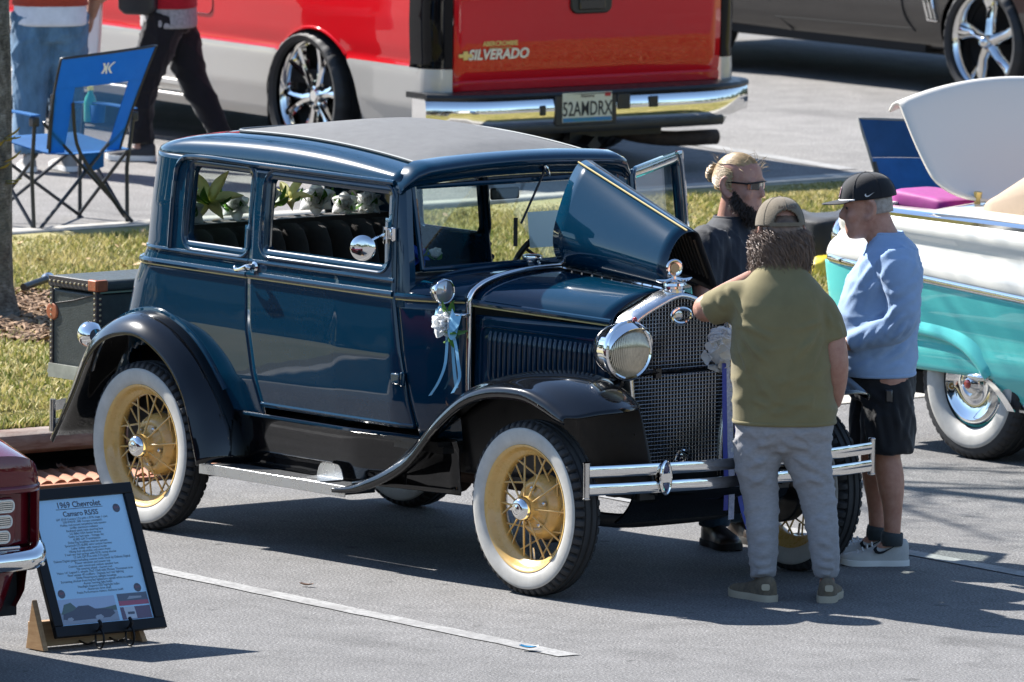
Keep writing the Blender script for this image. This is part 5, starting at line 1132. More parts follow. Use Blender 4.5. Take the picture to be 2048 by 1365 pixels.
def cloth(name, c, var=.10, vs=14, bump=.35, bs=300, rough=.9, sheen=.15, stretch=None, c2=None): return mat(name, c, rough, var=var, vscale=vs, bump=bump, bscale=bs, bdist=.003, sheen=sheen, stretch=stretch, c2=c2, spec=.25)
def person(label, loc, ang, sp):
    root = thing('person', label, 'person', loc, ang)
    hm = np.eye(4); hm[:3,:3] = sp.get('hs',1.0)*(rotz(sp['yaw'])@roty(sp['pitch'])@rotx(sp.get('tilt',0))); hm[:3,3] = sp['head']
    g = [xf(head_geo(1.0,sp.get('jaw',1)), hm), rings(sp['core']), limb(sp['neck'],sp.get('neck_r',[.066,.060,.060,.056]),10,16)]
    for sd, s in (('L',1),('R',-1)):
        ar = sp['arm'+sd]; g.append(limb(ar, sp.get('arm_r',[.052,.050,.046,.043,.044,.040,.033,.027]),22,14))
        d = norm(A(*ar[-1])-A(*ar[-2])); g.append(hand_geo(hand_m(A(*ar[-1])-d*.01, d, sp.get('palm'+sd,(0,-s,0))), sp.get('curl'+sd,.5), s))
        lg = sp['leg'+sd]; g.append(limb(lg, sp.get('leg_r',[.085,.08,.07,.058,.054,.056,.050,.040,.036]),26,16))
        fd = sp['foot'+sd]; g.append(tube([A(*lg[-1])+A(0,0,-.02),A(*lg[-1])+A(math.cos(fd)*.07,math.sin(fd)*.07,-.068)],[.034,.022],12))
    body = ob('body', remesh(join(*g),.0078,3), sp['skin'], root, smooth=180)
    # shirt
    sh = [rings(sp['shirt'],30)]
    for sd in 'LR':
        sh.append(limb(sp['sleeve'+sd], sp['sleeve_r'],20,18))
    gs = remesh(join(*sh),.011,4); hz = sp['shirt'][0][0]; gs = wrinkle(gs, sp.get('sw',.012), sp.get('sws',16), sp.get('swst',(1,1,.6)), sp.get('seed',1), lambda V: np.clip((V[:,2]-hz-.015)/.05,0,1)*np.clip((sp['shirt'][-1][0]-.02-V[:,2])/.04,0,1))
    if 'shirt_folds' in sp: gs = creases(gs, sp['shirt_folds'], lambda V: np.clip((V[:,2]-hz-.02)/.05,0,1))
    so = ob(sp.get('shirt_name','shirt'), gs, sp['shirt_m'], root, smooth=180)
    for nm, q, dz in (('hem',sp['shirt'][0],.012),('collar',sp['shirt'][-1],-.006)):
        z,xc,yc,rx,ry = q; ob(nm, tube([(xc+(rx-.003)*math.copysign(abs(math.cos(t))**(2/2.3),math.cos(t)), yc+(ry-.003)*math.copysign(abs(math.sin(t))**(2/2.3),math.sin(t)), z+dz) for t in np.linspace(0,2*PI,40,endpoint=False)],(.009,.005),8,up=(0,0,1),closed=True), sp['shirt_m'], so, smooth=60)
    pt = [rings(sp['hips'],28)]
    for sd in 'LR': pt.append(limb(sp['pant'+sd], sp['pant_r'],28,18))
    gp = remesh(join(*pt),.011,4); gp = wrinkle(gp, sp.get('pw',.010), sp.get('pws',14), sp.get('pwst',(1,1,.9)), sp.get('seed',1)+5)
    if 'pants_folds' in sp: gp = creases(gp, sp['pants_folds'])
    ob(sp.get('pants_name','trousers'), gp, sp['pants_m'], root, smooth=180)
    return root, hm
def strands(roots, dirs_fn, n_pts, r, sides=3):
    V = []; F = []
    for p in roots:
        path = dirs_fn(p); m = len(path); rr_ = r*np.r_[np.linspace(1,.9,m-1),.25]
        g = tube(path, rr_, sides, caps=False); k = len(V); V += [tuple(q) for q in g[0]]; F += [tuple(i+k for i in f) for f in g[1]]
    return (np.array(V), F)
SK1 = skin_mat('skin_fair',(.46,.25,.18),(.36,.17,.12)); SK2 = skin_mat('skin_ruddy',(.52,.28,.20),(.40,.18,.12)); SK3 = skin_mat('skin_tan',(.40,.22,.15),(.31,.15,.10))
# ------------------------------------------------------------------ man in the olive T-shirt, back to us
M_ol = cloth('olive_tshirt',(.20,.168,.082),.10,7); M_gr = cloth('heather_grey_joggers',(.30,.295,.305),.10,60,stretch=(.8,.8,1.6),bs=260)
sp = dict(skin=SK1, seed=3, yaw=.25, pitch=.10, head=(.085,.085,1.500), hs=1.0,
  core=[(.78,0,.06,.13,.17),(.95,0,.07,.14,.18),(1.12,.0,.07,.13,.17),(1.22,0,.075,.09,.13),(1.30,.01,.078,.05,.06)], neck=[(.01,.07,1.28),(.03,.075,1.36),(.06,.08,1.43),(.07,.085,1.50)],
  armL=[(0,.24,1.25),(.01,.30,1.235),(.04,.355,1.205),(.08,.385,1.19),(.17,.33,1.22),(.26,.24,1.27),(.30,.19,1.30)], armR=[(0,-.06,1.25),(.0,-.10,1.18),(-.01,-.132,1.08),(-.012,-.150,.98),(.005,-.152,.92),(.03,-.150,.86),(.06,-.140,.80)], palmR=(0,1,0), curlR=.35, curlL=.9, palmL=(-.3,-1,0), arm_r=[.050,.056,.058,.056,.053,.048,.040,.033],
  legL=[(.0,.13,.75),(.01,.155,.62),(.02,.150,.46),(.0,.142,.28),(-.01,.138,.10)], legR=[(.0,-.02,.75),(.01,-.04,.62),(.02,-.075,.46),(.0,-.105,.28),(-.01,-.124,.10)], footL=.35, footR=-.25,
  shirt=[(.728,0,.058,.158,.214),(.76,.0,.058,.158,.213),(.86,.0,.065,.160,.206),(1.0,.0,.075,.168,.206),(1.13,.0,.080,.166,.200),(1.22,0,.082,.150,.195),(1.285,0,.078,.118,.172),(1.335,.01,.080,.094,.130),(1.38,.018,.080,.074,.088),(1.40,.02,.080,.070,.080)],
  sleeveL=[(0,.19,1.245),(.01,.27,1.238),(.03,.325,1.212),(.06,.360,1.195)], sleeveR=[(0,-.01,1.245),(0,-.075,1.20),(-.005,-.110,1.14),(-.008,-.130,1.075)], sleeve_r=[.076,.075,.072,.072],
  hips=[(.62,.0,.055,.10,.13),(.69,-.005,.058,.135,.196),(.75,-.005,.058,.135,.196),(.81,0,.06,.12,.18)], pantL=[(.0,.14,.72),(.01,.168,.57),(.02,.150,.41),(.0,.142,.28),(-.005,.138,.17),(-.005,.138,.12),(-.005,.138,.095)], pantR=[(.0,-.02,.72),(.01,-.045,.57),(.02,-.085,.41),(.0,-.105,.28),(-.005,-.118,.17),(-.005,-.122,.12),(-.005,-.124,.095)], pant_r=[.116,.100,.079,.070,.064,.058,.048],
  shirt_m=M_ol, pants_m=M_gr, sw=.012, sws=24, swst=(.7,.7,1.2), pw=.012, pwst=(.5,.5,1.6), pws=42, pants_name='joggers', shirt_name='t_shirt',
  shirt_folds=[((-.13,-.09,1.13),(-.17,.02,1.02),.014,.011),((-.12,-.08,1.16),(-.16,.03,1.13),.011,.008),((-.12,-.10,1.08),(-.17,-.02,.93),.014,.010),((-.12,.24,1.15),(-.165,.12,1.10),.013,.011),((-.12,.25,1.11),(-.17,.14,1.0),.014,.011),((-.11,.25,1.07),(-.165,.20,.90),.015,.010),((-.165,.20,.96),(-.16,.10,.83),.016,.010),((-.16,-.11,.86),(-.17,.06,.81),.016,.012),((-.16,-.12,.92),(-.17,.02,.89),.014,.009),((-.165,.0,.80),(-.165,.19,.775),.015,.010),((-.16,-.10,.78),(-.165,.06,.745),.014,.009),((-.15,.24,.86),(-.165,.10,.80),.015,.010),((-.12,.21,1.33),(-.13,.255,1.14),.006,-.005),((-.10,-.03,1.31),(-.11,-.085,1.11),.006,-.005),((-.05,.34,1.25),(-.07,.30,1.16),.012,.010),((-.04,.30,1.29),(-.08,.25,1.20),.012,.009),((-.06,-.10,1.20),(-.09,-.15,1.12),.012,.008),((-.05,-.14,1.16),(-.07,-.19,1.09),.012,.007)],
  pants_folds=[((-.12,.05,.70),(-.11,.20,.63),.016,.012),((-.12,.05,.67),(-.10,-.10,.61),.016,.012),((-.11,.07,.62),(-.09,.21,.55),.014,.010),((-.10,.03,.60),(-.08,-.12,.52),.014,.010),((-.08,.10,.53),(-.07,.22,.47),.013,.010),((-.08,.09,.45),(-.07,.22,.41),.013,.010),((-.07,.10,.40),(-.08,.21,.34),.013,.010),((-.07,-.04,.52),(-.06,-.16,.46),.013,.010),((-.07,-.05,.44),(-.07,-.17,.39),.013,.010),((-.07,-.07,.36),(-.07,-.18,.31),.012,.009),((-.07,.11,.26),(-.07,.23,.22),.012,.009),((-.07,.11,.20),(-.07,.23,.175),.011,.010),((-.06,.11,.155),(-.06,.23,.14),.010,.010),((-.06,.11,.118),(-.06,.23,.112),.009,.009),((-.07,-.09,.25),(-.07,-.19,.215),.012,.009),((-.07,-.09,.19),(-.07,-.20,.17),.011,.010),((-.06,-.09,.150),(-.06,-.20,.138),.010,.010),((-.06,-.09,.115),(-.06,-.20,.11),.009,.009),((-.02,.28,.72),(-.02,.235,.58),.008,-.006)])
mo, hm = person('stocky man in olive T-shirt and grey joggers, back turned, at the grille', (.73,.085,0), math.radians(141), sp)
M_shoe = mat('camo_canvas_shoe',(.20,.155,.10),.85,c2=(.075,.06,.045),vscale=22,bump=.3,bscale=200); M_solet = mat('tan_sole',(.42,.36,.27),.7)
shoe('shoe',(-.02,.142,0),.62,.285,.105,.085,M_shoe,M_solet,mo); shoe('shoe',(-.02,-.128,0),-.12,.285,.105,.085,M_shoe,M_solet,mo)
for y,a in ((.128,.62),(-.132,-.12)):
    c,s = math.cos(a),math.sin(a); t_ = ob('heel_tag', prism(rrect(.034,.026,.008,4),0,.004,lambda p,d:(-.02-.088*c-d*c-(-p[0])*s*0, y+.0+p[0]*1.0, .062+p[1])), mat('tag_tan',(.45,.38,.27),.7), mo)
def cap_geo(rx, ry, rz, z0=.03, hole=None, nz=28, na=132):
    P = []
    for i,ph in enumerate(np.linspace(0,PI/2-.03,nz)):
        P.append([(rx*math.cos(ph)**.8*math.cos(t), ry*math.cos(ph)**.8*math.sin(t), z0+rz*math.sin(ph)) for t in np.linspace(0,2*PI,na,endpoint=False)])
    P = np.array(P)
    return grid(P, False, True, keep=hole)
def cap(root, hm, m, c=(-.008,0,0), rx=.115, ry=.094, rz=.118, z0=.035, brim=.085, m_brim=None, opening=False, down=.25):
    T_ = Matrix([list(map(float,r)) for r in hm])@Matrix.Translation(c)
    hole = (lambda i,j: not ((i+.5)/27*(PI/2-.03) < .60 and abs(((j+.5)/132*2*PI)-PI) < .60*math.sqrt(max(0,1-((i+.5)/27*(PI/2-.03)/.60)**2)))) if opening else None
    cp = ob('cap', cap_geo(rx,ry,rz,z0,hole), m, root, smooth=60, solid=.004); cp.matrix_basis = T_
    B = [[((rx-.006)*math.cos(t)+brim*u*math.cos(t)**.6*1.0, (ry-.002)*math.sin(t)*(1-.10*u), z0+.004-down*brim*u*1.0-.10*(ry*math.sin(t))**2*6*u) for t in np.linspace(-1.05,1.05,19)] for u in np.linspace(0,1,7)]
    ob('brim', shell(np.array(B),.004), m_brim or m, cp, smooth=60)
    ob('cap_button', ell((0,0,z0+rz),(.008,.008,.005),10,6), m, cp)
    ob('seam', [tube([(rx*1.004*math.cos(ph)**.8*math.cos(t),ry*1.004*math.cos(ph)**.8*math.sin(t),z0+rz*1.004*math.sin(ph)) for ph in np.linspace(.0 if not (opening and abs(t-PI)<.7) else .6,PI/2-.05,12)],.0016,5) for t in (0,PI/3,2*PI/3,PI,4*PI/3,5*PI/3)], m, cp)
    return cp
M_cap = cloth('khaki_mesh_cap',(.165,.135,.095),.10,30,bump=.8,bs=220)
cp = cap(mo, hm, M_cap, opening=True, rx=.123, ry=.101, rz=.118)
ob('cap_strap', strip([(-.122*math.cos(t),.100*math.sin(t),.040) for t in np.linspace(-.75,.75,14)],(0,0,1),.016,.003), M_cap, cp)
ct = text('cap_lettering','BASS PRO',.018,mat('cap_thread',(.06,.035,.025),.8),cp,plane_m((-.118,.0,.105),(0,-1,0),(.22,0,1)),.001)
def curly():
    r = random.Random(5); V = []; F = []
    for k in range(4600):
        a = r.uniform(-2.3,2.3)+PI; ph = r.uniform(-.75,.15)
        p = A(.085*math.cos(ph)*math.cos(a)-.01, .082*math.cos(ph)*math.sin(a), .02+.09*math.sin(ph)+.0)
        d = norm(A(p[0]-.0,p[1]*1.25,0))*r.uniform(.010,.046); L = []; ln = r.uniform(.06,.16)*(1 if p[2]>-.03 else .8); ph0 = r.uniform(0,6); cr = r.uniform(.006,.017); fr = r.uniform(6,11)
        for t in np.linspace(0,1,14):
            L.append(p+d*math.sin(min(1,t*1.5)*PI/2)+A(0,0,-ln*t**1.2)+cr*min(1,t*3)*A(math.cos(fr*t+ph0),math.sin(fr*t*1.1+ph0),.6*math.sin(fr*t*.9+ph0)))
        g = tube(L,np.r_[np.full(13,.0010),.0004],3,caps=False); i = len(V); V += [tuple(q) for q in g[0]]; F += [tuple(x+i for x in f) for f in g[1]]
    return (np.array(V),F)
M_hairb = mat('curly_brown_hair',(.22,.135,.088),.5,c2=(.075,.045,.030),vscale=30,sheen=.2)
hr = ob('hair', join(curly(), ell((-.014,0,.0),(.114,.094,.118),18,12), ell((-.045,0,-.10),(.075,.095,.06),18,12)), M_hairb, mo, smooth=60); hr.matrix_basis = Matrix([list(map(float,r)) for r in hm])
# ------------------------------------------------------------------ older man in the light blue shirt
M_bl = cloth('light_blue_shirt',(.27,.385,.57),.10,6,bs=280); M_sh = cloth('black_shorts',(.010,.010,.012),.2,9,rough=.7,bs=120); 
sp = dict(skin=SK2, seed=8, yaw=-.04, pitch=.12, head=(.065,.0,1.500), hs=1.02, jaw=1.08,
  core=[(.80,0,0,.12,.15),(1.0,.03,0,.15,.17),(1.15,.01,0,.13,.17),(1.28,-.03,0,.10,.15),(1.36,-.02,0,.07,.09)], neck=[(-.04,0,1.26),(-.02,0,1.34),(.01,0,1.40),(.03,0,1.46)], neck_r=[.074,.070,.068,.064],
  armL=[(-.06,.19,1.30),(-.08,.215,1.20),(-.085,.225,1.10),(-.06,.225,1.02),(.03,.205,.985),(.11,.175,.955),(.165,.155,.935)], armR=[(-.06,-.19,1.30),(-.07,-.215,1.18),(-.06,-.225,1.06),(-.02,-.22,.99),(.08,-.20,.96),(.16,-.16,.94),(.20,-.14,.93)], curlL=.7, curlR=.7,
  legL=[(-.03,.085,.80),(-.03,.09,.62),(-.03,.095,.46),(-.045,.10,.36),(-.055,.10,.26),(-.055,.10,.12)], legR=[(.0,-.085,.80),(.015,-.09,.62),(.02,-.09,.46),(.01,-.095,.36),(.005,-.095,.26),(.0,-.095,.12)], leg_r=[.095,.088,.078,.062,.056,.061,.058,.046,.038,.036], footL=.05, footR=.12,
  shirt=[(.795,.005,0,.155,.188),(.82,.01,0,.160,.190),(.92,.022,0,.176,.190),(1.02,.022,0,.178,.188),(1.12,.005,0,.166,.186),(1.22,-.02,0,.148,.192),(1.30,-.035,0,.118,.178),(1.35,-.035,0,.092,.125),(1.385,-.022,0,.076,.082),(1.40,-.018,0,.072,.074)],
  sleeveL=[(-.05,.15,1.300),(-.075,.205,1.22),(-.085,.222,1.10),(-.060,.225,1.02),(.02,.208,.988),(.10,.18,.96),(.135,.168,.948)], sleeveR=[(-.05,-.15,1.300),(-.07,-.205,1.20),(-.06,-.222,1.08),(-.02,-.22,1.0),(.07,-.20,.97),(.15,-.165,.945)], sleeve_r=[.092,.082,.072,.066,.058,.048,.042],
  hips=[(.70,-.005,0,.135,.17),(.78,-.005,0,.142,.172),(.84,0,0,.135,.165)], pantL=[(-.03,.085,.76),(-.03,.095,.64),(-.03,.10,.48)], pantR=[(.0,-.085,.76),(.012,-.095,.64),(.015,-.10,.485)], pant_r=[.098,.116,.112],
  shirt_m=M_bl, pants_m=M_sh, sw=.014, sws=26, swst=(.8,.8,1.3), pw=.010, pws=30, pants_name='shorts', shirt_name='long_sleeve_shirt',
  shirt_folds=[((-.08,.29,1.08),(-.02,.27,1.00),.012,.010),((-.10,.29,1.04),(-.04,.28,.97),.012,.010),((-.13,.27,1.06),(-.10,.28,.98),.012,.009),((-.12,.28,1.15),(-.03,.28,1.09),.014,.010),((-.13,.27,1.22),(-.04,.28,1.17),.014,.009),((.0,.26,1.02),(.06,.24,.95),.012,.009),((.05,.25,1.0),(.10,.22,.93),.012,.009),((.02,.19,1.22),(.10,.12,1.02),.018,.012),((.04,.17,1.28),(.14,.10,1.10),.016,.010),((-.10,.17,1.0),(.02,.19,.90),.016,.012),((-.12,.15,.94),(.02,.19,.85),.016,.011),((.0,.19,.93),(.14,.14,.87),.015,.010),((-.10,.17,.86),(.06,.19,.82),.014,.009),((-.14,.10,1.14),(-.12,.16,.98),.015,.010),((.10,.15,1.00),(.17,.07,.92),.015,.009),((-.02,.20,1.345),(-.05,.235,1.20),.006,-.005)],
  pants_folds=[((.05,.16,.74),(-.06,.20,.66),.014,.010),((-.05,.20,.78),(-.08,.21,.55),.012,.009),((.03,.20,.68),(.0,.21,.52),.013,.009),((-.12,.12,.70),(-.10,.18,.56),.014,.010),((.06,.16,.62),(.05,.19,.50),.013,.008)])
om, hm2 = person('older man in black cap, light blue shirt and black shorts, in profile', (.0,1.15,0), math.radians(-128.7), sp)
M_wh = mat('white_knit_shoe',(.46,.45,.43),.75,var=.06,vscale=40,bump=.4,bscale=240); M_ws = mat('white_sole',(.72,.71,.69),.5)
sh1 = shoe('shoe',(-.045,.10,0),.05,.292,.098,.098,M_wh,M_ws,om,sole=.024); sh2 = shoe('shoe',(.01,-.095,0),.12,.292,.098,.098,M_wh,M_ws,om,sole=.024)
def swoosh(w_, h_, to3): 
    o = np.array([(-.5,.02),(-.42,-.28),(-.28,-.36),(-.10,-.30),(.5,.42),(-.06,-.08),(-.22,-.16),(-.32,-.10),(-.36,.06),(-.34,.30),(-.46,.16)])*A(w_,h_); return prism(o,0,.003,to3)
for sh_ in (sh1,sh2):
    ob('swoosh', swoosh(.105,.052,lambda p,d:(-.0+p[0]*-1+.02,.046+d-.25*max(0,p[1]),.072+p[1])), M_sh, sh_, smooth=0)
    ob('laces', [tube(spl([(.075+.020*k,-.026,.082-.010*k),(.075+.020*k,0,.098-.011*k),(.075+.020*k,.026,.082-.010*k)],6),.0035,5) for k in range(5)], M_ws, sh_)
for y,x in ((.10,-.055),(-.095,.0)): ob('sock', tube([(x,y,.085),(x,y,.125),(x-.002,y,.142)],[.049,.047,.045],16,caps=False), cloth('grey_sock',(.05,.06,.065)), om, solid=.004)
cp2 = cap(om, hm2, cloth('black_cap',(.012,.012,.014),.15,20,bs=200,rough=.8), rx=.118, ry=.095, rz=.105, z0=.042, brim=.080, down=.10)
ob('cap_rope', tube([((.118)*math.cos(t)*1.005,(.095)*math.sin(t)*1.005,.046) for t in np.linspace(-1.1,1.1,24)],.0035,6), M_ws, cp2)
ob('swoosh', swoosh(.042,.022,lambda p,d:(-.01-p[0]*1.0,.0945+d-.15*abs(p[0]),.062+p[1])), M_ws, cp2, smooth=0)
ob('cap_patch', prism(rrect(.06,.04,.01,4),0,.003,lambda p,d:(.118+d-.35*max(0,p[1]+.02)-4.0*p[0]*p[0],p[0],.078+p[1])), mat('patch_white',(.5,.48,.5),.7,c2=(.35,.05,.05),vscale=90), cp2)
M_hg = mat('grey_hair',(.40,.36,.32),.6,c2=(.22,.18,.15),vscale=60)
hg = ob('hair', grid(np.array([[((.099)*math.cos(t)-.008,.0795*math.sin(t),z*1.0) for t in np.linspace(1.75,2*PI-1.75,30)] for z in np.linspace(-.022,.045,6)])), M_hg, om, smooth=60, solid=.004); hg.matrix_basis = Matrix([list(map(float,r)) for r in hm2])
for s in (-1,1):
    e = ob('eye', ell((.076,s*.031,.012),(.012,.012,.010),12,8), mat('eye_dark',(.05,.04,.035),.2,coat=1), om); e.matrix_basis = Matrix([list(map(float,r)) for r in hm2])
ph = ob('phone', box((-.03,.215,.73),(.03,.02,.055)), mat('phone_black',(.01,.01,.012),.3,coat=.5), om, bevel=.006)
# ------------------------------------------------------------------ bearded man behind the raised hood
M_nv = cloth('charcoal_tshirt',(.020,.023,.030),.2,10,bs=180,rough=.75); M_dj = cloth('dark_jeans',(.018,.040,.065),.3,25,stretch=(1,1,.4))
sp = dict(skin=SK1, seed=12, yaw=.0, pitch=.06, head=(.03,.0,1.535), hs=1.04,
  core=[(.85,0,0,.11,.16),(1.05,0,0,.12,.17),(1.2,0,0,.12,.18),(1.33,-.01,0,.08,.15),(1.39,0,0,.06,.08)], neck=[(-.03,0,1.30),(-.01,0,1.37),(.0,0,1.43),(.01,0,1.49)], neck_r=[.072,.070,.066,.062],
  armL=[(0,.20,1.34),(0,.235,1.24),(.0,.25,1.12),(.01,.25,1.05),(.06,.22,.97),(.12,.18,.90),(.15,.16,.87)], armR=[(0,-.20,1.34),(0,-.235,1.24),(.0,-.25,1.12),(.02,-.25,1.05),(.08,-.22,.97),(.15,-.18,.92),(.19,-.16,.90)],
  legL=[(0,.09,.85),(0,.10,.62),(.01,.105,.44),(0,.11,.25),(-.01,.11,.10)], legR=[(0,-.09,.85),(0,-.10,.62),(.01,-.105,.44),(0,-.11,.25),(-.01,-.11,.10)], footL=.2, footR=-.3,
  shirt=[(.86,0,0,.135,.185),(.90,0,0,.138,.186),(1.05,0,0,.140,.190),(1.2,0,0,.145,.205),(1.29,-.01,0,.128,.205),(1.35,-.015,0,.098,.165),(1.385,-.012,0,.080,.105),(1.405,-.010,0,.074,.082)],
  sleeveL=[(0,.16,1.325),(0,.215,1.27),(0,.238,1.19),(0,.245,1.13)], sleeveR=[(0,-.16,1.325),(0,-.215,1.27),(0,-.238,1.19),(0,-.245,1.13)], sleeve_r=[.088,.084,.080,.078],
  hips=[(.74,0,0,.12,.165),(.82,0,0,.135,.175),(.90,0,0,.13,.17)], pantL=[(0,.09,.82),(0,.10,.62),(.01,.105,.44),(0,.11,.25),(-.01,.11,.115),(-.01,.11,.085)], pantR=[(0,-.09,.82),(0,-.10,.62),(.01,-.105,.44),(0,-.11,.25),(-.01,-.11,.115),(-.01,-.11,.085)], pant_r=[.112,.102,.085,.076,.07,.068],
  shirt_m=M_nv, pants_m=M_dj, sw=.018, sws=36, pw=.014, pws=40, pants_name='jeans', shirt_name='t_shirt')
bm2, hm3 = person('bearded man with blond hair bun and dark sunglasses behind the raised hood', (-.83,1.03,0), math.radians(18), sp)
M_boot = mat('brown_boot',(.028,.018,.012),.4,var=.4,vscale=14,coat=.2)
shoe('boot',(-.01,.11,0),-.45,.30,.11,.12,M_boot,mat('boot_sole',(.012,.011,.01),.8),bm2); shoe('boot',(-.01,-.11,0),-.55,.30,.11,.12,M_boot,mat('boot_sole',(.012,.011,.01),.8),bm2)
M_bd = mat('blond_hair',(.52,.36,.17),.45,c2=(.20,.12,.05),vscale=45,stretch=(.3,1.5,1.5)); M_be = mat('dark_beard',(.040,.022,.013),.6,c2=(.015,.009,.006),vscale=60)
r_ = random.Random(9); V = []; F = []
for k in range(1500):
    a = r_.uniform(-1.25,1.25); L = []   # swept from the hairline back to the bun
    z0 = .075+.035*math.cos(a)-r_.uniform(0,.01); t0 = r_.uniform(0,.35)
    p0 = A(.082*math.cos(a*.9)-.012, .080*math.sin(a)*1.02, z0) if abs(a)<.9 else A(.02-.05*r_.random(), .079*np.sign(a), r_.uniform(-.01,.07))
    pb = A(-.118,.0,.035)+A(0,r_.uniform(-.012,.012),r_.uniform(-.012,.012))
    for t in np.linspace(t0,1,8):
        q = p0+(pb-p0)*t; c = A(-.014,0,.018); d = q-c; d = d/np.linalg.norm(d/A(.108,.0875,.114)); q2 = c+d*(1.0+.02*r_.random()) if t<.93 else q; L.append(q2+A(0,0,.0015*math.sin(t*9+k)))
    g = tube(L,np.r_[np.full(7,.0019),.001],3,caps=False); i=len(V); V += [tuple(q) for q in g[0]]; F += [tuple(x+i for x in f) for f in g[1]]
for k in range(160):  # the bun
    a = r_.uniform(0,6.28); b = r_.uniform(-1.2,1.2); L = [A(-.132,0,.035)+A(.031*math.cos(b)*math.cos(a+t),.036*math.cos(b)*math.sin(a+t),.036*math.sin(b+.2*math.sin(3*t))) for t in np.linspace(0,1.8,8)]
    g = tube(L,.0019,3,caps=False); i=len(V); V += [tuple(q) for q in g[0]]; F += [tuple(x+i for x in f) for f in g[1]]
for k in range(60):  # flyaway wisps
    a = r_.uniform(-PI,PI); p = A(.09*math.cos(a)-.012,.078*math.sin(a),.06+.05*r_.random()); d = norm(p-A(-.012,0,.02)); L=[p+d*.004]
    for t in range(4): d = norm(d+A(r_.gauss(0,.5),r_.gauss(0,.5),r_.gauss(0,.4))); L.append(L[-1]+d*.012)
    g = tube(L,[.0007]*4+[.0003],3,caps=False); i=len(V); V += [tuple(q) for q in g[0]]; F += [tuple(x+i for x in f) for f in g[1]]
H0 = Matrix([list(map(float,r)) for r in hm3])
capP = [[(-.014+.1045*math.cos(ph)*math.cos(t),.0845*math.cos(ph)*math.sin(t),.018+.1105*math.sin(ph)) for t in np.linspace(.62 if ph>.55 else 1.35,2*PI-(.62 if ph>.55 else 1.35),40)] for ph in np.linspace(-.35,PI/2-.03,14)]
hb = ob('hair', [(np.array(V),F), grid(np.array(capP)), ell((-.132,0,.035),(.030,.034,.034),14,10)], M_bd, bm2, smooth=60); hb.matrix_basis = H0
V = []; F = []
for k in range(2400):
    s = r_.choice((-1,1)); u = r_.random()
    if u < .45: a = r_.uniform(0,1); p = A(.012+.075*a,s*(.071-.040*a**1.6),-.035-.065*a+r_.uniform(-.02,.02)*(1-a*.4)); dd = A(.45*a,s*.25*(1-a),-1)
    elif u < 1.1: p = A(r_.uniform(.045,.092),s*r_.uniform(0,.045),r_.uniform(-.125,-.082)); dd = A(.35,s*.15,-1)
    else: p = A(.096-abs(r_.uniform(0,.028))*.5,s*r_.uniform(.004,.032),-.050+r_.uniform(-.004,.005)); p[0] = .094-6*p[1]**2; dd = A(.2,s*.6,-.7)
    ln = r_.uniform(.02,.055) if u<.965 else r_.uniform(.01,.02); d = norm(dd+A(r_.gauss(0,.25),r_.gauss(0,.25),r_.gauss(0,.15))); L = [p+d*ln*t+A(.004*math.sin(7*t+k),.004*math.cos(6*t+k),0) for t in np.linspace(-.25,1,5)]
    g = tube(L,[.0014,.0014,.0013,.0010,.0004],3,caps=False); i=len(V); V += [tuple(q) for q in g[0]]; F += [tuple(x+i for x in f) for f in g[1]]
be = ob('beard', [(np.array(V),F), ell((.052,0,-.112),(.042,.046,.032),14,10)], M_be, bm2, smooth=60); be.matrix_basis = H0
lens = shell(np.array([[(.100-.0035*(k*10)**2*.12-5.5*y*y, y, .012+dz*(1-.35*abs(y)/.06)-(.004 if abs(y)<.012 else 0)) for dz in np.linspace(-.019 ,.016,5)] for k,y in ((abs(q),q) for q in np.linspace(-.066,.066,27))]),.003)
sg = ob('sunglasses', lens, mat('dark_lens',(.006,.007,.009),.05,coat=1), bm2, smooth=60); sg.matrix_basis = H0
ob('glasses_frame', [tube([(.104-5.5*y*y,y,.030-.10*abs(y)) for y in np.linspace(-.068,.068,20)],.0035,6)]+[tube([(.078,s*.068,.022),(.03,s*.080,.022),(-.02,s*.083,.020)],.0035,6) for s in (-1,1)], MT['frame_black'], sg)
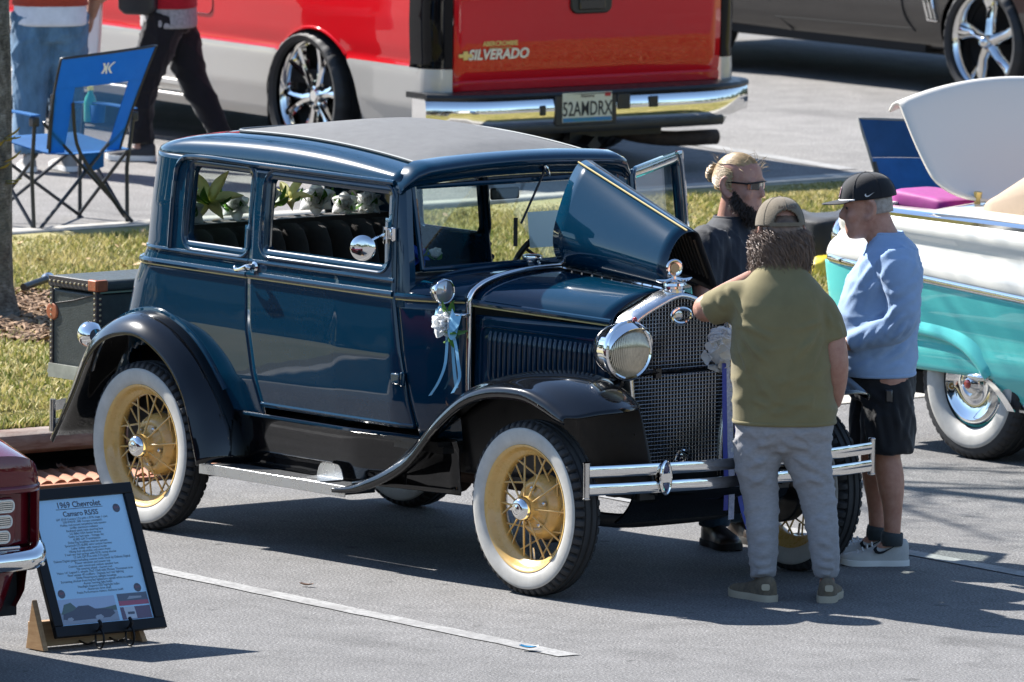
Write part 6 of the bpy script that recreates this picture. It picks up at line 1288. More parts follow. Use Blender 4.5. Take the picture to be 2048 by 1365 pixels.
# ------------------------------------------------------------------ two walkers beyond the lawn (their heads are above the picture)
def walker(label, loc, ang, legL, legR, shirt_m, pants_m, hem_m, skin, hemz, shoe_m, fl, fr, pr, seed, armL, armR, hw_=.19):
    s_ = dict(skin=skin, seed=seed, yaw=0, pitch=0, head=(.02,0,1.52), core=[(.80,0,0,.10,.14),(1.0,0,0,.11,.14),(1.2,0,0,.11,.15),(1.32,0,0,.07,.12),(1.38,0,0,.05,.07)], neck=[(-.02,0,1.30),(0,0,1.36),(.01,0,1.42),(.01,0,1.48)], armL=armL, armR=armR, legL=legL, legR=legR, footL=0, footR=0,
      shirt=[(hemz+.03,0,0,.150,hw_+.012),(hemz+.06,0,0,.150,hw_+.01),(1.0,0,0,.145,hw_),(1.2,0,0,.14,hw_),(1.30,0,0,.11,.17),(1.36,0,0,.08,.11),(1.39,0,0,.068,.075)], sleeveL=[A(*armL[0])*A(1,.75,1)]+[tuple(p) for p in armL[1:5]], sleeveR=[A(*armR[0])*A(1,.75,1)]+[tuple(p) for p in armR[1:5]], sleeve_r=[.085,.075,.066,.055,.05],
      hips=[(.70,0,0,.115,.155),(.80,0,0,.13,.17),(.92,0,0,.125,.16)], pantL=legL[:-1]+[tuple(A(*legL[-1])+A(0,0,-.0))], pantR=legR[:-1]+[tuple(A(*legR[-1]))], pant_r=pr, shirt_m=shirt_m, pants_m=pants_m, sw=.018, sws=34, pw=.018, pws=36, shirt_name='jacket')
    rt, h_ = person(label, loc, ang, s_)
    ob('shirt_hem', remesh(rings([(hemz-.075,0,0,.152,hw_+.008),(hemz-.06,0,0,.153,hw_+.010),(hemz+.05,0,0,.146,hw_+.002)],30),.011,2), hem_m, rt, smooth=180)
    for lg,f in ((legL,fl),(legR,fr)): shoe('shoe',(lg[-1][0],lg[-1][1],max(0,lg[-1][2]-.095)),f,.27,.10,.08,shoe_m,M_ws,rt)
    hr_ = ob('hair', ell((-.02,0,.03),(.105,.088,.10),16,10), M_hairb, rt); hr_.matrix_basis = Matrix([list(map(float,r)) for r in h_])
    return rt
walker('person in blue jeans and white hem shirt behind the camp chair', (-12.55,6.06,ZU), math.radians(150), [(0,.09,.85),(0,.10,.62),(.01,.105,.44),(0,.11,.25),(-.01,.11,.10)], [(0,-.09,.85),(.03,-.09,.62),(.05,-.09,.44),(.03,-.10,.25),(.0,-.10,.10)],
  cloth('rust_red_jacket',(.36,.05,.025)), cloth('faded_jeans',(.085,.17,.27),.35,14,stretch=(1,1,.4)), cloth('white_shirt_tail',(.66,.67,.72)), SK3, .86, mat('grey_sneaker',(.30,.28,.26),.8), 0,.3, [.118,.108,.092,.086,.082], 21,
  [(0,.19,1.32),(0,.23,1.22),(.0,.25,1.10),(.0,.25,1.02),(.05,.25,.94),(.10,.24,.86),(.12,.235,.82)], [(0,-.19,1.32),(0,-.23,1.22),(.0,-.25,1.10),(.0,-.25,1.02),(.05,-.25,.94),(.10,-.24,.86),(.12,-.235,.82)])
wk = walker('person in red jacket and black trousers carrying a white bag', (-12.72,6.98,ZU), math.radians(-135), [(0,.08,.80),(.06,.085,.60),(.12,.09,.44),(.14,.09,.25),(.13,.09,.10)], [(0,-.08,.80),(-.07,-.085,.60),(-.12,-.09,.44),(-.22,-.09,.25),(-.28,-.09,.12)],
  cloth('crimson_jacket',(.38,.010,.020)), cloth('black_trousers',(.012,.011,.014),.2,12), cloth('heather_sweater',(.33,.32,.33),.3,60), SK1, .80, mat('dark_sneaker',(.03,.03,.035),.7), 0,.1, [.115,.100,.082,.068,.058], 33,
  [(0,.19,1.32),(.05,.23,1.20),(.12,.25,1.08),(.20,.24,1.0),(.27,.20,.95),(.33,.17,.90),(.36,.16,.875)], [(0,-.19,1.32),(0,-.23,1.22),(.0,-.25,1.10),(.0,-.25,1.02),(.05,-.25,.94),(.10,-.24,.86),(.12,-.235,.82)], .185)
# ================================================================== luggage trunk on the rear rack
MT['leather'] = mat('green_black_leather',(.045,.055,.050),.5,c2=(.026,.032,.030),vscale=24,bump=.4,bscale=120,rvar=.12)
MT['strap'] = mat('dark_strap_leather',(.030,.022,.022),.5,var=.3,vscale=40); MT['brownleather'] = mat('orange_brown_leather',(.36,.095,.030),.5,var=.25,vscale=40); MT['stud'] = mat('brass_stud',(.55,.45,.28),.3,.9)
lt = thing('luggage_trunk', 'dark green leather trunk with studded edges on the rear rack', 'trunk', (-3.54,0,.577)); lt.scale = (1,1,.93)
tb = ob('trunk_box', box((0,0,.19),(.34,.90,.378)), MT['leather'], lt, bevel=.012, seg=3)
ob('trunk_cover', [box((0,0,.412),(.352,.912,.058))], MT['leather'], lt, bevel=.022, seg=3)
bands = []
ws = .026
def band(a, b, n): return bbox(a,b)
for s in (-1,1):
    y = s*.4525
    for nm,a,b in (('edge_strap',(-.172,y-.003,.0),(-.172+ws,y+.003,.40)),('edge_strap',(.172-ws,y-.003,.0),(.172,y+.003,.40)),('edge_strap',(-.176,y-.008*0-.003+s*.004,.392),(.176,y+.003+s*.004,.440))):
        e = ob(nm, bbox(a,b), MT['strap'], lt, bevel=.002)
        st_ = []
        if b[2]-a[2] > .2: st_ = [ell(((a[0]+b[0])/2, y+s*.004, z),(.006,.004,.006),8,6) for z in np.arange(.02,.39,.026)]
        else: st_ = [ell((x, y+s*.009, .416),(.006,.004,.006),8,6) for x in np.arange(-.16,.17,.03)]
        tag(ob('stud_row', st_, MT['stud'], e), kind='stuff')
    e = ob('edge_strap', bbox((.1695,s*.45,.0),(.1745,s*(.45-ws),.39)), MT['strap'], lt, bevel=.002)
    tag(ob('stud_row', [ell((.1755,s*(.45-ws/2),z),(.004,.006,.006),8,6) for z in np.arange(.02,.38,.026)], MT['stud'], e), kind='stuff')
    ob('leather_corner', [box((.150,s*.453,.418),(.062,.024,.054)),box((.172,s*.430,.418),(.024,.06,.054))], MT['brownleather'], lt, bevel=.006)
    ob('leather_corner', [lathe([(0,.006),(.038,.005),(.042,0),(.042,-.01)],20,(-.155,s*.452,.27),(0,s,0))], MT['brownleather'], lt, bevel=.003)
    ob('flap_seam', tube([(-.165,s*.4515,.305),(.0,s*.4520,.335),(.150,s*.4515,.375)],.003,6), MT['strap'], lt)
ob('brass_rail', tube([(.176,-.44,.386),(.176,.44,.386)],.005,6), MT['stud'], lt)
# ================================================================== flowers and ribbons
def thin(m, c, f=.5):
    t = m.node_tree; b = t.nodes['Principled BSDF']; tl = t.nodes.new('ShaderNodeBsdfTranslucent'); tl.inputs[0].default_value = (*c,1); mx = t.nodes.new('ShaderNodeMixShader'); mx.inputs[0].default_value = f
    t.links.new(b.outputs[0],mx.inputs[1]); t.links.new(tl.outputs[0],mx.inputs[2]); t.links.new(mx.outputs[0],t.nodes['Material Output'].inputs[0]); return m
MT['petal'] = thin(mat('white_petal',(.82,.82,.82),.6),(.85,.85,.84),.45); MT['petal_y'] = thin(mat('cream_lily_petal',(.80,.74,.38),.55,c2=(.68,.68,.30),vscale=20),(.85,.78,.35),.5); MT['leafg'] = thin(mat('silk_leaf',(.07,.18,.035),.5,c2=(.13,.26,.06),vscale=30),(.14,.34,.04),.4); MT['petal_b'] = mat('blue_petal',(.03,.13,.55),.6)
MT['ribbon_lb'] = mat('pale_blue_satin',(.17,.42,.60),.35,sheen=.4); MT['ribbon_b'] = mat('royal_blue_satin',(.012,.03,.36),.35,sheen=.3)
def petal(l, w_, cup, tip=.35, n=7, m=5):
    P = []
    for t in np.linspace(0,1,n):
        hw_ = w_/2*math.sin(PI*min(1,t*.82+.12))**.8*(1 if t<.8 else 1-(t-.8)/.2*(1-tip)); P.append([(l*t, hw_*k, cup*l*t*t+.35*w_*k*k*math.sin(t*PI*.8)) for k in np.linspace(-1,1,m)])
    return grid(np.array(P))
def bloom(c, ax, layers, seed):
    r = random.Random(seed); ax = norm(ax); ref = A(1,0,0) if abs(ax[0])<.8 else A(0,1,0); u = norm(np.cross(ax,ref)); v = np.cross(ax,u); gs = []
    for k,(n,l,w_,open_,cup) in enumerate(layers):
        for i in range(n):
            a = 2*PI*(i+.5*k)/n+r.uniform(-.15,.15); o = open_+r.uniform(-.12,.12); d = math.cos(a)*u+math.sin(a)*v; ex = norm(d*math.sin(o)+ax*math.cos(o)); ey = norm(np.cross(ax,d)); ez = np.cross(ex,ey)
            if np.dot(ez,ax) < 0: ez = -ez
            m = np.eye(4); m[:3,0]=ex; m[:3,1]=ey; m[:3,2]=ez; m[:3,3]=np.asarray(c)+ex*.004; gs.append(xf(petal(l*r.uniform(.9,1.1),w_,cup),m))
    return join(*gs)
def leaves(c, n, l, seed, up=(0,0,1), spread=1.2):
    r = random.Random(seed); gs = []
    for i in range(n):
        a = 2*PI*i/n+r.uniform(-.4,.4); o = spread+r.uniform(-.3,.3); d = A(math.cos(a),math.sin(a),0); ex = norm(d*math.sin(o)+A(*up)*math.cos(o)); ey = norm(np.cross(ex,A(r.uniform(-.4,.4),r.uniform(-.4,.4),1))); ez = np.cross(ex,ey); m = np.eye(4); m[:3,0]=ex; m[:3,1]=ey; m[:3,2]=ez; m[:3,3]=c; gs.append(xf(petal(l*r.uniform(.75,1.15),l*.42,-.25,.1),m))
    return join(*gs)
ROSE = [(4,.030,.030,.25,.35),(5,.042,.040,.55,.30),(6,.052,.046,.95,.15),(6,.055,.048,1.35,-.1)]; LILY = [(3,.095,.036,.85,-.35),(3,.090,.034,1.1,-.4)]; PEONY = [(6,.030,.026,.3,.3),(8,.042,.028,.7,.2),(9,.050,.030,1.1,0),(9,.055,.030,1.5,-.1)]
def flower(label, c, kind, m, ax, seed, sc=1.0, nl=5, group='silk flowers along the rear seat'):
    t = thing('silk_flower', label, 'flower', c, 0, group)
    L = [(n,l*sc,w_*sc,o,cu) for n,l,w_,o,cu in kind]
    ob('petals', bloom((0,0,0),ax,L,seed), m, t, smooth=60)
    if nl: ob('leaves', leaves((0,0,-.01),nl,.075*sc,seed+1), MT['leafg'], t, smooth=60)
    return t
V1 = (.6,-.6,.5)
flower('cream lily bloom seen through the rear quarter window', (-2.70,-.35,1.385), LILY, MT['petal_y'], V1, 1, 1.45, 7)
flower('pale rose at the rear edge of the quarter window', (-2.69,-.47,1.335), ROSE, MT['petal'], V1, 2, 1.25, 4)
flower('white rose just right of the lily in the quarter window', (-2.69,-.21,1.35), ROSE, MT['petal'], V1, 3, 1.15, 5)
flower('white rosebud at the rear edge of the door window', (-2.70,-.01,1.365), ROSE[:3], MT['petal'], (.4,-.6,.8), 4, 1.35, 6)
flower('cream lily bloom seen through the door window', (-2.71,.09,1.372), LILY, MT['petal_y'], (.5,-.5,.8), 5, 1.2, 4)
flower('largest white rose seen through the door window', (-2.69,.23,1.352), ROSE, MT['petal'], V1, 6, 1.45, 5)
flower('small white rose in shade right of the largest rose', (-2.67,.37,1.33), ROSE, MT['petal'], V1, 7, 1.1, 5)
flower('frilled white peony nearest the mirror in the door window', (-2.66,.49,1.335), PEONY, MT['petal'], V1, 8, 1.2, 3)
flower('bright blue silk flower inside the windscreen corner', (-1.06,-.50,1.292), PEONY, MT['petal_b'], (.6,-.3,.8), 9, .95, 5, 'silk flowers on the dashboard')
flower('small white flower beside the blue one on the dashboard', (-1.045,-.42,1.29), ROSE[:3], MT['petal'], (.6,-.3,.8), 10, .8, 2, 'silk flowers on the dashboard')
cs = thing('corsage', 'white rose and pale blue ribbon bow tied to the cowl lamp', 'corsage', (-.70,-.615,1.055))
ob('petals', bloom((0,-.012,0),(.3,-.9,.1),[(n,l*1.15,w_*1.15,o,c_) for n,l,w_,o,c_ in ROSE],31), MT['petal'], cs, smooth=60)
ob('leaves', [leaves((.01,.0,.03),3,.07,32,(0,0,1),.5), leaves((.06,-.01,-.02),4,.07,33,(.5,-.3,-.6),.9), leaves((.02,-.01,-.05),2,.07,34,(0,0,-1),.5)], MT['leafg'], cs, smooth=60)
def bow(c, d, s_):
    L = [A(*c)+A(*d)*t*s_+A(0,-.02*math.sin(t*PI),.018*math.sin(t*2*PI)) for t in np.linspace(0,1,10)]
    return strip(L,(0,.3,1),np.r_[.02,.035,.05,.058,.06,.06,.058,.055,.05,.045]*1.1,.001)
ob('bow', [bow((.02,-.01,.015),(.9,-.1,.15),.09), bow((.02,-.012,.005),(.8,-.1,-.3),.08), bow((-.02,-.01,.02),(-.9,-.1,.2),.06), bow((-.02,-.01,.01),(-.8,-.1,-.15),.055)], MT['ribbon_lb'], cs, smooth=60)
for pts in ([(.0,-.01,-.03),(.012,-.02,-.10),(.010,-.03,-.18),(-.02,-.04,-.25),(-.06,-.05,-.305)],[(.03,-.01,-.02),(.07,-.02,-.08),(.10,-.03,-.15),(.11,-.03,-.22),(.09,-.05,-.28)],[(.02,.0,-.02),(.022,.005,-.12),(.03,.01,-.22),(.03,.02,-.27)]):
    ob('ribbon_tail', strip(spl(pts,16),(.75,.3,.25),np.linspace(.016,.020,16),.001), MT['ribbon_lb'], cs, smooth=60)
hy = thing('hydrangea_bouquet', 'white hydrangea with blue and lace ribbons hung on the headlamp bar', 'bouquet', (.215,.10,.985))
r_ = random.Random(4); gs = []
for k in range(46):
    a = math.acos(r_.uniform(-1,1)); b = r_.uniform(0,2*PI); d = A(math.sin(a)*math.cos(b),math.sin(a)*math.sin(b),math.cos(a))
    if d[0] < -.45: continue
    gs.append(bloom(d*A(.055,.068,.068),d,[(4,.034,.036,1.15,.05)],k))
ob('florets', gs, MT['petal'], hy, smooth=60)
ob('floret_core', ell((0,0,0),(.052,.062,.062),16,12), MT['petal'], hy)
MT['lace'] = mat('white_lace',(.62,.62,.72),.8,c2=(.30,.32,.46),vscale=90)
for y,w_,m,zz in ((-.022,.024,'ribbon_b',-.66),(.004,.030,'lace',-.70),(.012,.016,'petal',-.62),(.036,.020,'ribbon_b',-.58)):
    ob('ribbon_tail', strip(spl([(.03,y,-.05),(.045,y*1.05,-.2),(.05+.1*abs(y),y*1.1,-.42),(.30 if False else .315,y*1.0,-.44 if False else -.435),(.315,y*1.05,-.56),(.31,y*1.1+.004,zz)] if False else [(.045,y,-.05),(.05,y*1.05,-.2),(.06,y*1.1,-.42),(.07,y*1.1,-.55),(.068,y*1.15,zz)],18),(0,1,0),w_,.001), MT[m], hy, smooth=60)
ob('long_ribbon', strip(spl([(.04,.045,-.06),(.05,.05,-.3),(.06,.055,-.6),(.10,.075,-.75),(.16,.10,-.90)],16),(.2,1,0),.02,.001), MT['ribbon_b'], hy, smooth=60)
pp = ob('show_card', shell(np.array([[(-1.075+.02*t,y,z) for y in (.10,.27)] for t,z in ((0,1.45),(1,1.30))]),.001), MT['white'], label='white printed show card propped behind the windscreen', cat='card', smooth=0)
# ================================================================== framed board on its stand
bd = thing('display_board', 'black framed car show board on a wood stand by the maroon car', 'sign', (.275,-3.092,0))
lean = math.atan2(.25,.555); ex = A(0,1,0); ey = A(-math.sin(lean),0,math.cos(lean)); ez = np.cross(ex,ey); BW, BH = .545, .612
BM = np.eye(4); BM[:3,0]=ex; BM[:3,1]=ey; BM[:3,2]=ez; BM[:3,3]=(0,0,.052)
def onb(g): return xf(g,BM)
fw = .045
fr = ob('frame', [onb(bbox((-BW/2,0,0),(BW/2,fw,.022))),onb(bbox((-BW/2,BH-fw,0),(BW/2,BH,.022))),onb(bbox((-BW/2,fw,0),(-BW/2+fw,BH-fw,.022))),onb(bbox((BW/2-fw,fw,0),(BW/2,BH-fw,.022)))], MT['frame_black'], bd, bevel=.003)
pg = ob('printed_sheet', onb(bbox((-BW/2+fw-.002,fw-.002,.002),(BW/2-fw+.002,BH-fw+.002,.008))), mat('sky_tinted_paper',(.50,.80,.98),.5), bd, smooth=0)  # white sheet in shade: the blue of the sky is put into its colour
ob('backing', onb(bbox((-BW/2+.005,.005,-.006),(BW/2-.005,BH-.005,.001))), MT['satin'], bd, smooth=0)
INK = mat('poster_ink',(.012,.014,.03),.6)
def line(s, y, size, x=.0, bold=0): 
    M_ = BM@plane_m((x,y,.0086),(1,0,0),(0,1,0)); return text('poster_text', s, size, INK, pg, M_, .0002, bold=bold)
line('1969 Chevrolet',.530,.034,bold=.0008); line('Camaro RS/SS',.494,.030,bold=.0006)
ob('underline', onb(bbox((-.115,.523,.0085),(.115,.5255,.0090))), INK, pg, smooth=0)
TX = ['GM 2010 Camaro LS3 with a BTR stage 1 cam','550 RWHP, 500 Torque estimated.','Holley mid mount serpentine belt system','Griffin aluminum radiator','Redhead quick ratio steering box','LG Billet USA fender braces','Tanks Inc fuel tank - Vintage Air','6L80E GM Transmission','Delta-Pag brushless dual fan system','Speartech LS3 6L80E wire custom harness','Lokar shifter with manual mode','Viking dual adjustable coil overs front','5 leaf rear leaf springs with RCR racing shocks','12 bolt GM Posi with 3.73 gears','Dakota Digital gauges including custom made clock by Dakota Digital','Power windows and power top','Custom auto sound and custom speaker box','Tilt steering wheel - Garnet red','Vision 141 Legend C wheels 15x7 15x8 with Mickey Thompson tires','Flow master 40 mufflers - Digitails led rear lighting','Eddie Motorsports taillight housings','Screaming chicken front fog led lights/turn signals white to amber','Auxito running light bulbs','Headlight Experts LED highlight bulbs','Aluminum drive shaft','Pettie Performance Athens Alabama build']
for k,s in enumerate(TX): line(s,.478-.0122*k,.0135)
for x,y in ((.180,.512),(-.190,.178),(.185,.178)):
    lg = ob('round_logo', xf(lathe([(0,.0004),(.017,.0004),(.018,0)],24,(x,y,.0085),(0,0,1)),BM), mat('logo_dark',(.03,.01,.015),.5), pg)
    text('logo_text','LS-3',.012,mat('logo_red',(.45,.02,.03),.5),lg,BM@plane_m((x,y-.001,.0091),(1,0,0),(0,1,0)),.0002)
def photo(x0,y0,x1,y1,shapes):
    p = ob('printed_photo', onb(bbox((x0,y0,.0082),(x1,y1,.0087))), mat('photo_sky',shapes[0],.5), pg, smooth=0)
    for k,(c,poly) in enumerate(shapes[1:]): ob('photo_shape', onb(prism(np.array([(x0+(x1-x0)*a,y0+(y1-y0)*b) for a,b in poly]),.0088+.0002*k,.00885+.0002*k,lambda q,d:(q[0],q[1],d))), mat('photo_ink',c,.5), p, smooth=0)
photo(-.220,.050,.060,.155,[(.45,.55,.70),((.30,.32,.36),[(0,0),(1,0),(1,.42),(0,.48)]),((.05,.10,.05),[(.02,.42),(.10,.80),(.22,.86),(.32,.60),(.5,.52),(.8,.55),(1,.62),(1,.42)]),((.02,.012,.03),[(.03,.22),(.05,.42),(.25,.55),(.34,.70),(.52,.70),(.62,.55),(.92,.48),(.95,.30),(.85,.16),(.2,.14)]),((.40,.40,.42),[(.62,.12),(.70,.10),(.74,.20),(.70,.30),(.62,.28),(.59,.20)]),((.40,.40,.42),[(.12,.14),(.18,.13),(.21,.2),(.18,.28),(.12,.26),(.10,.2)])])
photo(.075,.108,.222,.158,[(.06,.07,.09),((.45,.02,.06),[(0,0),(1,0),(1,.35),(0,.40)]),((.35,.36,.38),[(.3,.5),(.8,.55),(.8,.7),(.4,.75)])])
photo(.075,.050,.222,.102,[(.10,.02,.06),((.62,.62,.64),[(.15,.05),(.5,.05),(.48,1),(.12,1)]),((.03,.03,.04),[(.22,.4),(.45,.4),(.45,.6),(.22,.6)])])
ob('cover_glass', onb(bbox((-BW/2+fw,fw,.0125),(BW/2-fw,BH-fw,.0140))), glass('frame_glass',(.97,.98,1.0),1.6), bd, smooth=0)
MT['wood'] = mat('pine_board',(.42,.27,.14),.6,c2=(.30,.17,.08),vscale=12,stretch=(1,.15,6))
ob('wood_stand', [bbox((-.14,-.30,.008),(-.10,.22,.11)), loft([[(-.14,-.31,.004),(-.02,-.31,.004),(-.10,-.31,.20)],[(-.14,-.285,.004),(-.02,-.285,.004),(-.10,-.285,.20)]]), loft([[(-.14,.18,.004),(-.02,.18,.004),(-.10,.18,.12)],[(-.14,.205,.004),(-.02,.205,.004),(-.10,.205,.12)]])], MT['wood'], bd, bevel=.002)
for y in (-.075,.075):
    th_ = np.linspace(0,2*PI,24,endpoint=False)
    ob('wire_foot', [tube([(.035+.028*math.cos(t),y,.042+.038*math.sin(t)) for t in th_],.0045,6,closed=True), tube(spl([(.035,y,.080),(.045,y,.10),(.03,y,.115)],6),.007,6), tube(spl([(.01,y,.03),(-.05,y,.012),(-.10,y,.02)],8),.0045,6)], MT['frame_black'], bd)
# ================================================================== camp chairs
def alpha_cloth(name, c, a):
    m, t, b = nodes(name); b.inputs['Base Color'].default_value=(*c,1); b.inputs['Roughness'].default_value=.8; tr = t.nodes.new('ShaderNodeBsdfTransparent'); mx = t.nodes.new('ShaderNodeMixShader'); mx.inputs[0].default_value = a
    t.links.new(tr.outputs[0],mx.inputs[1]); t.links.new(b.outputs[0],mx.inputs[2]); t.links.new(mx.outputs[0],t.nodes['Material Output'].inputs[0]); return m
M_cb = thin(cloth('royal_blue_canvas',(.018,.15,.38),.12,10,bs=300),(.025,.24,.58),.38); M_mesh = alpha_cloth('blue_open_mesh',(.03,.18,.50),.5); M_db = cloth('dark_blue_canvas',(.010,.055,.15),.15,8); M_db2 = cloth('mid_blue_canvas',(.012,.085,.25),.15,8); M_trim = cloth('grey_binding',(.20,.20,.19))
M_tube = mat('powder_black_tube',(.014,.016,.020),.4)
def camp_chair(label, loc, rz, w_, colours, meshback, logo):
    """local: faces -x, back towards +x"""
    t = thing('camp_chair', label, 'chair', loc, rz); h = w_/2; M1, M2, M3 = colours
    bb = lambda v: (.14+.20*v-.02*math.sin(v*PI), .40+.52*v)     # back profile: x,z from seat (v=0) to top (v=1)
    def bpt(u,v,off=0): x,z = bb(v); wv = np.interp(v,[0,.55,1],[.74,.90,1.0]); return (x+.045*(1-u*u)*(.35+.65*math.sin(v*PI))+off, u*h*wv, z+.02*u*v)
    def patch(u0,u1,v0,v1,n=8,m=8,off=0): return shell(np.array([[bpt(u,v,off) for u in np.linspace(u0,u1,n)] for v in np.linspace(v0,v1,m)]),.004)
    if meshback:
        ob('back_band', patch(-1,1,.68,1.0,14,6), M1, t, smooth=60)
        for s in (-1,1): ob('back_side', patch(s*.60,s*1.0,0,.68,5,10), M1, t, smooth=60)
        ob('back_mesh', grid(np.array([[bpt(u,v,.001) for u in np.linspace(-.6,.6,8)] for v in np.linspace(0,.68,8)])), M_mesh, t, smooth=60)
        ob('back_flap', shell(np.array([[(.16,-.02+.13*u,.39-.11*v*(1-.35*u)) for u in np.linspace(0,1,4)] for v in (0,.5,1)]),.003), M1, t)
    else:
        ob('back_band', patch(-1,1,.66,1.0,14,6), M1, t, smooth=60); ob('back_panel', patch(-1,1,0,.655,14,10), M2, t, smooth=60)
    ob('back_binding', tube([bpt(-1,v,.004) for v in np.linspace(0,1,10)]+[bpt(u,1,.004) for u in np.linspace(-.9,.9,9)]+[bpt(1,v,.004) for v in np.linspace(1,0,10)],.007,6), M3, t, smooth=60)
    ob('seat', shell(np.array([[(.17-.46*a, b*h*.86, .40+.05*a-.035*(1-b*b)*math.sin(PI*min(1,a+.1))) for b in np.linspace(-1,1,8)] for a in np.linspace(0,1,8)]),.004), M1, t, smooth=60)
    for s in (-1,1):
        ob('back_post', tube([bpt(s*.98,.05,-.012),bpt(s*.98,.62,-.012)],.011,8), M_tube, t)
        ob('leg', tube([(.14,s*h*1.04,.58),(.10,s*h*1.0,.30),(.115,s*h*.98,.0)],.0105,8), M_tube, t)
        ob('leg', tube([(-.28,s*h*1.04,.60),(-.30,s*h*1.0,.30),(-.29,s*h*.98,.0)],.0105,8), M_tube, t)
        ob('armrest', shell(np.array([[(.14-.46*a, s*(h*1.02+.03*b), .60+.008*math.sin(PI*a)) for b in (-1,0,1)] for a in np.linspace(0,1,6)]),.006), M1, t, smooth=60)
        ob('joint_block', box((.135,s*h*1.04,.565),(.045,.04,.05)), M_tube, t, bevel=.008)
        ob('cup_holder', [lathe([(.042,0),(.036,-.09),(0,-.09)],18,(-.16,s*(h*1.02+.0),.60))], M1, t, smooth=60, solid=.003)
        ob('cross_brace', tube([(.145,s*h*1.02,.56),(.165,-s*h*.55,.05),(.15,-s*h*.97,.03)] if False else [(.155,s*h*.90,.56),(.165,-s*h*.96,.03)],.0095,8), M_tube, t)
        ob('cross_brace', tube([(-.28,s*h*.98,.40),(-.30,-s*h*.96,.03)],.0095,8), M_tube, t)
        ob('side_brace', tube([(-.28,s*h*1.0,.40),(.11,s*h*1.0,.03)],.0095,8), M_tube, t); ob('side_brace', tube([(.13,s*h*.97,.40),(-.29,s*h*.97,.03)],.0095,8), M_tube, t)
        ob('foot', ell((.115,s*h*.98,.012),(.022,.022,.012),10,6), M_tube, t); ob('foot', ell((-.29,s*h*.98,.012),(.022,.022,.012),10,6), M_tube, t)
    if meshback: ob('strap', strip(spl([bpt(-.62,.52,.012),(.20,-.08,.42),(.20,.10,.20),(.16,.24,.06),(.13,h*.9,.05)],16),(.1,.9,.4),.020,.002), M_tube, t)
    if logo:
        for k,(pts) in enumerate(([(-.035,.045),(-.022,.005),(-.035,-.035)],[(-.006,.045),(-.012,0),(-.006,-.04)],[(.034,.045),(.004,.004),(.026,-.04)])):
            L = [bpt(a/h,.84+b*1.3,.012) for a,b in spl([(p[0],p[1]) for p in pts],8)]
            ob('logo_stroke', strip(L,(0,1,0),.014 if k!=1 else .010,.001), MT['white'], t)
    return t
camp_chair('bright blue mesh backed camp chair standing beyond the lawn on the left', (-10.17,4.42,ZU-.012), 0, .60, (M_cb,M_cb,M_tube), True, True)
camp_chair('dark blue camp chair behind the open trunk on the right', (-5.62,6.36,island_z(-5.7)), PI-.15, .56, (M_db,M_db2,M_trim), False, False)
bt = thing('bottle', 'green plastic drink bottle in the blue camp chair', 'bottle', (-10.37,4.71,ZU+.50))
ob('bottle_body', lathe([(0,0),(.032,0),(.034,.02),(.034,.10),(.028,.125),(.013,.150),(.013,.162)],20,(0,0,0)), mat('green_plastic',(.05,.42,.30),.15,coat=.6), bt, smooth=60)
ob('bottle_cap', lathe([(.016,.160),(.016,.182),(0,.183)],16,(0,0,0)), MT['petal_y'], bt)
# ================================================================== things in and behind the convertible
cb = thing('cooler_bag', 'magenta soft cooler bag in the open trunk of the convertible', 'bag', (-3.28,4.30,.80))
M_mg = cloth('magenta_nylon',(.26,.008,.17),.15,12,rough=.6); 
ob('bag_body', wrinkle(remesh(loft([[(p[0]*k,p[1]*k,z) for p in rrect(.40,.26,.06,6)] for z,k in ((0,.96),(.02,1.0),(.20,1.0),(.25,.98))]),.012,3),.012,22,seed=2), M_mg, cb, smooth=180)
ob('bag_lid', remesh(loft([[(p[0]*k,p[1]*k,z-.05*p[0]) for p in rrect(.42,.28,.07,6)] for z,k in ((.25,1.0),(.29,1.0),(.325,.96),(.335,.80))]),.012,3), M_mg, cb, smooth=180)
ob('zip', tube([(p[0],p[1],.262-.05*p[0]) for p in rrect(.425,.285,.07,6)],.004,5,closed=True), M_tube, cb)
tw = ob('beach_towel', wrinkle(remesh(loft([[(p[0]*k,p[1]*k,z) for p in rrect(.26,.36,.08,6)] for z,k in ((0,.9),(.05,1.0),(.20,.95),(.245,.6))]),.014,3),.02,20,seed=4), cloth('teal_towel',(.02,.30,.30),.3,9,c2=(.03,.05,.12)), smooth=180, label='teal and navy towel bundle in the open trunk', cat='towel'); tw.location = (-3.12,4.75,.84)
tf = ob('tote_bag', wrinkle(remesh(loft([[(p[0]*k,p[1]*k,z) for p in rrect(.34,.50,.08,6)] for z,k in ((0,1.0),(.03,1.03),(.15,.98),(.24,.90),(.26,.7))]),.014,3),.025,13,seed=6), cloth('black_nylon',(.018,.019,.022),.2,8,rough=.6), smooth=180, label='slumped black tote bag on the grass behind the tail lamp', cat='bag'); tf.location = (-7.05,6.88,island_z(-7.05))
yb = ob('carrier_bag', wrinkle(remesh(loft([[(p[0]*k,p[1]*k,z) for p in rrect(.20,.30,.06,6)] for z,k in ((0,1.0),(.03,1.0),(.11,.85),(.16,.45))]),.012,3),.02,20,seed=9), mat('yellow_plastic',(.62,.48,.03),.4,coat=.3), smooth=180, label='crumpled yellow plastic bag on the grass below the black bag', cat='bag'); yb.location = (-6.80,6.62,island_z(-6.80)); yb.scale = (.8,.8,.6)
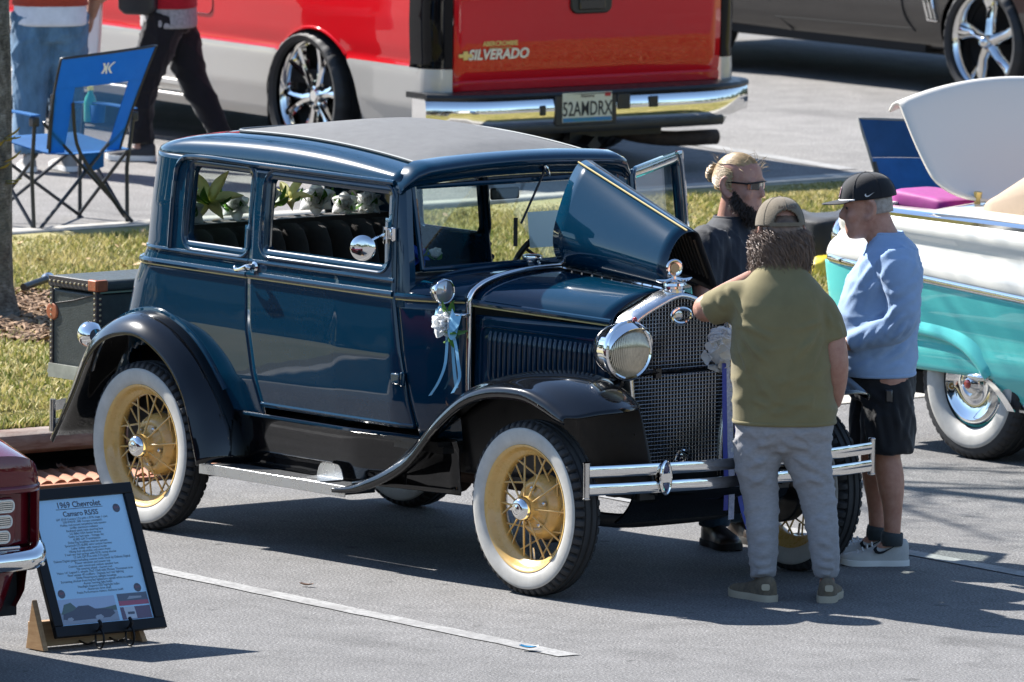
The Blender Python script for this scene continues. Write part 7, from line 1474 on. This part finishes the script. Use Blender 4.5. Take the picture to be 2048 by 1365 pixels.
# paper bag in the walker's hand, shoulder bag
wb = ob('paper_bag', shell(np.array([[(0,0,0)]*2]*2),.001) if False else loft([[(p[0],p[1],z) for p in rrect(.06*k,.13*k,.006,3)] for z,k in ((0,1.0),(.16,1.0),(.28,.94),(.33,.9))]), mat('white_paper',(.72,.72,.72),.7,bump=.5,bscale=20), label='white paper bag in the hand of the red jacket walker', cat='bag'); wb.location = (-12.89,6.60,ZU+.59); wb.rotation_euler = (0,.06,.8)
sb = ob('shoulder_bag', loft([[(p[0]*k,p[1]*k,z) for p in rrect(.22,.10,.04,5)] for z,k in ((0,.7),(.03,1.0),(.20,1.0),(.25,.8))]), M_tube, label='black shoulder bag on the red jacket walker', cat='bag', bevel=.01); sb.location = (-12.70,6.76,ZU+.80); sb.rotation_euler = (0,0,.6)
# ================================================================== tree
def bark():
    m, t, b = nodes('mottled_bark'); n = _noise(t,16,7,.7,stretch=(1,1,.8)); n2 = _noise(t,5,4,.6); n3 = _noise(t,38,4,.7,stretch=(1,1,3.5))
    c = _ramp(t,n,[(.30,(.035,.030,.024)),(.48,(.13,.12,.10)),(.60,(.22,.21,.185)),(.72,(.40,.39,.36))]); c = _mix(t,c,(.16,.17,.14),_ramp(t,n2,[(.45,0.0),(.6,.5)])); c = _mix(t,c,_ramp(t,n3,[(.35,.45),(.55,1.0)]),1.0,'MULTIPLY')
    t.links.new(c,b.inputs['Base Color']); b.inputs['Roughness'].default_value=.9; _bump(t,b,n3,.8,.02); return m
MT['bark'] = bark()
tr = thing('tree', 'slim grey barked tree trunk rising at the left edge', 'tree', (TREE[0]-.02,TREE[1]-.04,island_z(TREE[0])-.03))
zz = np.linspace(0,1,30); tp = [(.01*math.sin(9*z),.012*math.sin(7*z+1),5.2*z) for z in zz]
R_ = [.105+.06*math.exp(-z*5.2/.12)-.045*z for z in zz]; P = []
for (x,y,z),r0 in zip(tp,R_): P.append([(x+r0*(1+.03*math.sin(5*a+z*3)+.02*math.sin(11*a-z*7))*math.cos(a), y+r0*(1+.03*math.sin(5*a+z*3))*math.sin(a), z) for a in np.linspace(0,2*PI,28,endpoint=False)])
ob('trunk', loft(P), MT['bark'], tr, smooth=60)
r_ = random.Random(3); V=[];F=[]; tips=[]
for k in range(15):
    z0 = 2.7+2.4*k/14; a = k*2.4; L = [A(0,0,z0)]; d = norm(A(math.cos(a),math.sin(a),.75)); ln = r_.uniform(1.1,1.9)*(1.15-.3*k/14)
    for q in range(6): d = norm(d+A(r_.gauss(0,.16),r_.gauss(0,.16),.08)); L.append(L[-1]+d*ln/6)
    ob('limb', tube(L,np.linspace(.035,.008,7),7), MT['bark'], tr, smooth=60)
    for q in range(2,7):
        for j in range(2):
            b = r_.uniform(0,6.28); e = norm(d*.5+A(math.cos(b),math.sin(b),.4)); M2 = [L[q],L[q]+e*.18,L[q]+e*.36+A(0,0,.02)]; g = tube(M2,[.006,.004,.002],5); i=len(V); V += [tuple(p) for p in g[0]]; F += [tuple(x+i for x in f) for f in g[1]]; tips += [M2[1],M2[2],L[q]]
ob('twigs', (np.array(V),F), MT['bark'], tr, smooth=60)['kind'] = 'stuff'
LV=[];LF=[]
for p in tips*2:
    c = np.asarray(p)+np.array([r_.gauss(0,.10) for _ in range(3)]); a = r_.uniform(0,6.28); d = norm(A(math.cos(a),math.sin(a),r_.uniform(-.8,.3))); s = norm(np.cross(d,A(r_.random()-.5,r_.random()-.5,1)))*.014; l = r_.uniform(.05,.085); i=len(LV)
    LV += [tuple(c),tuple(c+d*l*.5+s),tuple(c+d*l),tuple(c+d*l*.5-s)]; LF.append((i,i+1,i+2,i+3))
MT['leaf_y'] = mat('autumn_leaf',(.42,.27,.03),.6,c2=(.16,.17,.03),vscale=9)
ob('crown', (np.array(LV),LF), MT['leaf_y'], tr, smooth=0)['kind'] = 'stuff'
for (zc,n,aa) in ((.90,7,-.6),(.70,9,-.5),(1.70,5,-.3),(1.60,4,-.4)):
    sp_ = []
    for k in range(n):
        a = aa+r_.uniform(-.9,.9); b = A(.100*math.cos(a),.100*math.sin(a),zc+r_.uniform(-.06,.10)); d = norm(A(math.cos(a)+.3,math.sin(a)+.6,r_.uniform(-.2,.9))); ex_=d; ey_=norm(np.cross(d,A(0,.2,1))); m = np.eye(4); m[:3,0]=ex_; m[:3,1]=ey_; m[:3,2]=np.cross(ex_,ey_); m[:3,3]=b; sp_.append(xf(petal(r_.uniform(.06,.11),.022,-.2,.1),m))
    ob('leaf_sprig', sp_, MT['leaf_y'], tr, smooth=60)['kind'] = 'stuff'
sl_ = thing('garden_spotlight', 'black garden spotlight lying in the mulch by the tree', 'spotlight', (-7.87,2.53,island_z(-7.87)+.03), .5)
ob('lamp_tube', [cyl((0,-.14,.02),(0,.12,.035),.018,12)], M_tube, sl_); ob('lamp_ring', lathe([(.018,-.02),(.028,-.01),(.030,.02),(.024,.035),(0,.03)],16,(0,.13,.036),(0,1,.06)), MT['chrome_worn'], sl_)
# fallen leaves strewn over the lawn, weeds in the turf
def strewn(n, x0, x1, y0, y1, smin, smax, zf):
    r = random.Random(17); V = []; F = []
    for k in range(n):
        x = r.uniform(x0,x1); y = r.uniform(y0,y1); l = r.uniform(smin,smax); a = r.uniform(0,6.28); d = A(math.cos(a),math.sin(a),r.uniform(-.3,.5))*l/2; s = A(-math.sin(a),math.cos(a),r.uniform(-.5,.5))*l*.28; p = A(x,y,zf(x)+r.uniform(.02,.05)); i = len(V)
        V += [p-d,p+s,p+d,p-s]; F.append((i,i+1,i+2,i+3))
    return (np.array(V),F)
ob('fallen_leaves', strewn(420,KX1+.2,KX0-.2,-1,12,.03,.07,island_z), mat('fallen_leaf',(.34,.20,.09),.8,c2=(.50,.36,.20),vscale=5), smooth=0, kind='stuff', label='scattered dry brown leaves on the lawn', cat='leaves')
